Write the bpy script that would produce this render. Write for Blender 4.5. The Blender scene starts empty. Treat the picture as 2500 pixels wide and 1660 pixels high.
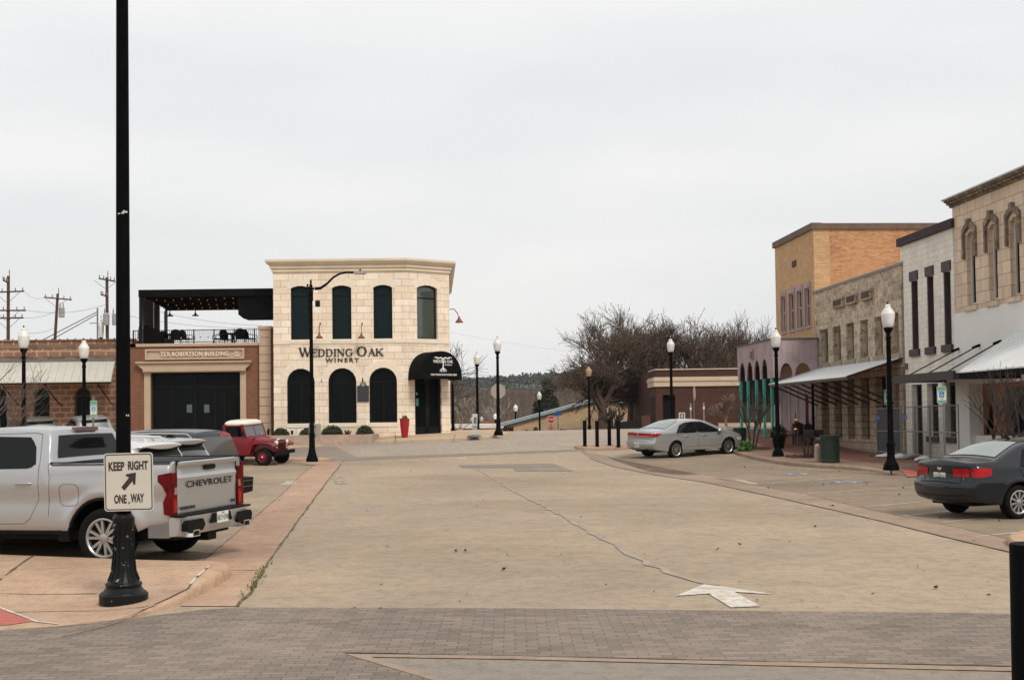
import bpy, bmesh, math, random
import numpy as np
from mathutils import Vector, Matrix
from mathutils.geometry import tessellate_polygon
rnd = random.Random(7)
R = math.radians
sc = bpy.context.scene
COL = sc.collection

# ---------------------------------------------------------------- camera
FPX = 3000.0                      # focal length in photo pixels (photo 2500 x 1660)
PITCH, ROLL, CY0 = R(1.75), R(0.7), 927.0
_f = Vector((0, math.cos(PITCH), math.sin(PITCH)))
_r0 = Vector((1, 0, 0)); _u0 = Vector((0, -math.sin(PITCH), math.cos(PITCH)))
_r = _r0*math.cos(ROLL) - _u0*math.sin(ROLL)
_u = _u0*math.cos(ROLL) + _r0*math.sin(ROLL)
cam_d = bpy.data.cameras.new('camera'); cam = bpy.data.objects.new('camera', cam_d); COL.objects.link(cam)
cam.matrix_world = Matrix(((_r.x, _u.x, -_f.x, 0), (_r.y, _u.y, -_f.y, 0), (_r.z, _u.z, -_f.z, 0), (0, 0, 0, 1)))
cam_d.sensor_width = 36; cam_d.lens = FPX/2500*36
cam_d.shift_y = (CY0-830)/2500.0
cam_d.clip_end = 6000; cam_d.clip_start = 0.2
sc.camera = cam

# ---------------------------------------------------------------- sky and sun
SUN_EL, SUN_AZ = R(46), R(148)      # azimuth measured clockwise from +Y: sun high behind the camera
w = bpy.data.worlds.new('World'); sc.world = w; w.use_nodes = True
nt = w.node_tree; nt.nodes.clear(); N = nt.nodes.new; LK = nt.links.new
out = N('ShaderNodeOutputWorld'); bg = N('ShaderNodeBackground'); LK(bg.outputs[0], out.inputs[0])
sky = N('ShaderNodeTexSky'); sky.sky_type = 'NISHITA'; sky.sun_disc = False
sky.sun_elevation = SUN_EL; sky.sun_rotation = SUN_AZ; sky.air_density = 1.5; sky.dust_density = 4
tc = N('ShaderNodeTexCoord'); sep = N('ShaderNodeSeparateXYZ'); LK(tc.outputs['Generated'], sep.inputs[0])
mp = N('ShaderNodeMapping'); mp.inputs['Scale'].default_value = (1.1, 1.1, 5.0); mp.inputs['Rotation'].default_value = (0, R(7), 0); mp.inputs['Location'].default_value = (.3, .1, .62)
LK(tc.outputs['Generated'], mp.inputs[0])
nz = N('ShaderNodeTexNoise'); nz.inputs['Scale'].default_value = 1.7; nz.inputs['Detail'].default_value = 4; nz.inputs['Roughness'].default_value = .45
LK(mp.outputs[0], nz.inputs['Vector'])
cr = N('ShaderNodeValToRGB'); e = cr.color_ramp.elements
e[0].position = .34; e[0].color = (8.1, 8.22, 8.35, 1); e[1].position = .64; e[1].color = (9.5, 9.45, 9.38, 1)
LK(nz.outputs['Fac'], cr.inputs[0])
el = N('ShaderNodeMapRange'); el.inputs[1].default_value = .12; el.inputs[2].default_value = .9; el.inputs[3].default_value = 1.0; el.inputs[4].default_value = 1.1
LK(sep.outputs['Z'], el.inputs[0])
mu = N('ShaderNodeMix'); mu.data_type = 'RGBA'; mu.blend_type = 'MULTIPLY'; mu.inputs['Factor'].default_value = 1
LK(cr.outputs[0], mu.inputs['A']); LK(el.outputs[0], mu.inputs['B'])
mx = N('ShaderNodeMix'); mx.data_type = 'RGBA'; mx.inputs['Factor'].default_value = .93
LK(sky.outputs[0], mx.inputs['A']); LK(mu.outputs['Result'], mx.inputs['B'])
LK(mx.outputs['Result'], bg.inputs[0]); bg.inputs[1].default_value = .1
sd = bpy.data.lights.new('sun', 'SUN'); sun = bpy.data.objects.new('sun', sd); COL.objects.link(sun)
sd.energy = 2.2; sd.angle = R(14); sd.color = (1, .93, .83)
_sv = Vector((math.sin(SUN_AZ)*math.cos(SUN_EL), math.cos(SUN_AZ)*math.cos(SUN_EL), math.sin(SUN_EL)))
sun.rotation_euler = _sv.to_track_quat('Z', 'Y').to_euler()
sc.view_settings.view_transform = 'Standard'; sc.view_settings.look = 'None'
sc.view_settings.exposure = 0; sc.view_settings.gamma = 1

# ---------------------------------------------------------------- geometry of the place
PY = [-200, -30, 0, 10, 20, 30, 36, 41, 46, 48.5, 50, 53, 55.5, 60, 64, 66, 70, 75, 85, 90, 100, 110, 130, 160, 250, 400, 800, 1500, 3000, 5500]
PD = [4, 2.3, 2.10, 2.02, 1.92, 1.83, 1.78, 1.74, 1.71, 1.67, 1.56, 1.33, 1.08, .82, .74, .74, .95, 1.3, 2.1, 2.45, 3.0, 3.3, 4.0, 5, 7, 9, 12, 14, 16, 18]
def hz(x, y):
    """ground height; the camera is at z = 0"""
    d = float(np.interp(y, PY, PD))
    b = float(np.interp(y, [40, 48, 53, 57, 63, 70], [.0075, .010, .018, .025, .018, .005])) if x < 0 else float(np.interp(y, [24, 36], [.0, .0075]))
    return -d + b*max(-22.0, min(22.0, x))
def ray(px, py):
    return _f + _r*((px-1250)/FPX) + _u*((CY0-py)/FPX)
def P(px, py, Y):
    r = ray(px, py); return r*(Y/r.y)
def G(px, py, dz=0.0):
    """where the ray of a pixel meets the ground raised by dz"""
    r = ray(px, py); lo, hi = 4.0, 66.0
    g = lambda t: (r*(t/r.y)).z - hz((r*(t/r.y)).x, t) - dz
    t = lo; 
    while t < hi and g(t) > 0: t += .25
    a, b = t-.25, t
    for _ in range(30):
        m = (a+b)/2
        if g(m) > 0: a = m
        else: b = m
    return r*(b/r.y)
D_ST = Vector((-.0647, .9979, 0)); N_ST = Vector((.9979, .0647, 0))    # along the street / across it

class Frame:
    """a facade plane: local x along the wall (left to right as you face it), y into the building, z up"""
    def __init__(s, O, ux):
        s.O = Vector(O); s.ux = Vector(ux).normalized(); s.uy = Vector((-s.ux.y, s.ux.x, 0)); s.rz = math.atan2(s.ux.y, s.ux.x)
    def xz(s, px, py, yo=0.0):
        r = ray(px, py); t = (s.uy.dot(s.O)+yo)/s.uy.dot(r); p = r*t - s.O
        return (s.ux.dot(p), p.z)
    def w(s, x, y, z): return s.O + s.ux*x + s.uy*y + Vector((0, 0, z))

# ---------------------------------------------------------------- mesh builder
class MB:
    def __init__(s): s.v = []; s.f = []; s.m = []
    def add(s, v, f, m=0):
        b = len(s.v); s.v.extend([tuple(p) for p in v]); s.f.extend([tuple(i+b for i in q) for q in f])
        s.m.extend(m if isinstance(m, list) else [m]*len(f))
    def box(s, x0, x1, y0, y1, z0, z1, m=0, rot=None, piv=None):
        v = [Vector((x, y, z)) for z in (z0, z1) for y in (y0, y1) for x in (x0, x1)]
        if rot is not None:
            c = Vector(piv) if piv else Vector(((x0+x1)/2, (y0+y1)/2, (z0+z1)/2)); v = [rot@(p-c)+c for p in v]
        s.add(v, [(0, 2, 3, 1), (4, 5, 7, 6), (0, 1, 5, 4), (2, 6, 7, 3), (0, 4, 6, 2), (1, 3, 7, 5)], m)
    def tube(s, pts, rad, n=8, m=0, cap=True, up=None):
        pts = [Vector(p) for p in pts]; k = len(pts)
        if not hasattr(rad, '__len__'): rad = [rad]*k
        vs = []; fs = []
        d = (pts[1]-pts[0]).normalized(); a = Vector(up) if up else (Vector((0, 0, 1)) if abs(d.z) < .9 else Vector((1, 0, 0)))
        u = d.cross(a).normalized()
        for i in range(k):
            d = (pts[min(i+1, k-1)]-pts[max(i-1, 0)]).normalized()
            u = (u - d*u.dot(d)).normalized(); q = d.cross(u)
            for j in range(n):
                t = 2*math.pi*j/n; vs.append(pts[i] + (u*math.cos(t)+q*math.sin(t))*rad[i])
        for i in range(k-1):
            for j in range(n):
                fs.append((i*n+j, i*n+(j+1) % n, (i+1)*n+(j+1) % n, (i+1)*n+j))
        if cap: fs += [tuple(range(n-1, -1, -1)), tuple(range((k-1)*n, k*n))]
        s.add(vs, fs, m)
    def lathe(s, prof, n=20, m=0, c=(0, 0, 0), axis='z', cap=True):
        vs = []; fs = []
        for r, z in prof:
            for j in range(n):
                t = 2*math.pi*j/n; a, b = r*math.cos(t), r*math.sin(t)
                vs.append({'z': (c[0]+a, c[1]+b, c[2]+z), 'y': (c[0]+a, c[1]+z, c[2]+b), 'x': (c[0]+z, c[1]+a, c[2]+b)}[axis])
        k = len(prof)
        for i in range(k-1):
            for j in range(n): fs.append((i*n+j, i*n+(j+1) % n, (i+1)*n+(j+1) % n, (i+1)*n+j))
        if cap: fs += [tuple(range(n-1, -1, -1)), tuple(range((k-1)*n, k*n))]
        s.add(vs, fs, m)
    def prism(s, poly, y0, y1, m=0, plane='xz', holes=()):
        """polygon (with holes) in a plane, given thickness along the third axis"""
        loops = [list(poly)]+[list(h) for h in holes]
        pts = [p for l in loops for p in l]
        tri = tessellate_polygon([[Vector((p[0], p[1], 0)) for p in l] for l in loops])
        put = {'xz': lambda p, t: (p[0], t, p[1]), 'xy': lambda p, t: (p[0], p[1], t), 'yz': lambda p, t: (t, p[0], p[1])}[plane]
        n = len(pts); v = [put(p, y0) for p in pts]+[put(p, y1) for p in pts]
        f = [tuple(t) for t in tri]+[tuple(i+n for i in reversed(t)) for t in tri]
        o = 0
        for l in loops:
            k = len(l)
            for i in range(k): f.append((o+i, o+(i+1) % k, o+(i+1) % k+n, o+i+n))
            o += k
        s.add(v, f, m)
    def build(s, name, mats, parent=None, smooth=None, label=None, recalc=True):
        me = bpy.data.meshes.new(name); me.from_pydata(s.v, [], s.f)
        if not isinstance(mats, (list, tuple)): mats = [mats]
        for mt in mats: me.materials.append(mt)
        if len(mats) > 1: me.polygons.foreach_set('material_index', s.m)
        if recalc:
            bm = bmesh.new(); bm.from_mesh(me); bmesh.ops.recalc_face_normals(bm, faces=bm.faces); bm.to_mesh(me); bm.free()
        if smooth:
            me.polygons.foreach_set('use_smooth', [True]*len(me.polygons)); me.set_sharp_from_angle(angle=R(smooth))
        o = bpy.data.objects.new(name, me); COL.objects.link(o)
        if parent: o.parent = parent
        if label: o['label'] = label
        return o
def thing(name, label, cat, loc=(0, 0, 0), rz=0.0, group=None):
    o = bpy.data.objects.new(name, None); COL.objects.link(o); o.empty_display_size = .2
    o.location = loc; o.rotation_euler = (0, 0, rz); o['label'] = label; o['category'] = cat
    if group: o['group'] = group
    return o
def tag(o, label=None, cat=None, group=None, kind=None):
    if label: o['label'] = label
    if cat: o['category'] = cat
    if group: o['group'] = group
    if kind: o['kind'] = kind
    return o
def dup(root, loc, label=None, rz=None):
    r = root.copy(); COL.objects.link(r); r.location = loc
    if rz is not None: r.rotation_euler = (0, 0, rz)
    if label: r['label'] = label
    for ch in list(root.children):
        c = ch.copy(); COL.objects.link(c); c.parent = r
        for g in list(ch.children):
            d = g.copy(); COL.objects.link(d); d.parent = c
    return r

# ---------------------------------------------------------------- materials
def _mat(name):
    m = bpy.data.materials.new(name); m.use_nodes = True; t = m.node_tree; b = t.nodes['Principled BSDF']
    return m, t, b
def _noise(t, scale, detail=3, rough=.55, vec=None, dist=0):
    n = t.nodes.new('ShaderNodeTexNoise'); n.inputs['Scale'].default_value = scale; n.inputs['Detail'].default_value = detail
    n.inputs['Roughness'].default_value = rough; n.inputs['Distortion'].default_value = dist
    if vec is None: vec = t.nodes.new('ShaderNodeTexCoord').outputs['Object']
    t.links.new(vec, n.inputs['Vector']); return n.outputs['Fac']
def _mix(t, a, b, fac, blend='MIX'):
    n = t.nodes.new('ShaderNodeMix'); n.data_type = 'RGBA'; n.blend_type = blend
    for k, v in (('A', a), ('B', b), ('Factor', fac)):
        if isinstance(v, (int, float)): n.inputs[k].default_value = v
        elif isinstance(v, (tuple, list)): n.inputs[k].default_value = (*v[:3], 1)
        else: t.links.new(v, n.inputs[k])
    return n.outputs['Result']
def _ramp(t, x, a, b, lo=0.0, hi=1.0):
    n = t.nodes.new('ShaderNodeMapRange'); t.links.new(x, n.inputs[0])
    for i, v in enumerate((a, b, lo, hi)): n.inputs[i+1].default_value = v
    return n.outputs[0]
def _bump(t, b, h, strength=.3, dist=.01):
    n = t.nodes.new('ShaderNodeBump'); n.inputs['Strength'].default_value = strength; n.inputs['Distance'].default_value = dist
    t.links.new(h, n.inputs['Height']); t.links.new(n.outputs[0], b.inputs['Normal'])
def M(name, col, rough=.7, metal=0.0, var=.12, vs=2.0, col2=None, c2lo=.5, c2hi=.7, c2s=1.0, bump=0.0, bs=40.0, spec=.5, coat=0.0, emit=None, es=1.0, alpha=None):
    m, t, b = _mat(name)
    b.inputs['Roughness'].default_value = rough; b.inputs['Metallic'].default_value = metal
    b.inputs['Specular IOR Level'].default_value = spec; b.inputs['Coat Weight'].default_value = coat; b.inputs['Coat Roughness'].default_value = .08
    c = tuple(col)
    if var > 0:
        f = _noise(t, vs, 4)
        c = _mix(t, tuple(x*(1-var) for x in col), tuple(min(1, x*(1+var)) for x in col), _ramp(t, f, .3, .7))
    if col2 is not None:
        c = _mix(t, c, col2, _ramp(t, _noise(t, c2s, 5, .6), c2lo, c2hi))
    if isinstance(c, tuple): b.inputs['Base Color'].default_value = (*c, 1)
    else: t.links.new(c, b.inputs['Base Color'])
    if bump > 0: _bump(t, b, _noise(t, bs, 4), bump)
    if emit: b.inputs['Emission Color'].default_value = (*emit, 1); b.inputs['Emission Strength'].default_value = es
    return m
def brick(name, c1, c2, mortar, w, h, ms=.01, stain=None, stain_s=.5, st_lo=.5, st_hi=.72, st_amt=1.0, plane='wall', rough=.85, bump=.4, bias=0.0, wob=0.0, speck=.1, squash=1.0):
    m, t, b = _mat(name); b.inputs['Roughness'].default_value = rough; b.inputs['Specular IOR Level'].default_value = .25
    tc = t.nodes.new('ShaderNodeTexCoord').outputs['Object']; vec = tc
    if plane == 'wall':
        sp = t.nodes.new('ShaderNodeSeparateXYZ'); t.links.new(tc, sp.inputs[0])
        ad = t.nodes.new('ShaderNodeMath'); ad.operation = 'ADD'; t.links.new(sp.outputs[0], ad.inputs[0]); t.links.new(sp.outputs[1], ad.inputs[1])
        cb = t.nodes.new('ShaderNodeCombineXYZ'); t.links.new(ad.outputs[0], cb.inputs[0]); t.links.new(sp.outputs[2], cb.inputs[1]); vec = cb.outputs[0]
    if wob > 0:
        nn = t.nodes.new('ShaderNodeTexNoise'); nn.inputs['Scale'].default_value = 2.5; t.links.new(vec, nn.inputs['Vector'])
        sv = t.nodes.new('ShaderNodeVectorMath'); sv.operation = 'SCALE'; sv.inputs['Scale'].default_value = wob; t.links.new(nn.outputs['Color'], sv.inputs[0])
        av = t.nodes.new('ShaderNodeVectorMath'); av.operation = 'ADD'; t.links.new(vec, av.inputs[0]); t.links.new(sv.outputs[0], av.inputs[1]); vec = av.outputs[0]
    br = t.nodes.new('ShaderNodeTexBrick'); t.links.new(vec, br.inputs['Vector'])
    br.inputs['Scale'].default_value = 1; br.inputs['Brick Width'].default_value = w; br.inputs['Row Height'].default_value = h
    br.inputs['Mortar Size'].default_value = ms; br.inputs['Bias'].default_value = bias; br.inputs['Mortar Smooth'].default_value = .15
    br.squash = squash; br.squash_frequency = 3
    for k, v in (('Color1', c1), ('Color2', c2), ('Mortar', mortar)): br.inputs[k].default_value = (*v, 1)
    c = br.outputs['Color']
    c = _mix(t, c, _mix(t, c, (1.35, 1.33, 1.3), 1.0, 'MULTIPLY'), _ramp(t, _noise(t, .6, 4, .6, tc), .4, .75, 0, .6))
    c = _mix(t, c, _mix(t, c, (.72, .7, .68), 1.0, 'MULTIPLY'), _ramp(t, _noise(t, 9, 4, .7, tc), .45, .8, 0, speck*6))
    mpv = t.nodes.new('ShaderNodeMapping'); mpv.inputs['Scale'].default_value = (2.2, 2.2, .16); t.links.new(tc, mpv.inputs[0])
    c = _mix(t, c, _mix(t, c, (.70, .67, .64), 1.0, 'MULTIPLY'), _ramp(t, _noise(t, 1.6, 5, .65, mpv.outputs[0]), .52, .72, 0, .55))
    if stain is not None: c = _mix(t, c, stain, _ramp(t, _noise(t, stain_s, 6, .7, tc), st_lo, st_hi, 0, st_amt))
    t.links.new(c, b.inputs['Base Color'])
    inv = t.nodes.new('ShaderNodeMath'); inv.operation = 'SUBTRACT'; inv.inputs[0].default_value = 1; t.links.new(br.outputs['Fac'], inv.inputs[1])
    ad2 = t.nodes.new('ShaderNodeMath'); ad2.operation = 'MULTIPLY_ADD'; t.links.new(_noise(t, 14, 4, .6, tc), ad2.inputs[0]); ad2.inputs[1].default_value = .8; t.links.new(inv.outputs[0], ad2.inputs[2])
    _bump(t, b, ad2.outputs[0], bump, .02)
    return m
def concrete(name, col, dark, light, blot=.25, streak=.7, crack=None, grain=.5, pink=None):
    """weathered poured concrete: broad blotches, drag streaks, fine grain"""
    m, t, b = _mat(name); b.inputs['Roughness'].default_value = .88; b.inputs['Specular IOR Level'].default_value = .22
    tc = t.nodes.new('ShaderNodeTexCoord').outputs['Object']
    c = _mix(t, dark, light, _ramp(t, _noise(t, blot, 6, .62, tc), .3, .7))
    c = _mix(t, c, col, .3)
    mpn = t.nodes.new('ShaderNodeMapping'); mpn.inputs['Scale'].default_value = (.8, 1.7, 1); mpn.inputs['Rotation'].default_value = (0, 0, R(-4)); t.links.new(tc, mpn.inputs[0])
    c = _mix(t, c, _mix(t, c, (.74, .74, .76), 1.0, 'MULTIPLY'), _ramp(t, _noise(t, 1.1, 7, .78, mpn.outputs[0], .25), .5, .72, 0, streak*.8))
    big = _noise(t, .09, 4, .6, tc, 1.0); c = _mix(t, c, _mix(t, c, (.80, .81, .83), 1.0, 'MULTIPLY'), _ramp(t, big, .46, .62, 0, .75)); c = _mix(t, c, _mix(t, c, (1.14, 1.1, 1.02), 1.0, 'MULTIPLY'), _ramp(t, _noise(t, .33, 4, .6, tc, 1.5), .52, .68, 0, .8))
    if pink: c = _mix(t, c, pink, _ramp(t, _noise(t, .16, 3, .5, tc), .45, .7, 0, .45))
    g = _noise(t, 42, 3, .9, tc)
    md = _noise(t, 5, 5, .75, tc); c = _mix(t, c, _mix(t, c, (.80, .79, .78), 1.0, 'MULTIPLY'), _ramp(t, md, .46, .62, 0, .9))
    c = _mix(t, c, _mix(t, c, (1.5, 1.5, 1.5), 1.0, 'MULTIPLY'), _ramp(t, g, .55, .75, 0, grain*1.6))
    c = _mix(t, c, _mix(t, c, (.55, .54, .53), 1.0, 'MULTIPLY'), _ramp(t, g, .45, .25, 0, grain*2))
    sp = _noise(t, 7, 3, .8, tc)
    c = _mix(t, c, (.05, .045, .04), _ramp(t, sp, .76, .82, 0, .5))
    t.links.new(c, b.inputs['Base Color']); _bump(t, b, g, .25, .004)
    return m

mt = {}
mt['street'] = concrete('street_concrete', (.385, .30, .215), (.30, .235, .168), (.465, .37, .27), blot=.16, streak=.9, pink=(.36, .275, .21))
mt['gutter'] = concrete('gutter_concrete', (.42, .28, .195), (.36, .235, .165), (.47, .325, .23), blot=.5)
mt['gutter2'] = concrete('gutter_concrete_rosy', (.33, .245, .18), (.28, .205, .15), (.38, .28, .21), blot=.4)
mt['walk'] = concrete('sidewalk_concrete', (.46, .31, .21), (.40, .265, .18), (.52, .365, .255), blot=.6)
mt['walk2'] = concrete('pale_sidewalk_concrete', (.5, .37, .25), (.45, .33, .22), (.56, .42, .3), blot=.5)
mt['lot'] = concrete('parking_concrete', (.34, .265, .185), (.27, .21, .15), (.42, .335, .24), blot=.3, streak=.9)
mt['lot2'] = concrete('dark_parking_concrete', (.27, .21, .148), (.20, .155, .108), (.34, .265, .19), blot=.3, streak=.9)
mt['rkerb'] = concrete('brown_kerb', (.32, .225, .155), (.25, .175, .12), (.37, .27, .19), blot=.8)
mt['asphalt'] = concrete('asphalt', (.26, .22, .185), (.225, .195, .165), (.29, .245, .205), blot=.2, streak=.3)
mt['crossst'] = concrete('pale_asphalt', (.36, .30, .245), (.32, .27, .22), (.40, .335, .27), blot=.15, streak=.5)
mt['rwalk'] = concrete('brown_sidewalk', (.26, .165, .12), (.2, .125, .092), (.3, .2, .145), blot=.5)
mt['paver'] = brick('pavers', (.245, .198, .16), (.17, .138, .113), (.12, .095, .077), .205, .102, .006, plane='floor', bump=.25, speck=.06, stain=(.3, .25, .205), stain_s=.6, st_lo=.5, st_hi=.8, st_amt=.5)
mt['redpave'] = brick('red_pavers', (.22, .09, .06), (.17, .075, .05), (.14, .09, .07), .2, .1, .006, plane='floor', bump=.2)
mt['earth'] = M('dry_grass_earth', (.16, .13, .085), .95, var=.3, vs=.3, col2=(.1, .095, .05), c2s=.2)
mt['paint_w'] = M('worn_white_paint', (.60, .56, .50), .7, var=.1, col2=(.44, .37, .29), c2lo=.44, c2hi=.62, c2s=7)
mt['line_w'] = M('faded_line_paint', (.44, .385, .315), .8, var=.1, col2=(.36, .28, .2), c2lo=.42, c2hi=.6, c2s=5)
mt['paint_b'] = M('worn_blue_paint', (.07, .10, .17), .7, var=.1, col2=(.33, .27, .2), c2lo=.45, c2hi=.62, c2s=5)
mt['sealant'] = M('grey_crack_sealant', (.285, .245, .205), .8, col2=(.37, .29, .21), c2lo=.46, c2hi=.6, c2s=4)
mt['crack'] = M('dark_joint', (.085, .066, .048), .95, col2=(.2, .155, .11), c2lo=.5, c2hi=.62, c2s=4)
mt['red_t'] = M('red_tactile_paving', (.42, .11, .08), .8, var=.15, vs=12)
mt['black'] = M('black_post_paint', (.004, .004, .0045), .55, var=.2, vs=6, spec=.03)
mt['blackchip'] = M('chipped_black_post_paint', (.005, .006, .0065), .42, var=.2, vs=8, col2=(.30, .33, .31), c2lo=.66, c2hi=.675, c2s=16, spec=.2)
mt['globe'] = M('frosted_globe', (.68, .67, .64), .3, var=.1, vs=6, spec=.6)
mt['globe_b'] = M('amber_globe', (.36, .24, .13), .3, var=.1)
mt['stone'] = brick('cream_limestone', (.71, .585, .45), (.82, .73, .61), (.44, .33, .23), .74, .325, .012, stain=(.62, .40, .22), stain_s=.55, st_lo=.62, st_hi=.8, st_amt=.5, bump=.3, speck=.05)
mt['trimstone'] = M('smooth_limestone_trim', (.77, .67, .54), .8, var=.06, bump=.1)
mt['cornice'] = M('cornice_limestone', (.66, .55, .42), .8, var=.08, vs=1.2, bump=.1)
mt['brick'] = brick('orange_brown_brick', (.21, .085, .042), (.15, .06, .03), (.2, .13, .085), .2, .0677, .009, bump=.3, speck=.08)
mt['caststone'] = M('tan_cast_stone', (.45, .335, .235), .8, var=.06, bump=.08)
mt['redstone'] = brick('rough_red_sandstone', (.22, .115, .075), (.28, .155, .105), (.40, .275, .195), .62, .3, .045, bump=.6, wob=.09, stain=(.42, .26, .165), stain_s=1.6, st_lo=.55, st_hi=.75, speck=.12)
mt['redband'] = brick('mixed_brown_block', (.11, .065, .048), (.24, .15, .105), (.2, .13, .09), .5, .5, .004, bump=.3)
mt['glass'] = M('dark_window_glass', (.004, .006, .006), .1, var=0, spec=.06)
mt['glass_t'] = M('teal_dark_window_glass', (.007, .016, .018), .12, var=0, spec=.08)
mt['glass_r'] = M('reflecting_window_glass', (.045, .065, .055), .03, var=0, spec=1.0)
mt['frame'] = M('black_window_frame', (.006, .006, .006), .6, var=.1, spec=.15)
mt['bronze'] = M('bronze_window_frame', (.035, .022, .016), .5, var=.1)
mt['metal_w'] = M('pale_standing_seam_metal', (.52, .5, .44), .55, .15, var=.06)
mt['metal_b'] = M('bright_corrugated_metal', (.72, .73, .72), .4, .3, var=.04)
mt['steel'] = M('galvanised_steel', (.18, .185, .18), .5, .6, var=.1)
mt['canvas'] = M('black_canvas', (.003, .003, .0035), .85, var=.15, spec=.1)
mt['copper'] = M('copper_lamp', (.20, .06, .035), .45, .4)
mt['letter'] = M('dark_bronze_lettering', (.028, .017, .015), .5)
mt['white_l'] = M('white_lettering', (.8, .8, .78), .6, var=.03)
mt['tanbrick'] = brick('tan_brick', (.50, .305, .16), (.61, .39, .22), (.34, .215, .12), .21, .07, .008, bump=.3, speck=.1, stain=(.36, .15, .06), stain_s=1.2, st_lo=.62, st_hi=.8, st_amt=.6)
mt['orangebrick'] = brick('weathered_orange_brick', (.52, .27, .14), (.32, .125, .06), (.44, .28, .165), .21, .07, .01, bump=.4, speck=.15, stain=(.5, .29, .13), stain_s=.4, st_lo=.45, st_hi=.65, st_amt=.7)
mt['rubble'] = brick('stained_rough_limestone', (.60, .49, .37), (.36, .28, .205), (.5, .42, .33), .5, .27, .022, bump=1.0, wob=.1, stain=(.07, .058, .05), stain_s=5.5, st_lo=.5, st_hi=.66, st_amt=.85, speck=.2)
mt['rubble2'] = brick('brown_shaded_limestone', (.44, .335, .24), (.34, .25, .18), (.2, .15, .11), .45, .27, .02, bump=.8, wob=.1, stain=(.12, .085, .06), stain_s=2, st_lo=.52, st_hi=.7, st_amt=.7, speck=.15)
mt['whitebrick'] = brick('whitewashed_stone', (.68, .64, .57), (.74, .70, .63), (.54, .5, .43), .42, .19, .008, bump=.5, wob=.05, stain=(.5, .33, .17), stain_s=.9, st_lo=.64, st_hi=.85, st_amt=.6, speck=.08)
mt['oldstone'] = brick('tan_ashlar', (.56, .43, .315), (.65, .52, .40), (.24, .175, .125), .55, .36, .009, bump=.4, stain=(.24, .165, .11), stain_s=1.1, st_lo=.58, st_hi=.78, st_amt=.7, speck=.1)
mt['darkstone'] = M('sooty_carved_stone', (.15, .115, .09), .9, var=.4, vs=3, col2=(.4, .3, .21), c2s=4, bump=.5)
mt['stucco'] = M('white_stucco', (.72, .71, .68), .9, var=.04, vs=1.0, bump=.15, bs=20)
mt['plum'] = M('dark_plum_paint', (.038, .022, .03), .6, var=.2)
mt['lavender'] = M('lavender_boards', (.36, .275, .285), .75, var=.1, vs=1.5, col2=(.26, .195, .2), c2s=1.0)
mt['lav_trim'] = M('pale_lavender_trim', (.5, .42, .43), .7, var=.06)
mt['teal'] = M('teal_post_paint', (.05, .40, .31), .5, var=.12)
mt['darkbrick'] = brick('dark_brown_brick', (.062, .030, .022), (.08, .038, .028), (.045, .022, .018), .2, .07, .006, bump=.3)
mt['cream'] = M('cream_band', (.52, .415, .31), .8, var=.06)
mt['brown'] = M('brown_cap', (.13, .085, .06), .8, var=.2)
mt['rust'] = M('weathered_pole_wood', (.075, .038, .024), .9, var=.2, vs=6)
mt['bark'] = M('grey_brown_bark', (.085, .066, .055), .95, var=.25, vs=5)
mt['bark_p'] = M('pale_bark', (.34, .29, .235), .95, var=.2, vs=4)
mt['bark_d'] = M('dark_bark', (.045, .033, .028), .95, var=.25, vs=5)
mt['twigleaf'] = M('dry_oak_leaves', (.085, .06, .038), .9, var=.35, vs=.8)
mt['shrub'] = M('clipped_shrub_leaves', (.045, .052, .018), .85, var=.5, vs=6)
mt['cedar'] = M('cedar_leaves', (.035, .045, .022), .9, var=.35, vs=1.5)
mt['green_m'] = M('dark_green_metal', (.005, .022, .014), .45, var=.15)
mt['signgreen'] = M('sign_green_print', (.09, .32, .2), .6, var=.05)
mt['signwhite'] = M('sign_white', (.62, .64, .58), .6, var=.05)
mt['signcream'] = M('reflective_white_sign', (.54, .50, .43), .55, var=.04)
mt['signblue'] = M('sign_blue', (.03, .12, .42), .55, var=.05)
mt['signred'] = M('sign_red', (.50, .012, .018), .5, var=.06)
mt['signback'] = M('dull_aluminium', (.36, .32, .275), .55, .3, var=.05)
mt['tyre'] = M('tyre_rubber', (.006, .006, .006), .85, var=.2, spec=.15)
mt['alloy'] = M('alloy_rim', (.42, .42, .41), .32, .85, var=.05)
mt['chrome'] = M('chrome', (.75, .75, .75), .12, 1.0, var=0)
mt['under'] = M('black_plastic', (.005, .005, .005), .6, var=.15, spec=.15)
mt['carglass'] = M('car_glass', (.004, .005, .006), .04, var=0, spec=.22)
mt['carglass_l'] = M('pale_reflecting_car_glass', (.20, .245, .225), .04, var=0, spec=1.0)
mt['carglass_f'] = M('hazy_car_glass', (.09, .115, .105), .35, var=0, spec=.5)
mt['carglass_g'] = M('grey_car_glass', (.06, .064, .064), .1, var=0, spec=.6)
mt['tail'] = M('red_tail_lens', (.12, .001, .002), .25, var=0, spec=.2, col2=(.045, .0005, .001), c2s=5)
mt['tail_b'] = M('bright_tail_lens', (.34, .003, .007), .2, var=0, spec=.3, col2=(.26, .002, .004), c2s=6)
mt['tailw'] = M('clear_lens', (.6, .55, .55), .15, var=0)
mt['pot'] = M('red_glazed_pot', (.34, .012, .02), .3, var=.08)
mt['planter'] = concrete('planter_concrete', (.42, .31, .25), (.36, .265, .215), (.48, .36, .29), blot=.5)
mt['navy'] = M('black_furniture', (.006, .006, .008), .6, spec=.2)

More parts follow.
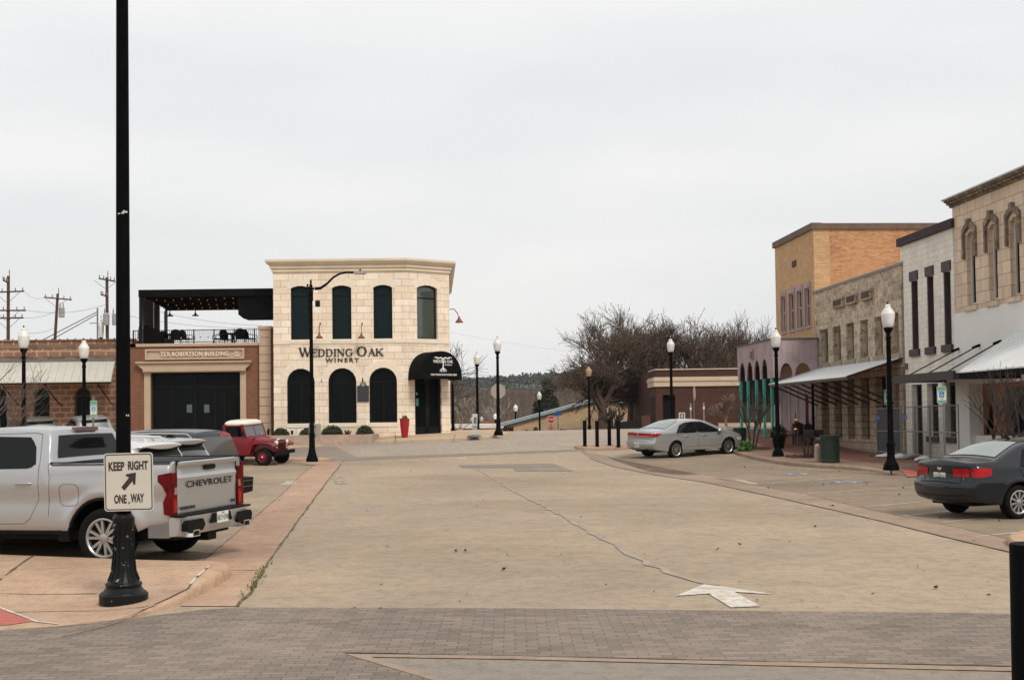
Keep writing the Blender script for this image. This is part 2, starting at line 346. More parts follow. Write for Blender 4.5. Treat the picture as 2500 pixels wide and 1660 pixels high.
# ================================================================ GROUND
def cut_sheet(poly, zf, fine=0):
    """flat polygon cut into strips so that it follows the slope; returns bmesh"""
    bm = bmesh.new(); vs = [bm.verts.new((p[0], p[1], 0)) for p in poly]; bm.faces.new(vs)
    bmesh.ops.triangulate(bm, faces=bm.faces[:])
    xs = [p[0] for p in poly]; ys = [p[1] for p in poly]
    cuts = [((0, y, 0), (0, 1, 0)) for y in YC if min(ys) < y < max(ys)]+[((x, 0, 0), (1, 0, 0)) for x in XC if min(xs) < x < max(xs)]
    if fine:
        n1 = int((max(ys)-min(ys))/fine); n2 = int((max(xs)-min(xs))/fine)
        cuts = [((0, min(ys)+fine*(i+.5), 0), (0, 1, 0)) for i in range(n1)]+[((min(xs)+fine*(i+.5), 0, 0), (1, 0, 0)) for i in range(n2)]
    for co, no in cuts:
        bmesh.ops.bisect_plane(bm, geom=bm.verts[:]+bm.edges[:]+bm.faces[:], plane_co=co, plane_no=no)
    for v in bm.verts: v.co.z = zf(v.co.x, v.co.y)
    return bm
YC = [i*2.0 for i in range(-10, 45)]; XC = [-22, -16, -12, -8, -4, 0, 4, 8, 12, 16, 22]
def finish(bm, name, mat, kind='structure'):
    bmesh.ops.recalc_face_normals(bm, faces=bm.faces)
    if sum(f.normal.z for f in bm.faces) < 0: bmesh.ops.reverse_faces(bm, faces=bm.faces)
    me = bpy.data.meshes.new(name); bm.to_mesh(me); bm.free(); me.materials.append(mat)
    o = bpy.data.objects.new(name, me); COL.objects.link(o); o['kind'] = kind
    return o
def gp(l, dz=0.0): return [(lambda p: (p.x, p.y))(G(a, b, dz)) for a, b in l]
def sheet(name, poly, dz, mat): return finish(cut_sheet(poly, lambda x, y: hz(x, y)+dz), name, mat)
def dens(poly, d=.5, closed=True):
    o = []
    n = len(poly)
    for i in range(n if closed else n-1):
        a, b = Vector(poly[i]), Vector(poly[(i+1) % n]); k = max(1, int((b-a).length/d))
        o += [tuple(a.lerp(b, j/k)) for j in range(k)]
    if not closed: o.append(tuple(poly[-1]))
    return o
def chaik(pts, n=2, closed=True):
    for _ in range(n):
        o = []; k = len(pts)
        if not closed: o.append(tuple(pts[0]))
        for i in range(k if closed else k-1):
            a, b = np.array(pts[i]), np.array(pts[(i+1) % k])
            o += [tuple(a*.75+b*.25), tuple(a*.25+b*.75)]
        if not closed: o.append(tuple(pts[-1]))
        pts = o
    return pts
def ribbon(name, pts, w, dz, mat, jit=0.0, zf=None, kind='structure', build=True):
    pts = dens(pts, .35, False); mb = MB(); vs = []; n = len(pts); q = random.Random(len(pts)*7+int(w*1000))
    for i in range(n):
        a, b = Vector(pts[max(0, i-1)]), Vector(pts[min(n-1, i+1)]); d = (b-a).normalized(); nn = Vector((-d.y, d.x))
        ww = w*(1+jit*q.uniform(-1, 1)); c = Vector(pts[i])+nn*w*jit*q.uniform(-.8, .8)
        for s in (-1, 1):
            p = c+nn*s*ww/2; vs.append((p.x, p.y, (zf or hz)(p.x, p.y)+dz))
    mb.add(vs, [(2*i, 2*i+1, 2*i+3, 2*i+2) for i in range(n-1)])
    if not build: return mb
    o = mb.build(name, mat, recalc=False); o['kind'] = kind
    return o
def slab(name, poly, h, mat, rnd_=.05, hf=None, step=.5, fine=0):
    poly = dens(poly, step); n = len(poly)
    A = sum(poly[i][0]*poly[(i+1) % n][1]-poly[(i+1) % n][0]*poly[i][1] for i in range(n))
    if A < 0: poly = poly[::-1]
    H = hf or (lambda x, y: h)
    def inset(r):
        o = []
        for i in range(n):
            a, b = Vector(poly[i-1]), Vector(poly[(i+1) % n]); d = (b-a).normalized(); o.append((poly[i][0]-d.y*r, poly[i][1]+d.x*r))
        return o
    rings = [(0, lambda x, y: -.2), (0, lambda x, y: H(x, y)*.45), (rnd_*.12, lambda x, y: H(x, y)*.72), (rnd_*.42, lambda x, y: H(x, y)*.92), (rnd_, lambda x, y: H(x, y))]
    vs = []; fs = []
    for r, f in rings:
        for x, y in inset(r): vs.append((x, y, hz(x, y)+f(x, y)))
    for k in range(len(rings)-1):
        for i in range(n): fs.append((k*n+i, k*n+(i+1) % n, (k+1)*n+(i+1) % n, (k+1)*n+i))
    bm = cut_sheet(inset(rnd_), lambda x, y: hz(x, y)+H(x, y), fine)
    me0 = bpy.data.meshes.new('tmp'); bm.to_mesh(me0); bm.free()
    b0 = len(vs); vs += [tuple(v.co) for v in me0.vertices]; fs += [tuple(i+b0 for i in p.vertices) for p in me0.polygons]; bpy.data.meshes.remove(me0)
    mb = MB(); mb.add(vs, fs); o = mb.build(name, mat, smooth=40); o['kind'] = 'structure'
    return o

# terrain to the horizon
gx = sorted(set([-5000, -2500, -1200, -600, -300, -150, -90, -60, -40, -30]+XC+[30, 40, 60, 90, 150, 300, 600, 1200, 2500, 5000]))
gy = sorted(set([-200, -100, -50]+YC+[p for p in PY if p > 88]+[120, 145, 200, 320, 600, 1100, 2200, 4000]))
mb = MB(); nx = len(gx)
mb.add([(x, y, hz(x, y)-.04) for y in gy for x in gx], [(j*nx+i, j*nx+i+1, (j+1)*nx+i+1, (j+1)*nx+i) for j in range(len(gy)-1) for i in range(nx-1)])
o = mb.build('terrain', mt['earth'], smooth=60); o['kind'] = 'structure'

sheet('street', [(-60, -6), (60, -6), (60, 80), (-60, 80)], 0, mt['street'])
# crosswalk of pavers with its concrete ribbon and the asphalt in front
sheet('crosswalk_pavers', gp([(583, 1483), (2467, 1498), (2900, 1501), (2900, 1633), (2467, 1627), (840, 1594), (1060, 1662), (1400, 1780), (-600, 1780), (-600, 1552), (0, 1540), (140, 1529), (335, 1508), (480, 1490)]), .005, mt['paver'])
sheet('crosswalk_border', gp([(840, 1597), (2467, 1630), (2900, 1636), (2900, 1648), (2467, 1640), (905, 1605), (1090, 1662), (1370, 1750), (1290, 1750), (1062, 1664)]), .009, mt['gutter2'])
sheet('asphalt_road', gp([(905, 1606), (2467, 1641), (2900, 1649), (2900, 1900), (1900, 1900), (1370, 1750), (1090, 1662)]), .005, mt['asphalt'])
ribbon('paver_edge_joint', gp([(838, 1594), (1500, 1609), (2467, 1628)]), .025, .011, mt['crack'], .4)
# parking strips and gutters either side
Lg_l = gp([(771, 1129), (735, 1160), (696, 1200), (600, 1283), (508, 1361), (470, 1395)]); Lg_r = gp([(836, 1125), (780, 1200), (700, 1310), (646, 1387), (612, 1445), (577, 1481)])
sheet('gutter', Lg_l+[gp([(440, 1480)])[0]]+Lg_r[::-1], .009, mt['gutter'])
sheet('parking_strip', Lg_l[:5]+gp([(300, 1365), (-700, 1345)])+[(-40, 22), (-40, 46)]+gp([(560, 1124), (712, 1128)]), .005, mt['lot'])
for k, l in enumerate((Lg_l, Lg_r)): ribbon('gutter_joint', l, .03 if k else .018, .013, mt['crack'], .55)
ribbon('gutter_joint', gp([(748, 1153), (815, 1151)]), .03, .013, mt['crack'], .5)
ribbon('gutter_joint', gp([(562, 1394), (642, 1393)]), .02, .013, mt['crack'], .5)
Rg_u = gp([(1480, 1112), (1580, 1151), (1680, 1162), (1793, 1175), (1961, 1206), (2129, 1246), (2300, 1281), (2470, 1318), (2700, 1370)]); Rg_l = gp([(1420, 1101), (1500, 1140), (1600, 1160), (1717, 1177), (1870, 1209), (2037, 1246), (2190, 1282), (2300, 1310), (2470, 1350), (2700, 1402)])
sheet('gutter', Rg_l+Rg_u[::-1], .009, mt['gutter2'])
sheet('parking_strip', Rg_u+[(16, 14), (14, 30)]+gp([(2500, 1205), (2250, 1167), (2129, 1151), (2068, 1147), (1990, 1142), (1915, 1136), (1854, 1125), (1799, 1110), (1700, 1096)]), .005, mt['lot2'])
ribbon('gutter_joint', Rg_u, .018, .013, mt['crack'], .6); ribbon('gutter_joint', Rg_l, .02, .013, mt['crack'], .6)
ribbon('gutter_joint', gp([(1945, 1221), (2005, 1219)]), .03, .013, mt['crack'], .5)
# cross street, its darker asphalt, patches
sheet('cross_street', gp([(560, 1118), (712, 1126), (833, 1126), (877, 1123), (1100, 1113), (1300, 1105.5), (1480, 1099), (1600, 1094)])+[(16, 52), (40, 54), (40, 78), (-40, 78), (-40, 50)], .005, mt['crossst'])
sheet('dark_asphalt_patch', gp([(560, 1098), (700, 1092), (819, 1089.5), (872, 1116), (1100, 1108.5), (1300, 1100.5), (1560, 1092), (1560, 1095.5), (1300, 1106), (1100, 1114), (877, 1124), (833, 1127), (800, 1126), (560, 1124)]), .009, mt['asphalt'])
sheet('street_patch', gp([(1119, 1135.5), (1348, 1131), (1400, 1150), (1257, 1150), (1252, 1142), (1128, 1142)]), .009, mt['asphalt'])
sheet('street_patch', gp([(1115, 1118), (1138, 1117), (1142, 1121), (1118, 1121.5)]), .009, mt['line_w'])
ribbon('crack_sealant', gp([(1165, 1144), (1190, 1160), (1228, 1184), (1262, 1204), (1330, 1236), (1376, 1262), (1430, 1290), (1480, 1322), (1540, 1354), (1610, 1388), (1660, 1408), (1720, 1424), (1760, 1428)]), .075, .009, mt['sealant'], .8)
ribbon('crack_sealant', gp([(820, 1160), (824, 1172), (834, 1182), (846, 1180)]), .16, .009, mt['sealant'], .8)
# painted arrow, bay lines, blue accessible-parking marks
sheet('painted_arrow', gp([(1719, 1427), (1750, 1431), (1891, 1452), (1793, 1446), (1857, 1481), (1784, 1484), (1729, 1450), (1650, 1456)]), .010, mt['paint_w'])
for a, b, ww in (((1840, 1183), (2080, 1165), .1), ((1797, 1171), (1842, 1182), .22), ((2113, 1238), (2246, 1226), .1), ((2205, 1260), (2330, 1247), .1), ((2300, 1276), (2470, 1258), .1), ((1960, 1207), (2240, 1188), .1), ((0, 1335), (180, 1340), .1), ((330, 1345), (525, 1349), .1), ((700, 1184), (714, 1174), .35), ((2380, 1310), (2600, 1290), .1)):
    ribbon('bay_line', gp([a, b]), ww, .010, mt['line_w'], .15)
def wheelchair(cx, cy, s, ang, dz, mat_b, mat_w):
    c = G(cx, cy); ca, sa = math.cos(ang), math.sin(ang)
    tr = lambda x, y: (c.x+(x*ca-y*.7*sa)*s, c.y+(x*sa+y*.7*ca)*s)
    sheet('accessible_bay_mark', [tr(x, y) for x, y in ((-.5, -.5), (.5, -.5), (.5, .5), (-.5, .5))], dz, mat_b)
    ring = [tr(.2*math.cos(t)-.03, .2*math.sin(t)-.16) for t in [R(i) for i in range(80, 380, 20)]]
    for l in (ring, [tr(-.05, .33), tr(-.05, .02), tr(.15, .0), tr(.22, -.25)]):
        ribbon('accessible_bay_mark', l, .06*s, dz+.004, mat_w)
wheelchair(1942, 1158, 1.25, R(25), .010, mt['paint_b'], mt['paint_w'])
wheelchair(2061, 1177, 1.25, R(25), .010, mt['paint_b'], mt['paint_w'])
for pts in ([(700, 1205), (980, 1180), (1300, 1170)], [(640, 1330), (1000, 1300), (1600, 1296), (2100, 1330)], [(1560, 1135), (1690, 1128), (1800, 1126)]):
    ribbon('slab_joint', gp(pts), .012, .006, mt['gutter'], .3)

# near kerbed corner on the left with the ramp
ramp_c = G(-60, 1520)
def isl_h(x, y):
    d = math.hypot(x-ramp_c.x, (y-ramp_c.y)*1.0); t = max(0, min(1, (d-1.2)/1.5)); return .012+.145*t*t*(3-2*t)
isl = gp([(-500, 1335), (0, 1352), (250, 1361), (420, 1367)], .15)+gp([(588, 1381)], .08)+gp([(510, 1441), (481, 1458), (420, 1482), (333, 1506), (240, 1519), (137, 1529), (0, 1538), (-300, 1560), (-500, 1570)])
isl = isl[:1]+chaik(isl[1:-1], 3, False)+[isl[-1]]
slab('sidewalk', isl, .15, mt['walk'], .10, isl_h, .12, .4)
zi = lambda x, y: hz(x, y)+isl_h(x, y)
def gi(l): return gp(l, .15)
o = finish(cut_sheet(gp([(0, 1486), (82, 1515), (20, 1524), (-300, 1540), (-300, 1400)], .02), lambda x, y: zi(x, y)+.006, .3), 'red_ramp_paving', mt['red_t'])
ribbon('ramp_edge_line', gp([(-200, 1400), (0, 1480), (90, 1514), (140, 1519)], .03), .035, .008, mt['paint_w'], .3, zi)
for l, ww in (([(0, 1413), (83, 1356)], .035), ([(-100, 1430), (0, 1428), (236, 1427)], .022), ([(-100, 1464), (0, 1463), (372, 1457)], .02), ([(516, 1379), (459, 1430), (370, 1457), (259, 1494), (150, 1518)], .025)):
    ribbon('sidewalk_joint', gi(l), ww, .004, mt['crack'], .5, zi)
for a, b in (((514, 1381), (506, 1388)), ((500, 1393), (484, 1407)), ((478, 1412), (466, 1423)), ((380, 1456), (350, 1462))): ribbon('kerb_sealant', gi([a, b]), .03, .007, mt['paint_w'], .5, zi)
# pavement round the corner shop, small kerbed nose at the arm lamp, bollard island
WY = 60.0
wside = gp([(560, 1103), (665, 1095), (780, 1089), (908, 1081), (1017, 1077), (1171, 1072), (1215, 1068), (1240, 1063.5)])+[(-.7, 63.5), (-1.4, 78), (-40, 78), (-40, 56.5)]
slab('sidewalk', wside, .13, mt['walk2'], .06, lambda x, y: .04+.09*max(0, min(1, (x+7.5)/2)))
for a, b in (((966, 1078), (966, 1060)), ((1108, 1073), (1112, 1060))): ribbon('sidewalk_joint', gp([a, b], .13), .03, .134, mt['crack'], .3)
slab('kerb_nose', gp([(500, 1130), (712, 1127.5), (800, 1127.5), (811, 1124)])+gp([(806, 1117), (560, 1115), (500, 1115)], .13), .14, mt['walk'], .07)
slab('bollard_island', chaik(gp([(1399, 1093), (1412, 1098), (1470, 1098), (1540, 1097), (1660, 1094), (1690, 1090)])+gp([(1690, 1080), (1500, 1086), (1430, 1088)], .1), 1), .12, mt['gutter'], .06)
# brown pavement in front of the shops on the right
rkerb = gp([(1722, 1078), (1735, 1089), (1760, 1099), (1799, 1110), (1854, 1125), (1915, 1136), (1990, 1142), (2068, 1147), (2129, 1151)])
rk2 = gp([(2250, 1166), (2330, 1178), (2500, 1203), (2700, 1240)])
def rw_h(x, y):
    d = abs(y-31.5); t = max(0, min(1, (d-3.0)/2.5)); return .02+.12*t
rpoly = chaik(rkerb, 1, False)+rk2+[(13.5, 14), (40, 14), (40, 58.5), (9.6, 58.5)]
slab('sidewalk', rpoly, .14, mt['rkerb'], .07, rw_h)
zr = lambda x, y: hz(x, y)+rw_h(x, y)
_rd = dens(rpoly, .5); _A = sum(_rd[i-1][0]*_rd[i][1]-_rd[i][0]*_rd[i-1][1] for i in range(len(_rd))); _s = 1 if _A > 0 else -1; _in = []
for i in range(len(_rd)):
    a, b = Vector(_rd[i-1]), Vector(_rd[(i+1) % len(_rd)]); d = (b-a).normalized(); _in.append((_rd[i][0]-d.y*.24*_s, _rd[i][1]+d.x*.24*_s))
finish(cut_sheet(_in, lambda x, y: zr(x, y)+.003), 'brown_pavement', mt['rwalk'])
finish(cut_sheet([(N_ST*16.3+D_ST*y).xy[:] for y in (20, 57)]+[(N_ST*13.6+D_ST*y).xy[:] for y in (57, 20)], lambda x, y: zr(x, y)+.005), 'red_paver_strip', mt['redpave'])
finish(cut_sheet(gp([(2200, 1150), (2290, 1148), (2300, 1160), (2215, 1163)], .03), lambda x, y: zr(x, y)+.009), 'red_ramp_paving', mt['red_t'])

# weeds in the gutter joint, scattered leaves
mb = MB(); q = random.Random(3)
for px, py, n in ((640, 1398, 16), (632, 1411, 22), (622, 1428, 12), (612, 1440, 16), (598, 1456, 8), (650, 1380, 6), (646, 1387, 8)):
    c = G(px, py)
    for i in range(n):
        x, y = c.x+q.gauss(0, .03), c.y+q.gauss(0, .12); z = hz(x, y); h = q.uniform(.02, .07); a = q.uniform(0, 6.28); dx, dy = math.cos(a)*.035, math.sin(a)*.035
        mb.add([(x-dy*.3, y+dx*.3, z), (x+dy*.3, y-dx*.3, z), (x+dx+dy*.2, y+dy, z+h), (x+dx, y+dy+dx*.2, z+h*.9)], [(0, 1, 2, 3)])
tag(mb.build('weeds', M('weed_leaf', (.10, .12, .03), .9, var=.4), recalc=False), 'small green weeds growing in the gutter joint by the near kerb', 'weeds', kind='stuff')
mb = MB()
for i in range(130):
    px, py = q.uniform(600, 2450), 1130+(q.random()**1.6)*360; c = G(px, py); s = q.uniform(.012, .035); a = q.uniform(0, 6.28); z = hz(c.x, c.y)+.016
    u = Vector((math.cos(a), math.sin(a), q.uniform(-.1, .5)))*s; v = Vector((-math.sin(a), math.cos(a), q.uniform(-.1, .5)))*s*.6
    b = Vector((c.x, c.y, z)); mb.add([b-u, b-v, b+u, b+v], [(0, 1, 2, 3)])
for px, py in ((1818, 1142), (2050, 1152), (2205, 1193), (2010, 1185), (2285, 1438), (1806, 1332), (1752, 1344), (1230, 1393), (1113, 1348), (1136, 1347), (2195, 1209), (1876, 1193), (2033, 1237), (1990, 1288), (2116, 1183), (2440, 1274)):
    c = G(px, py); z = hz(c.x, c.y)+.014
    for k in range(3):
        a = q.uniform(0, 6.28); u = Vector((math.cos(a), math.sin(a), .4))*.034; v = Vector((-math.sin(a), math.cos(a), .5))*.022; b = Vector((c.x, c.y, z+.015))
        mb.add([b-u, b-v, b+u, b+v], [(0, 1, 2, 3)])
tag(mb.build('fallen_leaves', M('dead_leaf', (.05, .03, .018), .9, var=.4, vs=20), recalc=False), 'dead brown leaves scattered over the street', 'leaves', kind='stuff')

# ================================================================ BUILDINGS
def rect(x0, x1, z0, z1): return [(x0, z0), (x1, z0), (x1, z1), (x0, z1)]
def arch(x0, x1, z0, z1, rise=None, n=14):
    """opening with a curved head whose crown is at z1"""
    w = (x1-x0)/2; rise = w if rise is None else rise; c = (x0+x1)/2; l = [(x0, z0), (x1, z0)]
    if abs(rise-w) < 1e-6: r = w; zc = z1-r
    else: r = (w*w+rise*rise)/(2*rise); zc = z1-r
    a0 = math.asin(min(1, w/r))
    for i in range(n+1):
        a = a0-2*a0*i/n; l.append((c+r*math.sin(a), zc+r*math.cos(a)))
    return l
def shrink(l, d):
    cx = sum(p[0] for p in l)/len(l); n = len(l); o = []
    A = sum(l[i][0]*l[(i+1) % n][1]-l[(i+1) % n][0]*l[i][1] for i in range(n)); s = 1 if A > 0 else -1
    for i in range(n):
        a, b, c = Vector(l[i-1]), Vector(l[i]), Vector(l[(i+1) % n]); d1 = (b-a).normalized(); d2 = (c-b).normalized()
        n1 = Vector((-d1.y, d1.x)); n2 = Vector((-d2.y, d2.x)); m = (n1+n2); m = m/max(.35, m.dot(n1)) if m.length > 1e-6 else n1
        o.append(tuple(b+m*d*s))
    return o
def facade(mb, outer, holes, y0=0.0, rev=.2, m=0, mr=None):
    """wall face with real openings and reveals"""
    loops = [outer]+holes; pts = [p for l in loops for p in l]
    tri = tessellate_polygon([[Vector((p[0], p[1], 0)) for p in l] for l in loops])
    mb.add([(p[0], y0, p[1]) for p in pts], [tuple(t) for t in tri], m)
    for h in holes:
        k = len(h); mb.add([(p[0], y0, p[1]) for p in h]+[(p[0], y0+rev, p[1]) for p in h], [(i, (i+1) % k, (i+1) % k+k, i+k) for i in range(k)], m if mr is None else mr)
def window(parent, loop, yo, glass, fm, fw=.05, bars=(), name='window', fd=.06, label=None, zb=None):
    """frame ring with glazing bars; the pane is its child"""
    mb = MB(); mb.prism(loop, yo-fd, yo, holes=[shrink(loop, fw)])
    xs = [p[0] for p in loop]; zs = [p[1] for p in loop]
    for kind, v, a, b in bars:
        if kind == 'h': mb.box(min(xs)+fw*.5, max(xs)-fw*.5, yo-fd*.8, yo-.004, v-.025, v+.025)
        else: mb.box(v-.025, v+.025, yo-fd*.8, yo-.004, a, b)
    w = mb.build(name, fm, parent, label=label)
    g = MB(); g.prism(shrink(loop, fw*.6), yo-.012, yo-.002); g.build('pane', glass, w)
    return w
def box_shell(mb, x0, x1, y0, y1, z0, z1, m=0, front=False, mtop=None):
    f = [('l', [(x0, y0, z0), (x0, y1, z0), (x0, y1, z1), (x0, y0, z1)]), ('r', [(x1, y0, z0), (x1, y1, z0), (x1, y1, z1), (x1, y0, z1)]), ('b', [(x0, y1, z0), (x1, y1, z0), (x1, y1, z1), (x0, y1, z1)]), ('t', [(x0, y0, z1), (x1, y0, z1), (x1, y1, z1), (x0, y1, z1)])]
    if front: f.append(('f', [(x0, y0, z0), (x1, y0, z0), (x1, y0, z1), (x0, y0, z1)]))
    for k, v in f: mb.add(v, [(0, 1, 2, 3)], mtop if (k == 't' and mtop is not None) else m)
def text_mb(s, size, ext=.01, bold=0.0, sx=1.0, align='CENTER', plane='xz', spacing=1.0):
    c = bpy.data.curves.new('t', 'FONT'); c.body = s; c.size = size; c.extrude = ext; c.offset = bold; c.align_x = align; c.align_y = 'CENTER'; c.resolution_u = 3; c.space_character = spacing
    o = bpy.data.objects.new('t', c); COL.objects.link(o); dg = bpy.context.evaluated_depsgraph_get(); me = o.evaluated_get(dg).to_mesh()
    v = [(p.co.x*sx, -p.co.z, p.co.y) if plane == 'xz' else (p.co.x*sx, p.co.y, p.co.z) for p in me.vertices]; f = [tuple(p.vertices) for p in me.polygons]
    o.evaluated_get(dg).to_mesh_clear(); bpy.data.objects.remove(o); bpy.data.curves.remove(c)
    return v, f
def put_text(mb, s, x, y, z, size, m=0, **k):
    v, f = text_mb(s, size, **k); mb.add([(p[0]+x, p[1]+y, p[2]+z) for p in v], f, m)
# serif capitals drawn as strokes: (x0, z0, x1, z1, thickness)
SER = {'W': [(0.02, 1, .3, 0, .17), (.3, 0, .52, .95, .07), (.5, 1, .78, 0, .17), (.78, 0, 1.02, 1, .07), (-.1, 1, .16, 1, .05), (.38, 1, .62, 1, .05), (.9, 1, 1.14, 1, .05)],
 'E': [(.1, 0, .1, 1, .17), (0, 1, .62, 1, .06), (0, 0, .66, 0, .06), (.1, .52, .46, .52, .06), (.62, 1, .62, .76, .05), (.66, 0, .66, .26, .05), (.46, .64, .46, .4, .05)],
 'D': [(.12, 0, .12, 1, .17), (0, 1, .4, 1, .06), (0, 0, .4, 0, .06), (.4, 1, .62, .86, .09), (.62, .86, .72, .5, .16), (.72, .5, .62, .14, .16), (.62, .14, .4, 0, .09)],
 'I': [(.14, 0, .14, 1, .17), (0, 1, .28, 1, .05), (0, 0, .28, 0, .05)],
 'N': [(.1, 0, .1, 1, .07), (.1, 1, .72, 0, .17), (.74, 0, .74, 1, .07), (-.04, 1, .18, 1, .05), (0, 0, .22, 0, .05), (.62, 1, .86, 1, .05)],
 'G': [(.7, .82, .5, 1, .07), (.5, 1, .28, .98, .08), (.28, .98, .1, .75, .14), (.1, .75, .07, .4, .17), (.07, .4, .2, .08, .15), (.2, .08, .42, 0, .08), (.42, 0, .7, .1, .07), (.7, .06, .7, .42, .15), (.54, .42, .84, .42, .05), (.7, 1, .7, .72, .05)],
 'O': [(.45, 1, .2, .9, .08), (.2, .9, .07, .5, .17), (.07, .5, .2, .1, .17), (.2, .1, .45, 0, .08), (.45, 0, .7, .1, .08), (.7, .1, .83, .5, .17), (.83, .5, .7, .9, .17), (.7, .9, .45, 1, .08)],
 'A': [(.42, 1, .1, 0, .07), (.42, 1, .74, 0, .17), (.2, .34, .62, .34, .06), (0, 0, .22, 0, .05), (.58, 0, .9, 0, .05)],
 'K': [(.12, 0, .12, 1, .17), (.72, 1, .14, .42, .07), (.34, .6, .76, 0, .17), (0, 1, .26, 1, .05), (0, 0, .26, 0, .05), (.58, 1, .86, 1, .05), (.6, 0, .92, 0, .05)]}
SERW = {'W': 1.14, 'E': .8, 'D': .92, 'I': .4, 'N': .96, 'G': .98, 'O': 1.02, 'A': .92, 'K': .98, ' ': .34}
def serif(mb, items, z0, y, x0, x1, dep, m=0):
    """items: (letter, height); fitted between x0 and x1"""
    W = sum(SERW[c]*h for c, h in items); k = (x1-x0)/W; x = x0
    for c, h in items:
        for a, b, c2, d, t in SER.get(c, ()):
            p, q = Vector((x+a*h*k, z0+b*h)), Vector((x+c2*h*k, z0+d*h)); dd = (q-p); L = max(dd.length, 1e-4); dd = dd/L; nn = Vector((-dd.y, dd.x))*(t*1.15+.012)*h*.5; ee = dd*min(t, .06)*h*.5
            qd = [p-nn-ee, q-nn+ee, q+nn+ee, p+nn-ee]
            mb.prism([tuple(v) for v in qd], y-dep, y, m)
        x += SERW[c]*h*k
def voussoirs(mb, cx, zc, r0, r1, a0, a1, n, y, t, m=0, key=None):
    for i in range(n):
        a, b = a0+(a1-a0)*i/n+.006, a0+(a1-a0)*(i+1)/n-.006
        rr = r1+(key if (key and i == n//2) else 0)
        pts = [(cx+r0*math.cos(a), zc+r0*math.sin(a)), (cx+r0*math.cos(b), zc+r0*math.sin(b)), (cx+rr*math.cos(b), zc+rr*math.sin(b)), (cx+rr*math.cos(a), zc+rr*math.sin(a))]
        mb.prism(pts, y-t, y+.03, m)
ZB = -2.6     # foundations run below the ground

# ---------------------------------------------------------------- the corner winery
A0 = P(669, 1057, WY); fw = Frame((A0.x, WY, 0), (1, 0, 0)); xc, _ = fw.xz(992.8, 800)
C0 = Vector((A0.x+xc, WY, 0)); C1p = ray(1098.5, 900); C1 = C1p*((WY+1.42)/C1p.y); C1.z = 0
fc = Frame(C0, (C1-C0)); LC = (C1-C0).length
wn = thing('winery_building', 'two storey cream limestone corner winery with arched windows and black entrance awning', 'building', (A0.x, WY, 0))
CR = lambda cx, cy: (600+.3507*cx, 600+.3507*cy)
wx = lambda cx, cy: fw.xz(*CR(cx, cy)); cxz = lambda cx, cy: fc.xz(*CR(cx, cy))
ztop = wx(600, 120)[1]; zcor = wx(600, 182)[1]
up = []; lo = []
zu1, zu0 = wx(665, 276)[1], wx(665, 653)[1]; zl1, zl0 = wx(672, 851)[1], wx(672, 1233)[1]
for a, b in ((312, 445), (600, 735), (888, 1020)): up.append(arch(wx(a, 450)[0], wx(b, 450)[0], zu0, zu1, .13))
for a, b in ((287, 481), (575, 771), (860, 1054)): lo.append(arch(wx(a, 1090)[0], wx(b, 1090)[0], zl0, zl1))
mb = MB(); facade(mb, rect(0, xc, ZB, zcor), up+lo, 0, .22)
# chamfered corner bay (in the coordinates of the building)
cup = arch(cxz(1192, 450)[0], cxz(1334, 450)[0], cxz(1262, 653)[1], cxz(1262, 276)[1], .15); cdo = rect(cxz(1178, 1100)[0], cxz(1362, 1100)[0], -.85, cxz(1262, 935)[1]+.25)
m2 = MB(); facade(m2, rect(0, LC, ZB, zcor), [cup, cdo], 0, .22)
Mc = Matrix.Translation((xc, 0, 0))@Matrix.Rotation(fc.rz, 4, 'Z')
mb.add([tuple(Mc@Vector(v)) for v in m2.v], m2.f)
ex = Mc@Vector((LC, 0, 0)); rs = Vector((ex.x-.9, ex.y+14, 0))
for a, b in (((0, 0), (0, 15.4)), ((0, 15.4), (rs.x, rs.y)), ((rs.x, rs.y), (ex.x, ex.y))): mb.add([(a[0], a[1], ZB), (b[0], b[1], ZB), (b[0], b[1], zcor), (a[0], a[1], zcor)], [(0, 1, 2, 3)])
mb.add([(0, 0, zcor+.2), (xc, 0, zcor+.2), (ex.x, ex.y, zcor+.2), (rs.x, rs.y, zcor+.2), (0, 15.4, zcor+.2)], [(0, 1, 2, 3, 4)])
mb.build('wall', mt['stone'], wn)
# cornice: stepped profile swept round the top
prof = [(0, 0), (.07, .02), (.07, .14), (.14, .19), (.14, .3), (.24, .37), (.34, .49), (.34, .60), (.30, ztop-zcor), (-.25, ztop-zcor)]
path = [Vector((0, 9, 0)), Vector((0, 0, 0)), Vector((xc, 0, 0)), Vector((ex.x, ex.y, 0)), Vector((rs.x, rs.y, 0))]
nrm = []
for i in range(len(path)):
    ns = []
    for j in (i-1, i):
        if 0 <= j < len(path)-1: d = (path[j+1]-path[j]).normalized(); ns.append(Vector((d.y, -d.x, 0)))
    n = sum(ns, Vector())/len(ns); nrm.append(n/(n.length**2))
mb = MB(); k = len(prof)
mb.add([tuple(path[i]+nrm[i]*p[0]+Vector((0, 0, zcor+p[1]))) for i in range(len(path)) for p in prof], [(i*k+j, i*k+j+1, (i+1)*k+j+1, (i+1)*k+j) for i in range(len(path)-1) for j in range(k-1)])
mb.build('cornice', mt['cornice'], wn)
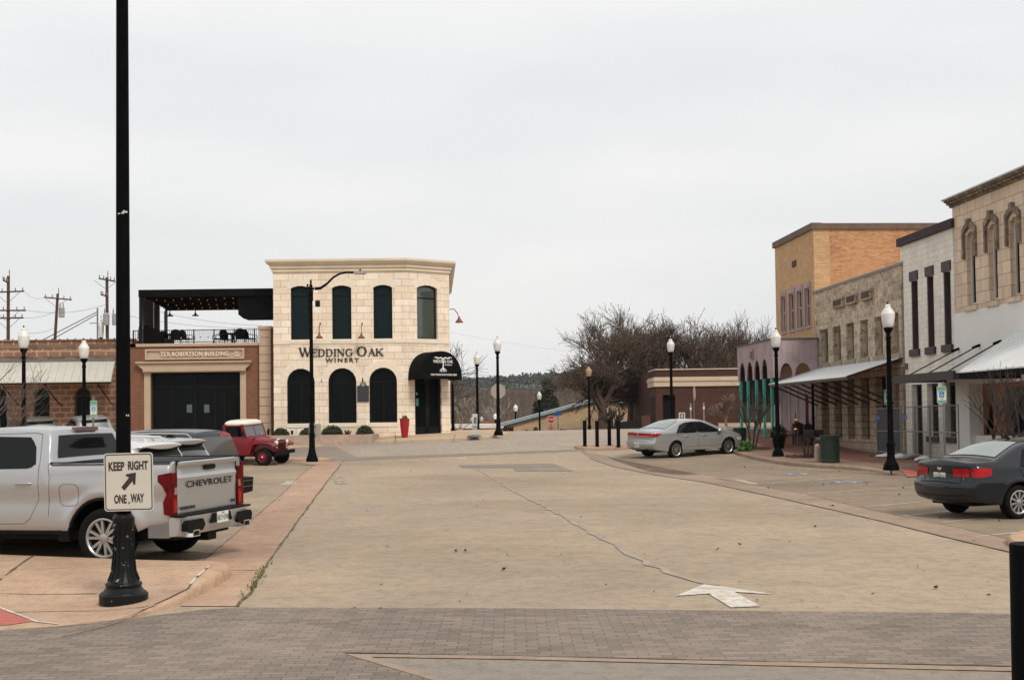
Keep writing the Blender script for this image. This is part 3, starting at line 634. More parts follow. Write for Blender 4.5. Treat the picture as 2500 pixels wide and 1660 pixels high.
# belt course, sills, arch stones
mb = MB(); zb = wx(600, 675)[1]
def both(x0, x1, y0, y1, z0, z1):
    mb.box(x0, xc+.0, y0, y1, z0, z1)
    c = MB(); c.box(0.0, LC, y0, y1, z0, z1); mb.add([tuple(Mc@Vector(v)) for v in c.v], c.f)
both(0, xc, -.035, .03, zb-.05, zb+.17)
for l in lo: mb.box(l[0][0]-.02, l[1][0]+.02, -.03, .12, zl0-.2, zl0-.003)
for l in up: mb.box(l[0][0]-.05, l[1][0]+.05, -.05, .12, zu0-.12, zu0-.003)
mb.build('belt_course', mt['trimstone'], wn)
for l in lo:
    mb = MB(); r = (l[1][0]-l[0][0])/2; voussoirs(mb, (l[0][0]+l[1][0])/2, zl1-r, r+.004, r+.36, 0, math.pi, 9, 0, .012); mb.build('arch_stones', mt['trimstone'], wn)
for l in up:
    mb = MB(); w2 = (l[1][0]-l[0][0])/2; r = (w2*w2+.13**2)/(.26); a = math.asin(w2/r)*1.2; voussoirs(mb, (l[0][0]+l[1][0])/2, zu1-r, r+.004, r+.38, math.pi/2-a, math.pi/2+a, 5, 0, .012, key=.14); mb.build('arch_stones', mt['trimstone'], wn)
mb = MB(); c = MB(); w2 = (cup[1][0]-cup[0][0])/2; r = (w2*w2+.15**2)/.3; a = math.asin(w2/r)*1.2; zc1 = max(p[1] for p in cup)
voussoirs(c, (cup[0][0]+cup[1][0])/2, zc1-r, r+.004, r+.38, math.pi/2-a, math.pi/2+a, 5, 0, .012, key=.14); mb.add([tuple(Mc@Vector(v)) for v in c.v], c.f)
mb.build('arch_stones', mt['trimstone'], wn)
for l in up: window(wn, l, .2, mt['glass_t'], mt['frame'], .06, [('h', zu1-.48, 0, 0)])
for l in lo: window(wn, l, .2, mt['glass'], mt['frame'], .07, [('h', zl1-(l[1][0]-l[0][0])/2, 0, 0), ('v', (l[0][0]+l[1][0])/2, zl0, zl1-(l[1][0]-l[0][0])/2)])
def on_corner(o): o.matrix_local = Mc; return o
on_corner(window(wn, cup, .2, mt['glass_r'], mt['frame'], .07, [('h', zc1-.62, 0, 0)], label='green reflecting window over the entrance'))
mb = MB(); mb.prism(cdo, .1, .2, holes=[shrink(cdo, .1)]); xm = (cdo[0][0]+cdo[1][0])/2
mb.box(xm-.12, xm+.12, .1, .2, -.85, cdo[2][1]); mb.box(cdo[0][0], cdo[1][0], .1, .2, -.85, -.42)
dr = on_corner(mb.build('door', mt['frame'], wn)); g = MB(); g.prism(shrink(cdo, .06), .17, .19); g.build('pane', mt['glass'], dr)
g = MB()
for s in (-1, 1): g.tube([(xm+s*.07, .1, .15), (xm+s*.07, .03, .18), (xm+s*.07, .03, .5), (xm+s*.07, .1, .53)], .014, 6)
g.build('handle', mt['bronze'], dr)
g = MB(); g.box(xm-.62, xm-.46, .155, .165, .62, .98); g.box(xm-.62, xm-.5, .155, .165, 1.15, 1.28); g.build('door_notice', mt['signgreen'], dr)
# lettering on the wall
mb = MB(); xa, zt_ = wx(375, 706); xb, z0_ = wx(965, 768); H = wx(380, 712)[1]-wx(380, 768)[1]; z0_ = wx(670, 767)[1]
h = H*.86
serif(mb, [('W', H*1.05)]+[(q, h) for q in 'EDDING']+[(' ', h), ('O', H*1.12), ('A', h), ('K', h)], z0_, -.02, xa, xb, .03)
xa2, xb2 = wx(556, 797)[0], wx(790, 797)[0]; v, f = text_mb('WINERY', .32, .012, .004, 1.0, spacing=1.35); wv = max(p[0] for p in v)-min(p[0] for p in v)
mb.add([(p[0]*(xb2-xa2)/wv+(xa2+xb2)/2, p[1]-.03, p[2]*.95+wx(670, 797)[1]) for p in v], f)
mb.build('lettering', mt['letter'], wn)
# bell awning over the door: vault running out from the chamfer wall
aw0, aw1 = cxz(1142, 930)[0], cxz(1398, 930)[0]; azb = cxz(1262, 932)[1]; azt = cxz(1262, 742)[1]
mb = MB(); n = 20; pr = 1.25; vs = []
acx = (aw0+aw1)/2; arx = (aw1-aw0)/2+.1; arz = azt-azb
pf = lambda t: (acx-arx*math.copysign(abs(math.cos(t))**.9, math.cos(t)), azb+arz*abs(math.sin(t))**.9)
arcp = [pf(math.pi*i/n) for i in range(n+1)]
arcp2 = [((x-acx)*1.01+acx, (z-azb)*1.0+azb) for x, z in arcp]
mb.prism(arcp2, -pr, -pr+.02)
mb.add([(x, 0.0, z) for x, z in arcp]+[(x, -pr, z) for x, z in arcp2], [(i, i+1, i+n+2, i+n+1) for i in range(n)])
mb.add([(x, 0.0, z-.03) for x, z in arcp]+[(x, -pr, z-.03) for x, z in arcp2], [(i, i+1, i+n+2, i+n+1) for i in range(n)])
aw = on_corner(mb.build('awning', mt['canvas'], wn, smooth=50))
mb = MB(); tx = acx+.08; yt = -pr-.012
v, f = text_mb('WEDDING OAK', .2, .003, .002, .78); mb.add([(p[0]+tx, p[1]+yt, p[2]+azb+.84) for p in v], f)
v, f = text_mb('WINERY', .08, .003, .002, 1.2, spacing=1.2); mb.add([(p[0]+tx+.3, p[1]+yt, p[2]+azb+.68) for p in v], f)
v, f = text_mb('Our Texas Roots Run Deep'.upper(), .115, .003, .003, .86, spacing=1.1); mb.add([(p[0]+acx+.12, p[1]+yt, p[2]+azb+.2) for p in v], f)
q = random.Random(5)
def stroke(pts, w0):
    n = len(pts)
    for i in range(n-1):
        a, b = Vector(pts[i]), Vector(pts[i+1]); d = (b-a).normalized(); nn = Vector((-d.y, d.x)); wa, wb = w0*(1-i/n*.75), w0*(1-(i+1)/n*.75)
        mb.prism([tuple(a-nn*wa), tuple(b-nn*wb), tuple(b+nn*wb), tuple(a+nn*wa)], yt-.004, yt)
T = lambda x, z: (tx+x, azb+z)
stroke([T(0, .5), T(.01, .75), T(0, .95)], .035)
for s in (-1, 1):
    stroke([T(0, .95), T(s*.12, 1.04), T(s*.25, 1.0), T(s*.36, 1.05), T(s*.5, 1.03)], .035)
    stroke([T(s*.2, 1.0), T(s*.33, .99), T(s*.42, 1.04)], .02)
for i in range(11):
    a = (i-5)*.12; stroke([T(0, .56), T(a*.12, .5), T(a*.3+q.uniform(-.02, .02), .43), T(a*.32+q.uniform(-.03, .03), .34)], .014)
g = mb.build('lettering', mt['white_l'], aw)
# plaque between two arches
pl = MB(); (pa, pz0), (pb, pz1) = wx(778, 1085), wx(858, 975)
pl.prism([(pa, pz0), (pb, pz0), (pb, pz1), ((pb+pa)/2+.16, pz1+.02), ((pb+pa)/2+.12, pz1+.15), ((pa+pb)/2, pz1+.2), ((pa+pb)/2-.12, pz1+.15), ((pa+pb)/2-.16, pz1+.02), (pa, pz1)], -.06, -.012)
p_ = pl.build('plaque', M('dark_bronze_plaque', (.025, .03, .035), .5), wn)
pl = MB(); pl.lathe([(.0, 0), (.1, 0), (.1, .02), (.0, .02)], 14, c=((pa+pb)/2, -.085, pz1+.07), axis='y'); pl.build('medallion', M('pale_bronze', (.25, .25, .23), .5), p_)
# gooseneck lamps on the wall
for cx, par in ((523, wn), (814, wn)):
    x, z = wx(cx, 645); _, ztp = wx(cx, 550)
    mb = MB(); mb.tube([(x, 0, ztp), (x, -.12, ztp+.1), (x, -.3, ztp+.08), (x, -.42, ztp-.15), (x, -.48, z+.25)], .018, 6)
    mb.lathe([(.03, .28), (.05, .2), (.06, .14), (.2, .0), (.19, -.01), (.05, .12)], 14, c=(x, -.5, z-.02), cap=False)
    mb.build('gooseneck_lamp', mt['copper'], par, smooth=50)
p1 = P(1103, 757, 64); p2 = P(1122, 790, 64); b = Vector((A0.x, WY, 0)); mb = MB()
pts = [P(1096, 756, 64.3), P(1108, 754, 64), P(1117, 765, 63.8), P(1121, 778, 63.7)]
mb.tube([Vector(p)-b for p in pts], .022, 6); d = Vector(P(1121, 778, 63.7))-b
mb.lathe([(.05, .1), (.07, 0), (.22, -.2), (.2, -.21)], 12, c=d, cap=False); mb.build('gooseneck_lamp', mt['copper'], wn, smooth=50)

# ---------------------------------------------------------------- brick terrace building (roof deck with pergola)
TY = 61.0
fx = Frame((P(318, 900, TY).x, TY, 0), (1, 0, 0)); t0 = thing('brick_terrace_building', 'one storey orange brown brick building with a railed roof terrace and wide dark doorway', 'building', fx.O)
Z1 = lambda cx, cy: fx.xz(.2964*cx, 600+.2964*cy)
xr = Z1(2140, 1000)[0]; zc0 = Z1(1600, 828)[1]; zc1_ = Z1(1600, 803)[1]
do = rect(Z1(1242, 1200)[0], Z1(1980, 1200)[0], -1.1, Z1(1600, 1040)[1])
mb = MB(); facade(mb, rect(0, xr, ZB, zc0), [do], 0, .35); box_shell(mb, 0, xr, 0, 14, ZB, zc0); mb.build('wall', mt['brick'], t0)
mb = MB(); mb.box(-.05, xr, -.08, .5, zc0+.002, zc1_); mb.box(-.05, .3, -.08, 14, zc0+.002, zc1_); mb.build('coping', mt['caststone'], t0)
mb = MB(); mb.box(.02, xr-.02, .5, 13.9, zc0-.5, zc0+.01); mb.build('terrace_floor', mt['caststone'], t0)
# stone surround with entablature
mb = MB(); ja, jb = Z1(1190, 1200)[0], Z1(2028, 1200)[0]; zj = Z1(1600, 1042)[1]; ze = Z1(1600, 965)[1]
mb.box(ja, do[0][0]-.002, -.06, .1, ZB, zj); mb.box(do[1][0]+.002, jb, -.06, .1, ZB, zj)
ea, eb = Z1(1135, 970)[0], Z1(2076, 970)[0]; pr_ = [(ja-.02, zj+.002), (jb+.02, zj+.002), (jb+.02, zj+.16), (jb+.2, zj+.3), (eb, ze-.06), (eb, ze), (ea, ze), (ea, ze-.06), (ja-.2, zj+.3), (ja-.02, zj+.16)]
mb.prism(pr_, -.22, .05); mb.box(ja, jb, -.26, -.2, zj+.05, zj+.11); mb.box(ea-.03, eb+.03, -.34, .04, ze+.002, ze+.08)
mb.build('door_surround', mt['caststone'], t0)
mb = MB(); mb.prism(do, .25, .34, holes=[shrink(do, .09)])
for cxx in (1410, 1600, 1760, 1840): mb.box(Z1(cxx, 1200)[0]-.04, Z1(cxx, 1200)[0]+.04, .25, .33, -1.1, zj)
mb.box(do[0][0], do[1][0], .25, .33, zj-.75, zj-.68)
dr = mb.build('door', mt['frame'], t0); g = MB(); g.prism(shrink(do, .05), .3, .32); g.build('pane', mt['glass'], dr)
g = MB()
for cxx in (1550, 1693): a, z = Z1(cxx, 1340); g.box(a-.13, a+.13, .235, .245, z-.2, z+.2)
g.build('door_notice', M('pale_green_notice', (.07, .11, .095), .6), dr)
# sign panel with raised letters
sa, sz0 = Z1(1206, 932); sb, sz1 = Z1(2008, 855); zz0, zz1 = Z1(1600, 930)[1], Z1(1600, 855)[1]
mb = MB(); mb.box(sa, sb, -.045, .03, zz0, zz1); mb.prism(rect(sa-.04, sb+.04, zz0-.04, zz1+.04), -.13, -.0, holes=[rect(sa+.05, sb-.05, zz0+.05, zz1-.05)])
sg = mb.build('sign_panel', mt['caststone'], t0)
mb = MB(); v, f = text_mb('TEX ROBERTSON BUILDING', .5, .03, .008, .72, spacing=1.15); wv = max(p[0] for p in v)-min(p[0] for p in v); xa, xb = Z1(1328, 890)[0], Z1(1888, 890)[0]; zt_ = Z1(1600, 893)[1]
hv = max(p[2] for p in v)-min(p[2] for p in v); hh = Z1(1600, 873)[1]-Z1(1600, 911)[1]
mb.add([(p[0]*(xb-xa)/wv+(xa+xb)/2, p[1]-.11, p[2]*hh/hv+zt_) for p in v], f)
for s_, cy in (('EST', 880), ('1885', 903)):
    x, z = Z1(1956, cy); v, f = text_mb(s_, .15, .03, .004, 1.0); mb.add([(p[0]+x, p[1]-.09, p[2]+z) for p in v], f)
mb.build('lettering', M('cream_letters', (.8, .68, .52), .8, var=.03), sg)
# railing
mb = MB(); ra, rb = Z1(1092, 740)[0], Z1(2125, 740)[0]; zr0, zr1 = zc1_+.07, Z1(1600, 693)[1]
for z in (zr0, zr1): mb.box(ra, rb, .1, .13, z-.018, z+.018)
nb = 62
for i in range(nb+1):
    x = ra+(rb-ra)*i/nb; t_ = .028 if i % 10 == 0 else .009
    mb.box(x-t_, x+t_, .115-t_, .115+t_, zc1_-.02 if i % 10 == 0 else zr0, zr1+(.03 if i % 10 == 0 else 0))
mb.build('railing', mt['black'], t0)
# blocks pilaster between brick building and winery
mb = MB(); xa, xb = Z1(2143, 1000)[0], Z1(2236, 1000)[0]; zt2 = Z1(2190, 690)[1]; hb = (Z1(2190, 770)[1]-Z1(2190, 840)[1])
z = zt2; ztop_p = Z1(2190, 664)[1]
while z > ZB+.3: mb.box(xa+.0, xb, -.22, .5, z-hb+.03, z); z -= hb
mb.box(xa+.03, xb-.03, -.18, .48, ZB, zt2); mb.box(xa-.06, xb+.04, -.28, .55, zt2+.002, ztop_p); mb.box(xb+.002, xb+.2, -.03, 6, ZB, zt2+.1)
mb.build('pilaster', mt['caststone'], t0)
mb = MB(); mb.box(xb+.003, A0.x-fx.O.x-.01, -.05, .0, ZB, zt2); mb.build('brick_slip', mt['brick'], t0)

# pergola standing on the terrace
ZC = lambda cx, cy: (310+.1609*cx, 680+.1609*cy)
pz = P(*ZC(185, 180), TY); pg = thing('pergola', 'black flat roofed pergola with hanging bulbs on the brick terrace', 'pergola', (pz.x, TY, zc1_-.5))
HB = 14.0; pL = Vector((0, 0)); xR = P(*ZC(2215, 150), TY).x-pz.x-.02; zT = pz.z-(zc1_-.5); backY = 8.4
xLb = P(404, 750, TY+backY).x-pz.x
mb = MB(); mb.prism([(0, 0), (xR, 0), (xR, backY), (xLb, backY)], zT-.13, zT, plane='xy'); mb.box(-.03, xR, -.03, .1, zT-.34, zT+.02)
mb.box(xLb, xR, backY-.1, backY, zT-.28, zT-.135)
for i in range(1, 9): mb.box(xLb*(i/9)+.02, xR, backY*i/9-.03, backY*i/9+.03, zT-.24, zT-.14)
mb.build('roof', mt['canvas'], pg)
def post(x, y, w, mtl, h): m_ = MB(); m_.box(x-w, x+w, y-w, y+w, .51 if y < .3 else 0, h); m_.build('post', mtl, pg)
post(.05, .06, .06, mt['navy'], zT-.14); post(xLb*.45, backY*.45, .07, mt['navy'], zT-.14); post(xLb+.05, backY-.1, .08, mt['bronze'], zT-.29); post(xLb*.72, backY*.7, .06, mt['navy'], zT-.14)
mb = MB()
for a, b, z in ((.02, .4, 0), (.52, .75, 0)):
    n = 16
    for i in range(n):
        t1, t2 = a+(b-a)*i/n, a+(b-a)*(i+1)/n; o1, o2 = .06*math.sin(i*1.9), .06*math.sin((i+1)*1.9)
        mb.add([(xLb*t1+o1, backY*t1, .05), (xLb*t2+o2, backY*t2, .05), (xLb*t2+o2, backY*t2, zT-.14), (xLb*t1+o1, backY*t1, zT-.14)], [(0, 1, 2, 3)])
mb.build('curtain', M('dusty_brown_curtain', (.10, .08, .065), .9, var=.2), pg, recalc=False)
mb = MB(); mb.prism([(xR-1.75, zT-.36), (xR-1.75, zT-1.25), (xR-1.5, zT-1.45), (xR, zT-1.45), (xR, zT-.36)], .15, 1.4); mb.build('speaker_housing', mt['canvas'], pg)
mb = MB()
for cx_ in (650, 1038, 1950):
    x = P(*ZC(cx_, 440), TY+backY-.3).x-pz.x; mb.lathe([(.05, .2), (.06, .1), (.2, .03), (.2, 0)], 10, c=(x, backY-.3, zT-.62)); mb.tube([(x, backY-.3, zT-.14), (x, backY-.3, zT-.4)], .03, 6)
mb.build('hanging_lamp', mt['navy'], pg)
mb = MB()
for r_, yy in enumerate((1.6, 4.2, 6.6)):
    for i in range(13):
        x = xLb*yy/backY+.6+r_*.2+i*(xR-1)/13.0; BL = (x, yy, zT-.33-.05*math.sin(i*1.3))
        if r_ == i == 0: mb.lathe([(.0, .04), (.02, .015), (.022, -.015), (.0, -.04)], 6, cap=False); b0_ = mb.build('bulb', M('warm_bulb', (.8, .4, .15), .4, var=0, emit=(1, .42, .12), es=.25), pg); b0_.location = BL
        else: c_ = b0_.copy(); COL.objects.link(c_); c_.parent = pg; c_.location = BL
# terrace furniture
def chair_proto(loc, rz, label):
    t = thing('terrace_chair', label, 'chair', loc, rz, 'chairs on the roof terrace')
    mb = MB(); mb.box(-.24, .24, -.24, .24, .40, .45); mb.build('seat', mt['navy'], t)
    mb = MB(); n = 8; vs = []
    for k, (z, wd, yy) in enumerate(((.44, .24, .24), (.62, .27, .28), (.8, .25, .33), (.9, .16, .35), (.93, .05, .36))):
        for i in range(n+1): u = i/n*2-1; vs.append((u*wd, yy-.07*u*u, z))
    mb.add(vs, [(k*(n+1)+i, k*(n+1)+i+1, (k+1)*(n+1)+i+1, (k+1)*(n+1)+i) for k in range(4) for i in range(n)]); mb.build('backrest', mt['navy'], t, recalc=False)
    for sx in (-1, 1):
        mb = MB(); mb.tube([(sx*.27, .25, .68), (sx*.29, .0, .66), (sx*.28, -.24, .63), (sx*.27, -.27, .42)], .017, 6); mb.build('arm', mt['navy'], t)
        for sy in (-1, 1): mb = MB(); mb.tube([(sx*.23, sy*.22, .4), (sx*.27, sy*.26, 0)], .016, 6); mb.build('leg', mt['navy'], t)
    return t
zd = zc0+.01; ch0 = None
chairs = [(399, 1.9, 20, 'woven terrace chair beside the tan pergola post, back to the street'), (431, 1.4, 185, 'large backed woven terrace chair centred at the left table'), (457, 1.2, 70, 'terrace chair in profile right of the left table group'), (535, 1.4, -60, 'leftmost terrace chair of the right table group'), (552, 1.9, 160, 'low woven terrace chair second in the right table group'), (588, 1.3, 185, 'tall round backed terrace chair in front of the right table'), (611, 1.5, 75, 'terrace chair in profile nearest the stone pilaster')]
for px, dy, a, lb in chairs:
    p = P(px, 840, TY+dy); L = (p.x, TY+dy, zd)
    if ch0 is None: ch0 = chair_proto(L, R(a), lb)
    else: dup(ch0, L, lb, R(a))
for px, lb in ((418, 'round draped table among the left terrace chairs'), (567, 'round draped table among the right terrace chairs')):
    p = P(px, 840, TY+1.9); t = thing('terrace_table', lb, 'table', (p.x, TY+1.9, zd), 0, 'tables on the roof terrace')
    mb = MB(); mb.lathe([(.5, .70), (.52, .72), (.52, .74), (.0, .745)], 20); mb.build('tabletop', mt['frame'], t)
    mb = MB(); mb.lathe([(.06, .7), (.05, .1), (.3, .03), (.3, 0)], 14); mb.build('pedestal', mt['navy'], t)
p = P(366, 840, TY+1.3); t = thing('covered_grill', 'black covered grill at the left end of the terrace', 'grill', (p.x, TY+1.3, zd))
mb = MB(); mb.prism([(-.45, 0), (.9, 0), (.85, .35), (.6, .62), (.3, .95), (-.1, 1.15), (-.45, 1.12), (-.5, .7)], -.35, .35); mb.build('cover', mt['canvas'], t)
mb = MB(); mb.box(.5, 1.1, -.3, .3, .0, .45); mb.build('side_shelf', mt['navy'], t)

# ---------------------------------------------------------------- red sandstone building on the far left
LY = 66.0
fl = Frame((P(-260, 900, LY).x, LY, 0), (1, 0, 0)); t1 = thing('sandstone_building', 'low red sandstone building with arched windows under a pale metal awning', 'building', fl.O)
Z4 = lambda cx, cy: fl.xz(cx/6.533, 820+cy/6.533)
xr = fl.xz(330, 900)[0]; zt1 = Z4(900, 80)[1]
wins = []
for cx, wd in ((-10, 128), (663, 128), (1320, 132), (-690, 128), (-1370, 128)): a, b = Z4(cx-wd, 1100)[0], Z4(cx+wd, 1100)[0]; wins.append(arch(a, b, -.4, Z4(663, 828)[1]))
mb = MB(); facade(mb, rect(0, xr, ZB, zt1), wins, 0, .25); box_shell(mb, 0, xr, 0, 12, ZB, zt1); mb.build('wall', mt['redstone'], t1)
mb = MB(); zs = [Z4(900, y)[1] for y in (142, 195, 322, 385)]
mb.box(0, xr, -.03, .02, zs[1], zs[0]); mb.box(0, xr, -.03, .02, zs[3], zs[2]); mb.build('block_bands', mt['redband'], t1)
mb = MB(); mb.box(0, xr, -.08, .3, zt1+.002, zt1+.07)
for i in range(60): mb.box(i*.42+.1, i*.42+.16, -.06, -.02, zt1+.07, zt1+.13)
mb.build('coping', mt['redband'], t1)
for l in wins: window(t1, l, .22, mt['glass'], mt['bronze'], .09, [('h', Z4(663, 960)[1], 0, 0)])
# awning sheet with seams, iron brackets
zA, zB_ = Z4(900, 412)[1], Z4(900, 728)[1]; yA = -2.0; zB2 = fl.xz(150, 820+728/6.533, yA)[1]; xe = fl.xz(281.7, 884)[0]; xe2 = fl.xz(271.5, 932, yA)[0]
mb = MB(); mb.add([(0, -.03, zA), (xe, -.03, zA), (xe2, yA, zB2), (0, yA, zB2)]+[(0, -.03, zA-.05), (xe, -.03, zA-.05), (xe2, yA, zB2-.05), (0, yA, zB2-.05)], [(0, 1, 2, 3), (4, 5, 6, 7), (0, 1, 5, 4), (1, 2, 6, 5), (2, 3, 7, 6), (3, 0, 4, 7)])
for i in range(46):
    x = xe-.02-i*.42
    if x > .1: mb.tube([(x, -.04, zA+.012), (x+(xe2-xe), yA, zB2+.012)], .012, 4)
aw = mb.build('awning', mt['metal_w'], t1)
mb = MB(); mb.box(0, xe, -.07, -.004, zA+.004, zA+.14); mb.build('flashing', mt['steel'], aw)
mb = MB()
for cx in (290, 945, 1765): x = Z4(cx, 760)[0]; mb.tube([(x-.1, yA+.1, zB2-.06), (x+.05, yA+.5, zB2-.5), (x+.15, -.5, zB2-1.1), (x+.18, -.03, zB2-1.25)], .03, 6)
mb.box(0, xe2, yA-.03, yA+.05, zB2-.13, zB2-.052); mb.build('bracket', mt['black'], t1)

# ---------------------------------------------------------------- shops down the right-hand side
QF = 16.5
def rframe(px, q=QF): 
    r = ray(px, 1000); t = q/N_ST.dot(r); p = r*t; return Frame((p.x, p.y, 0), -D_ST)
def roof_box(mb, x0, x1, d, z0, z1, m=0): box_shell(mb, x0, x1, 0, d, z0, z1, m)
Z5 = lambda fr, cx, cy, yo=0: fr.xz(1750+.4146*cx, 500+.4146*cy, yo)
Z6 = lambda fr, cx, cy, yo=0: fr.xz(2200+.2423*cx, 380+.2423*cy, yo)
Z7 = lambda fr, cx, cy, yo=0: fr.xz(2150+cx/4.237, 760+cy/4.237, yo)
Z8 = lambda fr, cx, cy, yo=0: fr.xz(1980+.2041*cx, 820+.2041*cy, yo)
# tan brick, two storeys
fa = rframe(1899); t2 = thing('tan_brick_building', 'tall tan brick building with lavender framed upper windows and weathered orange side wall', 'building', fa.O, fa.rz)
xR = fa.xz(1990, 800)[0]; zt = Z5(fa, 560, 150)[1]; zt = (zt+Z5(fa, 365, 245)[1])/2
ws = []
for a, b, t_, bt in ((378, 410, 512, 768), (425, 460, 490, 752), (472, 508, 472, 740), (518, 555, 452, 725)):
    xa, xb = Z5(fa, a, 600)[0], Z5(fa, b, 600)[0]; ws.append((xa, xb, Z5(fa, (a+b)/2, bt)[1], Z5(fa, (a+b)/2, t_)[1]))
z0w = sum(w_[2] for w_ in ws)/4; z1w = sum(w_[3] for w_ in ws)/4
hl = [rect(a+.1, b-.1, z0w+.1, z1w-.25) for a, b, _, _ in ws]
mb = MB(); facade(mb, rect(0, xR, ZB, zt), hl, 0, .15); mb.add([(0, 0, ZB), (0, 18, ZB), (0, 18, zt), (0, 0, zt)], [(0, 1, 2, 3)]); mb.add([(0, 0, zt), (xR, 0, zt), (xR, 18, zt), (0, 18, zt)], [(0, 1, 2, 3)]); mb.add([(0, 18, ZB), (xR, 18, ZB), (xR, 18, zt), (0, 18, zt)], [(0, 1, 2, 3)])
mb.add([(xR, 0, ZB), (xR, .7, ZB), (xR, .7, zt), (xR, 0, zt)], [(0, 1, 2, 3)]); mb.build('wall', mt['tanbrick'], t2)
mb = MB(); mb.add([(xR, .7, ZB), (xR, 18, ZB), (xR, 18, zt), (xR, .7, zt)], [(0, 1, 2, 3)]); mb.build('side_wall', mt['orangebrick'], t2)
mb = MB(); mb.box(-.1, xR+.08, -.1, .35, zt+.002, zt+.28); mb.box(xR-.3, xR+.08, .352, 18, zt+.002, zt+.26); mb.build('parapet_cap', mt['brown'], t2)
for h, (a, b, _, _) in zip(hl, ws):
    wdw = window(t2, h, .13, mt['glass'], mt['lav_trim'], .05, [('h', (z0w+z1w)/2, 0, 0)])
    mb = MB(); mb.prism(rect(a, b, z0w, z1w), -.04, .02, holes=[shrink(h, .002)]); mb.build('casing', mt['lavender'], wdw)
mb = MB(); xv, zv = Z5(fa, 457, 348); mb.box(xv-.28, xv+.28, -.04, .02, zv-.14, zv+.14); mb.build('vent_grille', mt['rust'], t2)
mb = MB(); mb.box(0, xR, -.03, .0, ZB, -.1+2.0); mb.build('shop_front', mt['lavender'], t2)
# county annex of stained limestone
fb = rframe(1990); t3 = thing('limestone_annex', 'stained rough limestone annex with small upper windows and corrugated awning', 'building', fb.O, fb.rz)
xR = fb.xz(2208, 800)[0]; zt = (Z5(fb, 580, 520)[1]+Z5(fb, 1100, 352)[1])/2
ups = []; los = []
z1w = sum(Z5(fb, x, y)[1] for x, y in ((636, 735), (712, 714), (790, 694), (872, 675), (957, 652)))/5; z0w = sum(Z5(fb, x, y)[1] for x, y in ((636, 945), (712, 925), (790, 908), (872, 893), (957, 880)))/5
for a, b in ((605, 655), (683, 730), (762, 808), (845, 890), (930, 978), (1025, 1072)): ups.append(rect(Z5(fb, a, 800)[0], Z5(fb, b, 800)[0], z0w, z1w))
for a, b in ((130, 215), (280, 370), (440, 525), (600, 700), (775, 905), (985, 1062)): los.append(rect(Z8(fb, a, 1000)[0], Z8(fb, b, 1000)[0], -1.0, 1.35))
zsp = 1.6
mb = MB(); facade(mb, rect(0, xR, zsp, zt), ups, 0, .3); mb.add([(0, 0, zt-.3), (xR, 0, zt-.3), (xR, 15, zt-.3), (0, 15, zt-.3)], [(0, 1, 2, 3)]); mb.add([(xR, 0, ZB), (xR, 15, ZB), (xR, 15, zt), (xR, 0, zt)], [(0, 1, 2, 3)]); mb.add([(0, 15, ZB), (xR, 15, ZB), (xR, 15, zt), (0, 15, zt)], [(0, 1, 2, 3)]); mb.build('upper_wall', mt['rubble'], t3)
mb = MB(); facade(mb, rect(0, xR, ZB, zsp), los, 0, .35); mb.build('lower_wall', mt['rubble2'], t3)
mb = MB(); mb.box(0, xR, -.04, .3, zt+.002, zt+.1); mb.build('flashing', mt['steel'], t3)
mb = MB()
for l in ups: mb.box(l[0][0]-.12, l[1][0]+.12, -.05, .06, z0w-.24, z0w-.002)
mb.box(0, xR, -.012, .0, z0w-.42, z0w-.24); mb.build('sill_course', M('grey_stone_sill', (.27, .225, .18), .85, var=.15), t3)
for l in ups: window(t3, l, .28, mt['glass_r'], M('tan_frame', (.3, .23, .16), .7), .09, [('v', (l[0][0]+l[1][0])/2, z0w, z1w)])
for l in los: window(t3, l, .33, mt['glass'], mt['bronze'], .08, [('h', .2, 0, 0)], name='shop_window')
for s_, cx, cy, wd in (('BURNET', 726, 578, 54), ('COUNTY', 805, 556, 56), ('ANNEX', 892, 532, 56)):
    xa, z = Z5(fb, cx-wd/2, cy); xb = Z5(fb, cx+wd/2, cy)[0]; z = sum(Z5(fb, a, b)[1] for a, b in ((726, 578), (805, 556), (892, 532)))/3
    mb = MB(); mb.box(xa, xb, -.12, .0, z-.2, z+.2); pl_ = mb.build('name_block', mt['rubble2'], t3)
    mb = MB(); v, f = text_mb(s_, .3, .012, .012, 1.0); wv = max(p[0] for p in v)-min(p[0] for p in v); mb.add([(p[0]*(xb-xa)*.86/wv+(xa+xb)/2, p[1]-.135, p[2]+z) for p in v], f); mb.build('lettering', mt['letter'], pl_)
# corrugated awning with iron struts
yo = -2.04; xo0, zo = fb.xz(1876, 940, yo); xo1, zo1 = fb.xz(2067, 916, yo); zo = (zo+zo1)/2; zw = fb.xz(2204, 873)[1]; xw1 = fb.xz(2204, 873)[0]
mb = MB(); n = 130; vs = []
for i in range(n+1):
    t_ = i/n; x = xo0+(xw1-xo0)*t_; dz = .018*math.sin(i*math.pi/1.5); vs += [(x, -.02, zw+dz), (x, yo, zo+dz), (x, yo, zo+dz-.02), (x, -.02, zw+dz-.02)]
mb.add(vs, [(4*i+a, 4*i+(a+1) % 4, 4*(i+1)+(a+1) % 4, 4*(i+1)+a) for i in range(n) for a in range(4)]); aw = mb.build('awning', mt['metal_b'], t3, smooth=50)
mb = MB(); mb.box(xo0, xw1, yo+.03, yo+.1, zo-.12, zo-.03); mb.box(xo0, xw1, -.1, -.02, zw-.14, zw-.04)
for i in range(8):
    x = xo0+(xw1-xo0)*(i+.3)/8; mb.tube([(x, yo+.06, zo-.07), (x, -.04, zw-.1)], .035, 5); mb.tube([(x, yo+.1, zo-.08), (x, -.02, zo-.95)], .035, 5)
mb.build('strut', mt['bronze'], aw)
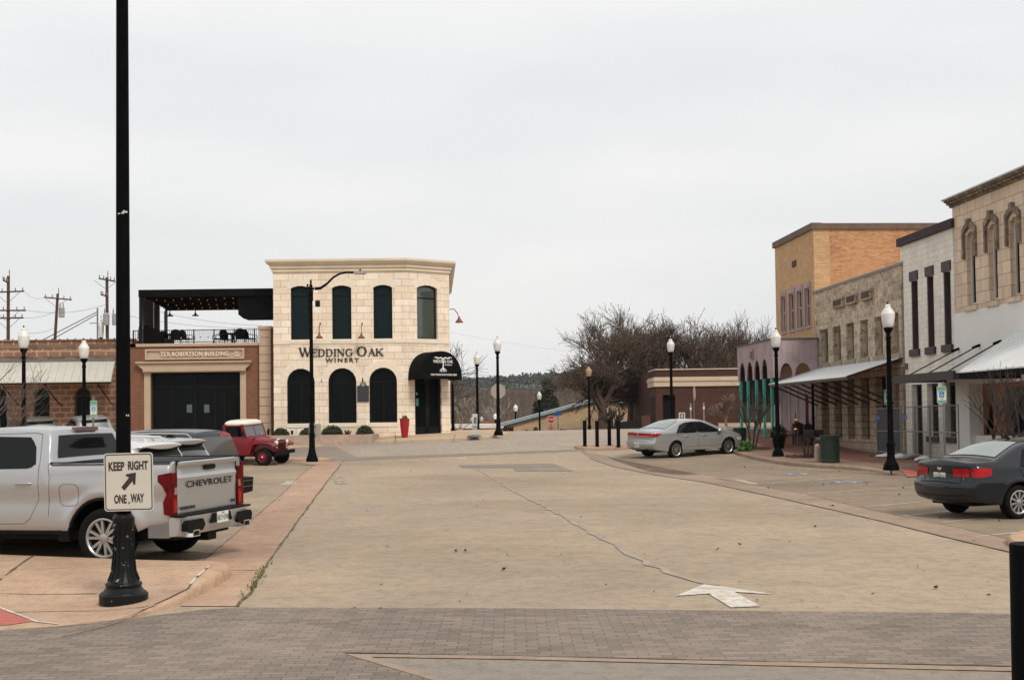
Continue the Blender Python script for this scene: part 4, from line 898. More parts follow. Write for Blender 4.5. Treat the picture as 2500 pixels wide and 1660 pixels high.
# whitewashed building with plum trim
fd_ = rframe(2206); t4 = thing('whitewashed_building', 'narrow whitewashed stone building with dark plum parapet and tall slot windows', 'building', fd_.O, fd_.rz)
xR = fd_.xz(2336, 800)[0]; zt = (Z6(fd_, 15, 850)[1]+Z6(fd_, 560, 602)[1])/2; zp = (Z6(fd_, 15, 920)[1]+Z6(fd_, 560, 702)[1])/2
ups = []
tz = [(1142, 1187, 450, 855), (1235, 1280, 418, 840), (1333, 1382, 385, 818)]
z1w = sum(Z5(fd_, (a+b)/2, c)[1] for a, b, c, d in tz)/3; z0w = sum(Z5(fd_, (a+b)/2, d)[1] for a, b, c, d in tz)/3; zl_ = z1w+(Z5(fd_, 1164, 395)[1]-Z5(fd_, 1164, 450)[1]); 
for a, b, c, d in tz: ups.append(rect(Z5(fd_, a+4, 600)[0], Z5(fd_, b-1, 600)[0], z0w, z1w))
zfl = Z7(fd_, 380, 1515)[1]; zsl = Z7(fd_, 550, 1350)[1]; dd = rect(Z7(fd_, 322, 1000)[0], Z7(fd_, 432, 1000)[0], zfl, .95)
lws = [rect(Z7(fd_, 482, 1000)[0], Z7(fd_, 598, 1000)[0], zsl+.18, .95), rect(Z7(fd_, 662, 1000)[0], Z7(fd_, 778, 1000)[0], zsl+.18, .95)]
mb = MB(); facade(mb, rect(0, xR, ZB, zp), ups+[dd]+lws, 0, .3); mb.add([(0, 0, ZB), (0, 15, ZB), (0, 15, zp), (0, 0, zp)], [(0, 1, 2, 3)]); mb.add([(0, 0, zp), (xR, 0, zp), (xR, 15, zp), (0, 15, zp)], [(0, 1, 2, 3)]); mb.add([(0, 15, ZB), (xR, 15, ZB), (xR, 15, zp), (0, 15, zp)], [(0, 1, 2, 3)]); mb.add([(xR, 0, ZB), (xR, 15, ZB), (xR, 15, zp), (xR, 0, zp)], [(0, 1, 2, 3)]); mb.build('wall', mt['whitebrick'], t4)
mb = MB(); mb.box(-.05, xR, -.12, .4, zp+.002, zt); mb.build('parapet', M('plum_pebbled_parapet', (.04, .022, .03), .9, var=.4, vs=10, bump=.8, bs=14), t4)
for l, nm in zip(ups, ('blocked', 'blocked', 'blocked')):
    a, b = l[0][0], l[1][0]
    mb = MB(); mb.box(a-.05, b+.05, -.05, .28, z1w+.002, zl_); wf = mb.build('window', mt['plum'], t4); mb = MB(); mb.box(a-.1, b+.1, -.09, .28, z0w-.24, z0w-.002); mb.build('sill', mt['plum'], wf)
    mb = MB(); mb.box(a, b, .2, .26, z0w, z1w); mb.build('stone_infill', mt['rubble2'], wf); mb = MB(); mb.box(a+.0, a+.06, .02, .2, z0w, z1w); mb.build('jamb', mt['plum'], wf)
mb = MB(); mb.prism(dd, .2, .28, holes=[shrink(dd, .07)]); dw = mb.build('door', mt['plum'], t4); mb = MB(); mb.box(dd[0][0]+.5, dd[1][0], .15, .22, zfl, .95); mb.build('grey_leaf', M('grey_door_leaf', (.10, .095, .09), .6), dw); mb = MB(); mb.prism(shrink(dd, .05), .24, .26); mb.build('pane', mt['glass'], dw)
for l in lws:
    ww = window(t4, l, .25, mt['glass'], mt['plum'], .1, [('h', .1, 0, 0)], name='shop_window'); mb = MB(); mb.box(l[0][0]-.02, l[1][0]+.02, -.06, .2, zsl, zsl+.178); mb.build('sill', mt['plum'], ww)
mb = MB(); xv, zv = Z7(fd_, 275, 568); mb.box(xv-.08, xv+.08, -.06, .0, zv-.1, zv+.1); mb.build('meter_box', mt['brown'], t4)
# two storey carved stone shop, stucco below
fe = rframe(2336); t5 = thing('carved_stone_building', 'tan ashlar two storey building with hooded windows and white stucco ground floor', 'building', fe.O, fe.rz)
xR = 7.6; x5 = fe.xz(2500, 500)[0]; zc_ = (Z6(fe, 540, 520)[1]+Z6(fe, 1238, 235)[1])/2; ztp = (Z6(fe, 520, 430, -.3)[1]+Z6(fe, 1230, 85, -.3)[1])/2; zm = (Z7(fe, 815, 45)[1]+fe.xz(2500, 725)[1])/2
ups = []; q6 = [(660, 748, 770, 1510), (885, 970, 690, 1465), (1100, 1195, 600, 1415)]
z1w = sum(Z6(fe, (a+b)/2, c)[1] for a, b, c, d in q6)/3; z0w = sum(Z6(fe, (a+b)/2, d)[1] for a, b, c, d in q6)/3
xs_ = [(Z6(fe, a, 1100)[0], Z6(fe, b, 1100)[0]) for a, b, c, d in q6]; sp = xs_[2][0]-xs_[1][0]; xs_ += [(xs_[2][0]+sp*k, xs_[2][1]+sp*k) for k in (1, 2)]
for a, b in xs_: ups.append(arch(a, b, z0w, z1w, .22))
mb = MB(); facade(mb, rect(0, xR, zm, zc_), ups, 0, .2); mb.add([(0, 0, zm), (0, 15, zm), (0, 15, zc_), (0, 0, zc_)], [(0, 1, 2, 3)]); mb.add([(0, 0, zc_+.3), (xR, 0, zc_+.3), (xR, 15, zc_+.3), (0, 15, zc_+.3)], [(0, 1, 2, 3)]); mb.add([(xR, 0, ZB), (xR, 15, ZB), (xR, 15, zc_), (xR, 0, zc_)], [(0, 1, 2, 3)]); mb.build('upper_wall', mt['oldstone'], t5)
mb = MB(); k = ztp-zc_; pr_ = [(0, 0), (.06, .02), (.06, k*.3), (.15, k*.42), (.15, k*.62), (.22, k*.7), (.25, k*.93), (0, k*.93)]
mb.add([(x, -p[0], zc_+p[1]) for x in (-.1, xR) for p in pr_], [(i, i+1, i+1+len(pr_), i+len(pr_)) for i in range(len(pr_)-1)]+[tuple(range(len(pr_)))])
for i in range(26): mb.box(i*.3, i*.3+.15, -.2, -.05, zc_+k*.3, zc_+k*.45)
co = mb.build('cornice', mt['darkstone'], t5)
mb = MB(); mb.box(-.14, xR, -.30, .3, ztp-k*.06, ztp+.03); mb.build('flashing', M('pale_green_flashing', (.42, .45, .4), .6), co)
WFM = M('white_frame', (.5, .47, .42), .7)
for (a, b), l in zip(xs_, ups):
    wd = window(t5, l, .19, mt['glass'], WFM, .09)
    c = (a+b)/2; w2 = (b-a)/2; mb = MB(); r = w2+.08; zc2 = z1w-.3
    hood = [(c-w2-.15, zc2-.5), (c-w2-.05, zc2-.5), (c-w2-.05, z1w-.02)]+[(c-w2-.05+(2*w2+.1)*i/8, z1w-.02+.16*math.sin(math.pi*i/8)) for i in range(1, 8)]+[(c+w2+.05, z1w-.02), (c+w2+.05, zc2-.5), (c+w2+.15, zc2-.5), (c+w2+.15, z1w+.1)]+[(c+w2+.15-(2*w2+.30)*i/8, z1w+.1+.2*math.sin(math.pi*i/8)) for i in range(1, 8)]+[(c-w2-.15, z1w+.1)]
    mb.prism(hood, -.09, .02); mb.box(c-.08, c+.08, -.13, .02, z1w+.14, z1w+.4); mb.build('hood_mould', mt['darkstone'], wd)
    mb = MB(); mb.box(a-.12, b+.12, -.08, .2, z0w-.16, z0w-.002); mb.build('sill', mt['oldstone'], wd)
xsf = fe.xz(2368, 1000)[0]
op = rect(xsf, xR-.4, -1.05, .85)
mb = MB(); facade(mb, rect(0, xR, ZB, zm-.002), [op], -.02, .5); mb.build('lower_wall', mt['stucco'], t5)
y_ = .46; wz0, wz1 = Z7(fe, 1075, 1272, y_)[1], Z7(fe, 1075, 735, y_)[1]; sh = [rect(Z7(fe, 965, 1000, y_)[0], Z7(fe, 1178, 1000, y_)[0], wz0, .7), rect(Z7(fe, 1300, 1000, y_)[0], Z7(fe, 1300, 1000, y_)[0]+1.3, wz0, .7), rect(Z7(fe, 1300, 1000, y_)[0]+1.7, Z7(fe, 1300, 1000, y_)[0]+2.9, wz0, .7)]
mb = MB(); facade(mb, rect(xsf-.02, xR-.38, -1.2, .9), sh, y_-.04, .15); mb.build('shop_front', M('varnished_orange_wood', (.34, .125, .035), .55, var=.2, vs=3), t5)
for l in sh: window(t5, l, y_+.08, mt['glass'], mt['bronze'], .07, [('v', (l[0][0]+l[1][0])/2, l[0][1], l[2][1])], name='shop_window')
mb = MB(); mb.box(xsf, xR-.4, y_-.3, y_-.05, -1.2, wz0-.02); mb.build('stall_riser', mt['stucco'], t5)
# flat dark canopy on rods
yo = -1.74; xa, za = fe.xz(2183, 932, yo); xb, zb_ = fe.xz(2320, 911, yo); zc3 = (za+zb_)/2
mb = MB(); mb.box(xa, xb+.25, yo, -.03, zc3-.02, zc3+.06); mb.box(xa, xb+.25, yo-.03, yo+.05, zc3-.13, zc3+.13); mb.box(xa, xa+.06, yo, -.03, zc3-.1, zc3+.12); cn = mb.build('canopy', M('dark_brown_metal', (.022, .018, .016), .55), t5)
mb = MB()
for px, py in ((2343, 851), (2394, 842), (2446, 832)):
    xw, zw_ = fe.xz(px, py); mb.tube([(xw-.1, yo+.1, zc3+.1), (xw, -.03, zw_)], .02, 6); mb.tube([(xw-.01, -.25, zw_-.09), (xw, -.02, zw_)], .045, 6)
mb.build('tie_rod', mt['black'], cn)
# next shop: pale metal awning reaching over the pavement
ff = rframe(2500); xa0 = fe.xz(2343, 908, -1.76)
t6 = thing('corner_shop_awning', 'pale sloping metal awning with dark fascia at the right edge', 'awning', fe.O, fe.rz)
xs0, zs0 = xa0; xw0, zw0 = fe.xz(2500, 822)[0]+.1, fe.xz(2500, 822)[1]
mb = MB(); L_ = 6.0
mb.add([(xs0, -1.78, zs0), (xs0+L_, -1.78, zs0), (xs0+L_, -.03, zw0+.2), (xs0, -.03, zw0+.2)]+[(xs0, -1.78, zs0-.03), (xs0+L_, -1.78, zs0-.03), (xs0+L_, -.03, zw0+.17), (xs0, -.03, zw0+.17)], [(0, 1, 2, 3), (4, 5, 6, 7), (0, 1, 5, 4), (1, 2, 6, 5), (3, 0, 4, 7)])
for i in range(20): mb.tube([(xs0+.02+i*.3, -1.78, zs0+.012), (xs0+.02+i*.3, -.04, zw0+.212)], .012, 4)
mb.build('sheet', mt['metal_b'], t6); mb = MB(); mb.box(xs0, xs0+L_, -1.8, -1.72, zs0-.2, zs0-.035); mb.box(xs0, xs0+.05, -1.72, -.03, zs0-.2, zs0-.035); mb.build('fascia', mt['canvas'], t6)

# lavender board porch in front of the tan building
yq = -2.0; fp = Frame(fa.O, fa.ux); xa, zl1p = fp.xz(1800, 850, yq); xb, zl2 = fp.xz(1886, 827, yq); zt = (zl1p+zl2)/2
t7 = thing('boarded_porch', 'lavender boarded porch with narrow arches on teal posts', 'porch', fa.O, fa.rz)
Z9 = lambda cx, cy, yo=yq: fp.xz(1790+cx/4.6125, 800+cy/4.6125, yo)
hs = []; spz = Z9(230, 590)[1]
for a, b, t_ in ((68, 133, 405), (152, 218, 385), (234, 300, 368), (318, 385, 340)):
    xA, xB = Z9(a, 500)[0], Z9(b, 500)[0]; hs.append((xA, xB, Z9((a+b)/2, t_)[1]))
zt_a = sum(h_[2] for h_ in hs)/4; zb0 = spz
def scallop(xs0, xs1, spans, zb_, zt0, ztop_):
    o = [(xs0, zb_)]
    for xA, xB in spans:
        o.append((xA, zb_)); c = (xA+xB)/2; w2 = (xB-xA)/2
        o += [(c-w2*math.cos(math.pi*i/12), zb_+(zt0-zb_)*math.sin(math.pi*i/12)**.8) for i in range(1, 12)]; o.append((xB, zb_))
    return o+[(xs1, zb_), (xs1, ztop_), (xs0, ztop_)]
mb = MB(); mb.prism(scallop(xa, xb, [(h_[0], h_[1]) for h_ in hs], zb0, zt_a, zt), yq, yq+.06); 
xs_end = Z9(930, 300, 0)[0]
side = scallop(yq+.06, -.05, [(yq+.3, yq+.85), (yq+.95, -.35)], zb0, zb0+.62, zt)
mb.prism([(y, z) for y, z in side], xb-.06, xb, plane='yz')
mb.add([(xa, yq, zt-.02), (xb, yq, zt-.02), (xb, -.02, zt-.02), (xa, -.02, zt-.02)], [(0, 1, 2, 3)])
for i in range(int((xb-xa)/.3)): mb.box(xa+i*.3, xa+i*.3+.025, yq-.012, yq, zt_a+.05, zt-.02)
for i in range(8): mb.box(xb, xb+.012, yq+.1+i*.25, yq+.125+i*.25, zb0+.65, zt-.02)
mb.build('boards', mt['lavender'], t7)
mb = MB(); mb.box(xa, xa+.05, yq+.07, -.05, zb0-1.1, zt-.03); mb.box(xa+.06, xb-.07, yq+.08, -.05, zb0+.7, zb0+.75); mb.build('end_panel', mt['plum'], t7)  # dark far wall and ceiling added so the arches show no bright sky
mb = MB(); mb.box(xa-.05, xb+.05, yq-.05, .0, zt+.002, zt+.06); mb.build('roof_edge', M('weathered_flashing', (.1, .085, .08), .8), t7)
for cx in (75, 155, 250, 335, 422):
    x = Z9(cx, 900)[0]; p = fp.w(x, yq+.05, 0); zg = hz(p.x, p.y)+.13; mb = MB(); mb.box(x-.055, x+.055, yq+.02, yq+.13, zg, zb0); mb.build('post', mt['teal'], t7)
mb = MB(); xA, zA = Z9(215, 310); mb.prism([(xA-.22, zA-.2), (xA+.22, zA-.2), (xA+.22, zA+.2), (xA, zA+.33), (xA-.22, zA+.2)], yq-.06, yq-.014); s_ = mb.build('hanging_sign', M('tan_sign_board', (.35, .24, .15), .7), t7)
mb = MB()
for dx in (-.12, .12): mb.prism([(xA+dx*.8-.06, zA-.15), (xA+dx*.8+.06, zA-.15), (xA+dx*.8+.06, zA+.16), (xA+dx*.8-.06, zA+.16)], yq-.07, yq-.061)
mb.build('sign_panes', mt['plum'], s_)
# porch back wall door posts
mb = MB()
for x in (-.2, .8, 2.2, 3.4): mb.box(x-.06, x+.06, -.1, -.035, ZB+1.2, zb0)
mb.build('wall_posts', mt['lav_trim'], t7)

# brown brick building across the side street
BY = 75.0
fb2 = Frame((P(1601, 950, BY).x, BY, 0), (1, 0, 0)); t8 = thing('brown_brick_building', 'low dark brown brick building with cream stone band', 'building', fb2.O)
Zt = lambda cx, cy: fb2.xz(1350+cx/3.485, 700+cy/3.485)
zt = Zt(875, 710)[1]; zb1, zb2 = Zt(875, 770)[1], Zt(875, 850)[1]; W_ = 12
dh = rect(Zt(935, 1000)[0], Zt(1040, 1000)[0], ZB, Zt(985, 920)[1])
mb = MB(); facade(mb, rect(0, W_, ZB, zt), [dh], 0, .4); box_shell(mb, 0, W_, 0, 3.5, ZB, zt); mb.box(0, W_, 3.4, 14, ZB, zt)
mb.build('wall', mt['darkbrick'], t8)
mb = MB(); mb.box(-.1, W_, -.1, .02, zb2, zb1); mb.box(-.1, .0, .022, 3.6, zb2, zb1); mb.box(-.16, W_, -.16, .02, zb1-.25, zb1-.1); mb.box(-.16, .0, .022, 3.6, zb1-.25, zb1-.1); mb.box(-.06, W_, -.06, .3, zt+.002, zt+.07); mb.box(-.06, .3, .302, 3.6, zt+.002, zt+.07); mb.build('stone_band', mt['cream'], t8)
mb = MB(); mb.box(dh[0][0], dh[1][0], .36, .4, ZB, dh[2][1]); mb.build('door', mt['frame'], t8)
mb = MB(); mb.box(-.02, -.005, .7, 2.6, ZB, dh[2][1]-.1); mb.build('side_door', mt['frame'], t8)
mb = MB(); mb.box(3.6, W_+2, -1.2, -.9, ZB, -.5); mb.build('garden_wall', mt['caststone'], t8)
# tan gabled hall down the hill
HY = 100.0; p = P(1229, 1037, HY); fg = Frame((p.x, HY, 0), (1, 0, 0)); t9 = thing('tan_gabled_hall', 'tan brick hall with low blue grey metal gable roof', 'building', fg.O)
xp, zp_ = fg.xz(1476, 975.5); ze_ = fg.xz(1229, 1041)[1]; W_ = 2*xp
mb = MB(); mb.prism([(0, -4.6), (W_, -4.6), (W_, ze_), (xp, zp_), (0, ze_)], 0, 22); mb.build('wall', brick('pale_tan_brick', (.50, .355, .215), (.57, .42, .265), (.42, .3, .19), .4, .2, .01, bump=.2), t9)
mb = MB(); sl = (zp_-ze_)/xp
mb.prism([(-.6, ze_-.6*sl+.04), (-.6, ze_-.6*sl+.3), (xp, zp_+.3), (W_+.6, ze_-.6*sl+.3), (W_+.6, ze_-.6*sl+.04), (xp, zp_+.04)], -.3, 22.2); mb.build('roof', M('blue_grey_metal', (.30, .38, .40), .5, .2, var=.12), t9)
# white low shed and red roofed shed beyond
p = P(1040, 1036, 128); t10 = thing('white_shed', 'long low white shed down the hill beside the winery', 'building', (p.x, 128, 0)); L_ = P(1228, 1036, 128).x-p.x
mb = MB(); mb.box(0, L_, 0, 8, -5.5, P(1130, 1046, 128).z); mb.build('wall', M('grey_shed_wall', (.25, .235, .22), .8), t10); mb = MB(); mb.box(-.3, L_+.3, -.4, 8.3, P(1130, 1046, 128).z+.005, P(1130, 1035.5, 128).z); mb.build('roof', M('white_roof', (.66, .62, .56), .7), t10)
p = P(1176, 1030, 150); t11 = thing('red_roofed_shed', 'low shed with rust red roof behind the white shed', 'building', (p.x, 150, 0)); L_ = P(1243, 1030, 150).x-p.x
mb = MB(); mb.box(0, L_, 0, 9, -6.5, P(1200, 1036, 150).z); mb.build('wall', mt['caststone'], t11); mb = MB(); mb.prism([(-.3, P(1200, 1036, 150).z+.005), (L_+.3, P(1200, 1036, 150).z+.005), (L_, P(1200, 1027, 150).z), (0, P(1200, 1027, 150).z)], -.4, 9); mb.build('roof', M('rust_red_roof', (.28, .095, .05), .7), t11)

# ================================================================ VEHICLES  (local: x forward from the rear axle, y left, z up)
mt['seam'] = M('panel_gap', (.05, .05, .05), .8, var=0)
def fil(d, r): return 0.0 if d >= r else r*(1-math.sqrt(max(0, 1-(1-max(d, 0)/r)**2)))
class Shell:
    """car body grown from its side silhouette: four edge curves and a half-width law"""
    def __init__(s, T, B, F, Rr, W, bt=.03, be=.08, rt=.08, re=.10, nsm=2, ns=110, nt=16):
        ch = lambda l: chaik(l, nsm, False)
        s.T = np.array(ch(T)); s.B = np.array(B); s.F = np.array(ch(F)); s.R = np.array(ch(Rr)); s.W = W; s.rt, s.re, s.bt, s.be = rt, re, bt, be
        par = lambda c: (c[:, 2] if c.shape[1] > 2 else (c[0, 0]-c[:, 0])/(c[0, 0]-c[-1, 0]))
        s.sT = par(s.T); s.sB = par(s.B); s.tF = (s.F[:, 1]-s.F[0, 1])/(s.F[-1, 1]-s.F[0, 1]); s.tR = (s.R[:, 1]-s.R[0, 1])/(s.R[-1, 1]-s.R[0, 1])
        s.L = s.T[0, 0]-s.T[-1, 0]; s.H = s.F[-1, 1]-s.F[0, 1]
        ss = set(np.linspace(0, 1, ns)); e = [.0, .012, .03, .06, .1]
        ss |= {d/s.L for d in e} | {1-d/s.L for d in e} | {float(v) for v in s.sB}
        ss = sorted(ss); s.ss = [ss[0]]+[v for i, v in enumerate(ss[1:]) if v-s_prev(ss, i) > 1e-5]
        s.nt = nt
    def pT(s, v): return np.array([np.interp(v, s.sT, s.T[:, 0]), np.interp(v, s.sT, s.T[:, 1])])
    def pB(s, v): return np.array([np.interp(v, s.sB, s.B[:, 0]), np.interp(v, s.sB, s.B[:, 1])])
    def pF(s, t): return np.array([np.interp(t, s.tF, s.F[:, 0]), np.interp(t, s.tF, s.F[:, 1])])
    def pR(s, t): return np.array([np.interp(t, s.tR, s.R[:, 0]), np.interp(t, s.tR, s.R[:, 1])])
    def ztop(s, x):
        i = np.argsort(s.T[:, 0]); return float(np.interp(x, s.T[i, 0], s.T[i, 1]))
    def y(s, x, z):
        xr = float(np.interp(z, s.R[:, 1], s.R[:, 0])); xf = float(np.interp(z, s.F[:, 1], s.F[:, 0]))
        return s.W(x, z)-fil(s.ztop(x)-z, s.rt)-fil(x-xr, s.re)-fil(xf-x, s.re)
    def build(s, name, mats, parent, stripm=None):
        n = len(s.ss); dt = [0, .01, .025, .05, .085]
        nr = len(dt)*2-2+s.nt; V = []; grid = []
        c00, c01, c10, c11 = s.pB(0), s.pT(0), s.pB(1), s.pT(1)
        for i, v in enumerate(s.ss):
            b, t_ = s.pB(v), s.pT(v); h = max(.2, np.linalg.norm(t_-b)); q = min(1, h*.45/.085)
            ts = [d*q*.6/h for d in dt[:3]]+list(np.linspace(dt[2]*q*.6/h, 1-.085*q/h, s.nt+1))[1:-1]+[1-d*q/h for d in dt[::-1]]
            row = []
            for t in ts:
                p = (1-t)*b+t*t_+(1-v)*s.pF(t)+v*s.pR(t)-((1-v)*((1-t)*c00+t*c01)+v*((1-t)*c10+t*c11))
                yy = s.W(p[0], p[1])-fil((1-t)*h, s.rt*q)-fil(v*s.L, s.re)-fil((1-v)*s.L, s.re)-fil(t*h, .025)
                row.append(len(V)); V.append((p[0], max(.02, yy), p[1]))
            grid.append(row)
        m = len(grid[0]); off = len(V); V += [(x, -y_, z) for x, y_, z in V]
        Fc = []; Mi = []
        for i in range(n-1):
            for j in range(m-1):
                a, b, c, d = grid[i][j], grid[i+1][j], grid[i+1][j+1], grid[i][j+1]
                Fc.append((a, b, c, d)); Fc.append((a+off, d+off, c+off, b+off)); Mi += [0, 0]
        loop = [(grid[0][j], 'F') for j in range(m-1)]+[(grid[i][m-1], 'T') for i in range(n-1)]+[(grid[n-1][j], 'R') for j in range(m-1, 0, -1)]+[(grid[i][0], 'B') for i in range(n-1, 0, -1)]
        K = len(loop); P2 = np.array([(V[k][0], V[k][2]) for k, _ in loop]); am = np.array([{'F': s.be, 'T': s.bt, 'R': s.be, 'B': 0}[c] for _, c in loop])
        am = np.array([am[[(k+d) % K for d in range(-3, 4)]].mean() for k in range(K)])
        tg = np.array([P2[(k+2) % K]-P2[(k-2) % K] for k in range(K)]); tg /= np.maximum(np.linalg.norm(tg, axis=1, keepdims=True), 1e-6); nn = np.stack([-tg[:, 1], tg[:, 0]], 1)
        # clockwise loop F up, T back: outward normal check
        if nn[m+n//2-1][1] < 0: nn = -nn
        us = [.94, .75, .4, 0, -.4, -.75, -.94]; rows = []
        for k, (vi, c) in enumerate(loop):
            x, yy, z = V[vi]; r = [vi]
            for u in us:
                f = am[k]*(1-u*u); r.append(len(V)); V.append((x+nn[k][0]*f, yy*u, z+nn[k][1]*f))
            r.append(vi+off); rows.append(r)
        for k in range(K):
            a, b = rows[k], rows[(k+1) % K]; c = loop[k][1]
            for j in range(len(us)+1):
                Fc.append((a[j], a[j+1], b[j+1], b[j])); mi = 1 if c == 'B' else 0
                if stripm: mi = stripm(c, P2[k][0], P2[k][1], j, mi)
                Mi.append(mi)
        s.loopdata = (P2, nn, am, [V[l[0]][1] for l in loop], [c for _, c in loop])
        mb = MB(); mb.add(V, Fc, Mi); return mb.build(name, mats, parent, smooth=38)
    def strip_patch(s, mb, which, a, b, ya, yb, eps=.004, n=10, nu=8, taper=(1, 1), m=0, thick=.0):
        """panel lying on the top ('T': a,b are x) or rear/front ('R','F': a,b are z); ya,yb fractions of half-width"""
        P2, nn, am, yy, cc = s.loopdata; idx = [k for k, c in enumerate(cc) if c == which]
        key = 0 if which == 'T' else 1; ks = np.array([P2[k][key] for k in idx]); o = np.argsort(ks, kind='stable'); g = lambda arr, v: float(np.interp(v, ks[o], np.array([arr[k] for k in idx])[o]))
        vs = []
        for i in range(n+1):
            v = a+(b-a)*i/n; x, z = g(P2[:, 0], v), g(P2[:, 1], v); nx_, nz_ = g(nn[:, 0], v), g(nn[:, 1], v); A, Y = g(am, v), g(yy, v); tp = taper[0]+(taper[1]-taper[0])*i/n
            for j in range(nu+1):
                u = (ya+(yb-ya)*j/nu)*tp; f = A*(1-u*u)+eps; vs.append((x+nx_*f, Y*u, z+nz_*f))
        mb.add(vs, [(i*(nu+1)+j, i*(nu+1)+j+1, (i+1)*(nu+1)+j+1, (i+1)*(nu+1)+j) for i in range(n) for j in range(nu)], m)
    def side_patch(s, mb, lo, up, sg, eps=.004, n=14, nz=5, m=0):
        lo = np.array(lo); up = np.array(up); ol, ou = np.argsort(lo[:, 0]), np.argsort(up[:, 0]); vs = []
        for i in range(n+1):
            f = i/n; xl = lo[ol[0], 0]+(lo[ol[-1], 0]-lo[ol[0], 0])*f; xu = up[ou[0], 0]+(up[ou[-1], 0]-up[ou[0], 0])*f
            zl, zu = np.interp(xl, lo[ol, 0], lo[ol, 1]), np.interp(xu, up[ou, 0], up[ou, 1])
            for j in range(nz+1):
                t = j/nz; x, z = xl+(xu-xl)*t, zl+(zu-zl)*t; vs.append((x, sg*(s.y(x, z)+eps), z))
        mb.add(vs, [(i*(nz+1)+j, i*(nz+1)+j+1, (i+1)*(nz+1)+j+1, (i+1)*(nz+1)+j) for i in range(n) for j in range(nz)], m)
def s_prev(ss, i): return ss[i]
def archpts(xc, r, zc, zs, n=14):
    a0 = math.asin(max(-1, min(1, (zs-zc)/r))); return [(xc+r*math.cos(a), zc+r*math.sin(a)) for a in [a0+(math.pi-2*a0)*i/n for i in range(n+1)]]
def wheel(parent, x, y, Rt, Rr, wd, sg, spokes=5, rim=None, paint=None, twin=False, cap=.05):
    mb = MB(); h = wd/2
    pr_ = [(Rr-.005, -h*.8), (Rr+.01, -h*.95), (Rt*.86, -h), (Rt*.965, -h*.86), (Rt, -h*.55), (Rt, h*.55), (Rt*.965, h*.86), (Rt*.86, h), (Rr+.01, h*.95), (Rr-.005, h*.8)]
    mb.lathe(pr_, 30, c=(x, y, Rt), axis='y', cap=False); mb.lathe([(Rr, -h*.3), (.01, -h*.3)], 24, c=(x, y, Rt), axis='y', cap=False)
    w_ = mb.build('wheel', mt['tyre'], parent, smooth=50)
    mb = MB(); o = sg*h*.82
    fl = [(Rr+.004, -.0), (Rr+.006, .012), (Rr-.012, .016), (Rr-.03, .0), (Rr-.035, -.05)]
    mb.lathe([(r, z*sg+o) for r, z in fl], 28, c=(x, y, Rt), axis='y', cap=False)
    if paint:
        mb.lathe([(r, z*sg+o) for r, z in ((Rr-.02, -.01), (Rr*.8, -.03), (Rr*.7, .0), (Rr*.45, .01), (.02, .015))], 24, c=(x, y, Rt), axis='y', cap=False)
        mb2 = MB(); mb2.lathe([(.045, sg*.01+o), (.045, sg*.035+o), (.03, sg*.05+o), (.0, sg*.052+o)], 16, c=(x, y, Rt), axis='y', cap=False); mb2.build('hub_cap', mt['chrome'], w_, smooth=50)
    else:
        mb.lathe([(cap, -.05*sg+o), (cap, .004*sg+o), (cap*.6, .012*sg+o), (.0, .012*sg+o)], 16, c=(x, y, Rt), axis='y', cap=False)
        for k in range(spokes):
            for dv in ((-.16, .16) if twin else (0,)):
                a = 2*math.pi*k/spokes+.2; a2 = a+dv*1.3
                r0, r1 = cap*.9, Rr-.015; w0, w1 = (.02, .018) if twin else (.014, .021)
                p0 = Vector((math.cos(a+dv*.9), math.sin(a+dv*.9))); p1 = Vector((math.cos(a2), math.sin(a2))); t0 = Vector((-p0.y, p0.x)); t1 = Vector((-p1.y, p1.x))
                q = [p0*r0-t0*w0, p1*r1-t1*w1, p1*r1+t1*w1, p0*r0+t0*w0]; y1, y0 = y+o-sg*.002, y+o-sg*.05
                mb.prism([(x+v.x, Rt+v.y) for v in q], y0, y1)
    mb.build('rim', paint or rim or mt['alloy'], w_, smooth=40)
    if not paint:
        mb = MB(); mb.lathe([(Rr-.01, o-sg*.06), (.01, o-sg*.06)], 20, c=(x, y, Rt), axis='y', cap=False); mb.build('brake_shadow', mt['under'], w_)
def on_ground(t, x, y, hd, dz=0.0):
    z = hz(x, y); e = 1.2; nz_ = Vector((-(hz(x+e, y)-hz(x-e, y))/(2*e), -(hz(x, y+e)-hz(x, y-e))/(2*e), 1)).normalized()
    fx_ = Vector((math.cos(hd), math.sin(hd), 0)); fx_ = (fx_-nz_*fx_.dot(nz_)).normalized(); fy = nz_.cross(fx_)
    mtx = Matrix(((fx_.x, fy.x, nz_.x, x), (fx_.y, fy.y, nz_.y, y), (fx_.z, fy.z, nz_.z, z+dz), (0, 0, 0, 1)))
    t.location = (x, y, z+dz); t.rotation_euler = mtx.to_euler()
def paint(name, c, metal=.55, rough=.32): return M(name, c, rough, metal, var=.03, vs=.8, coat=.4, spec=.35)
def plate(parent, x, y, z, l1, l2, w_=.31, h=.155, tilt=0):
    mb = MB(); mb.box(x-.012, x, y-w_/2, y+w_/2, z-h/2, z+h/2); p_ = mb.build('licence_plate', mt['signwhite'], parent)
    mb = MB(); 
    for s_, sz, dz in ((l1, .032, h*.36), (l2, .105, -.012)):
        v, f = text_mb(s_, sz, .001, .001, .74); mb.add([(x-.0135, y-a, z+dz+c) for a, b, c in v], f)
    mb.build('lettering', mt['letter'], p_)
def rear_text(mb, s_, x, y, z, size, sx=1.0, bold=0, ext=.003, sp=1.0, m=0):
    v, f = text_mb(s_, size, ext, bold, sx, spacing=sp); mb.add([(x+b, y-a, z+c) for a, b, c in v], f, m)
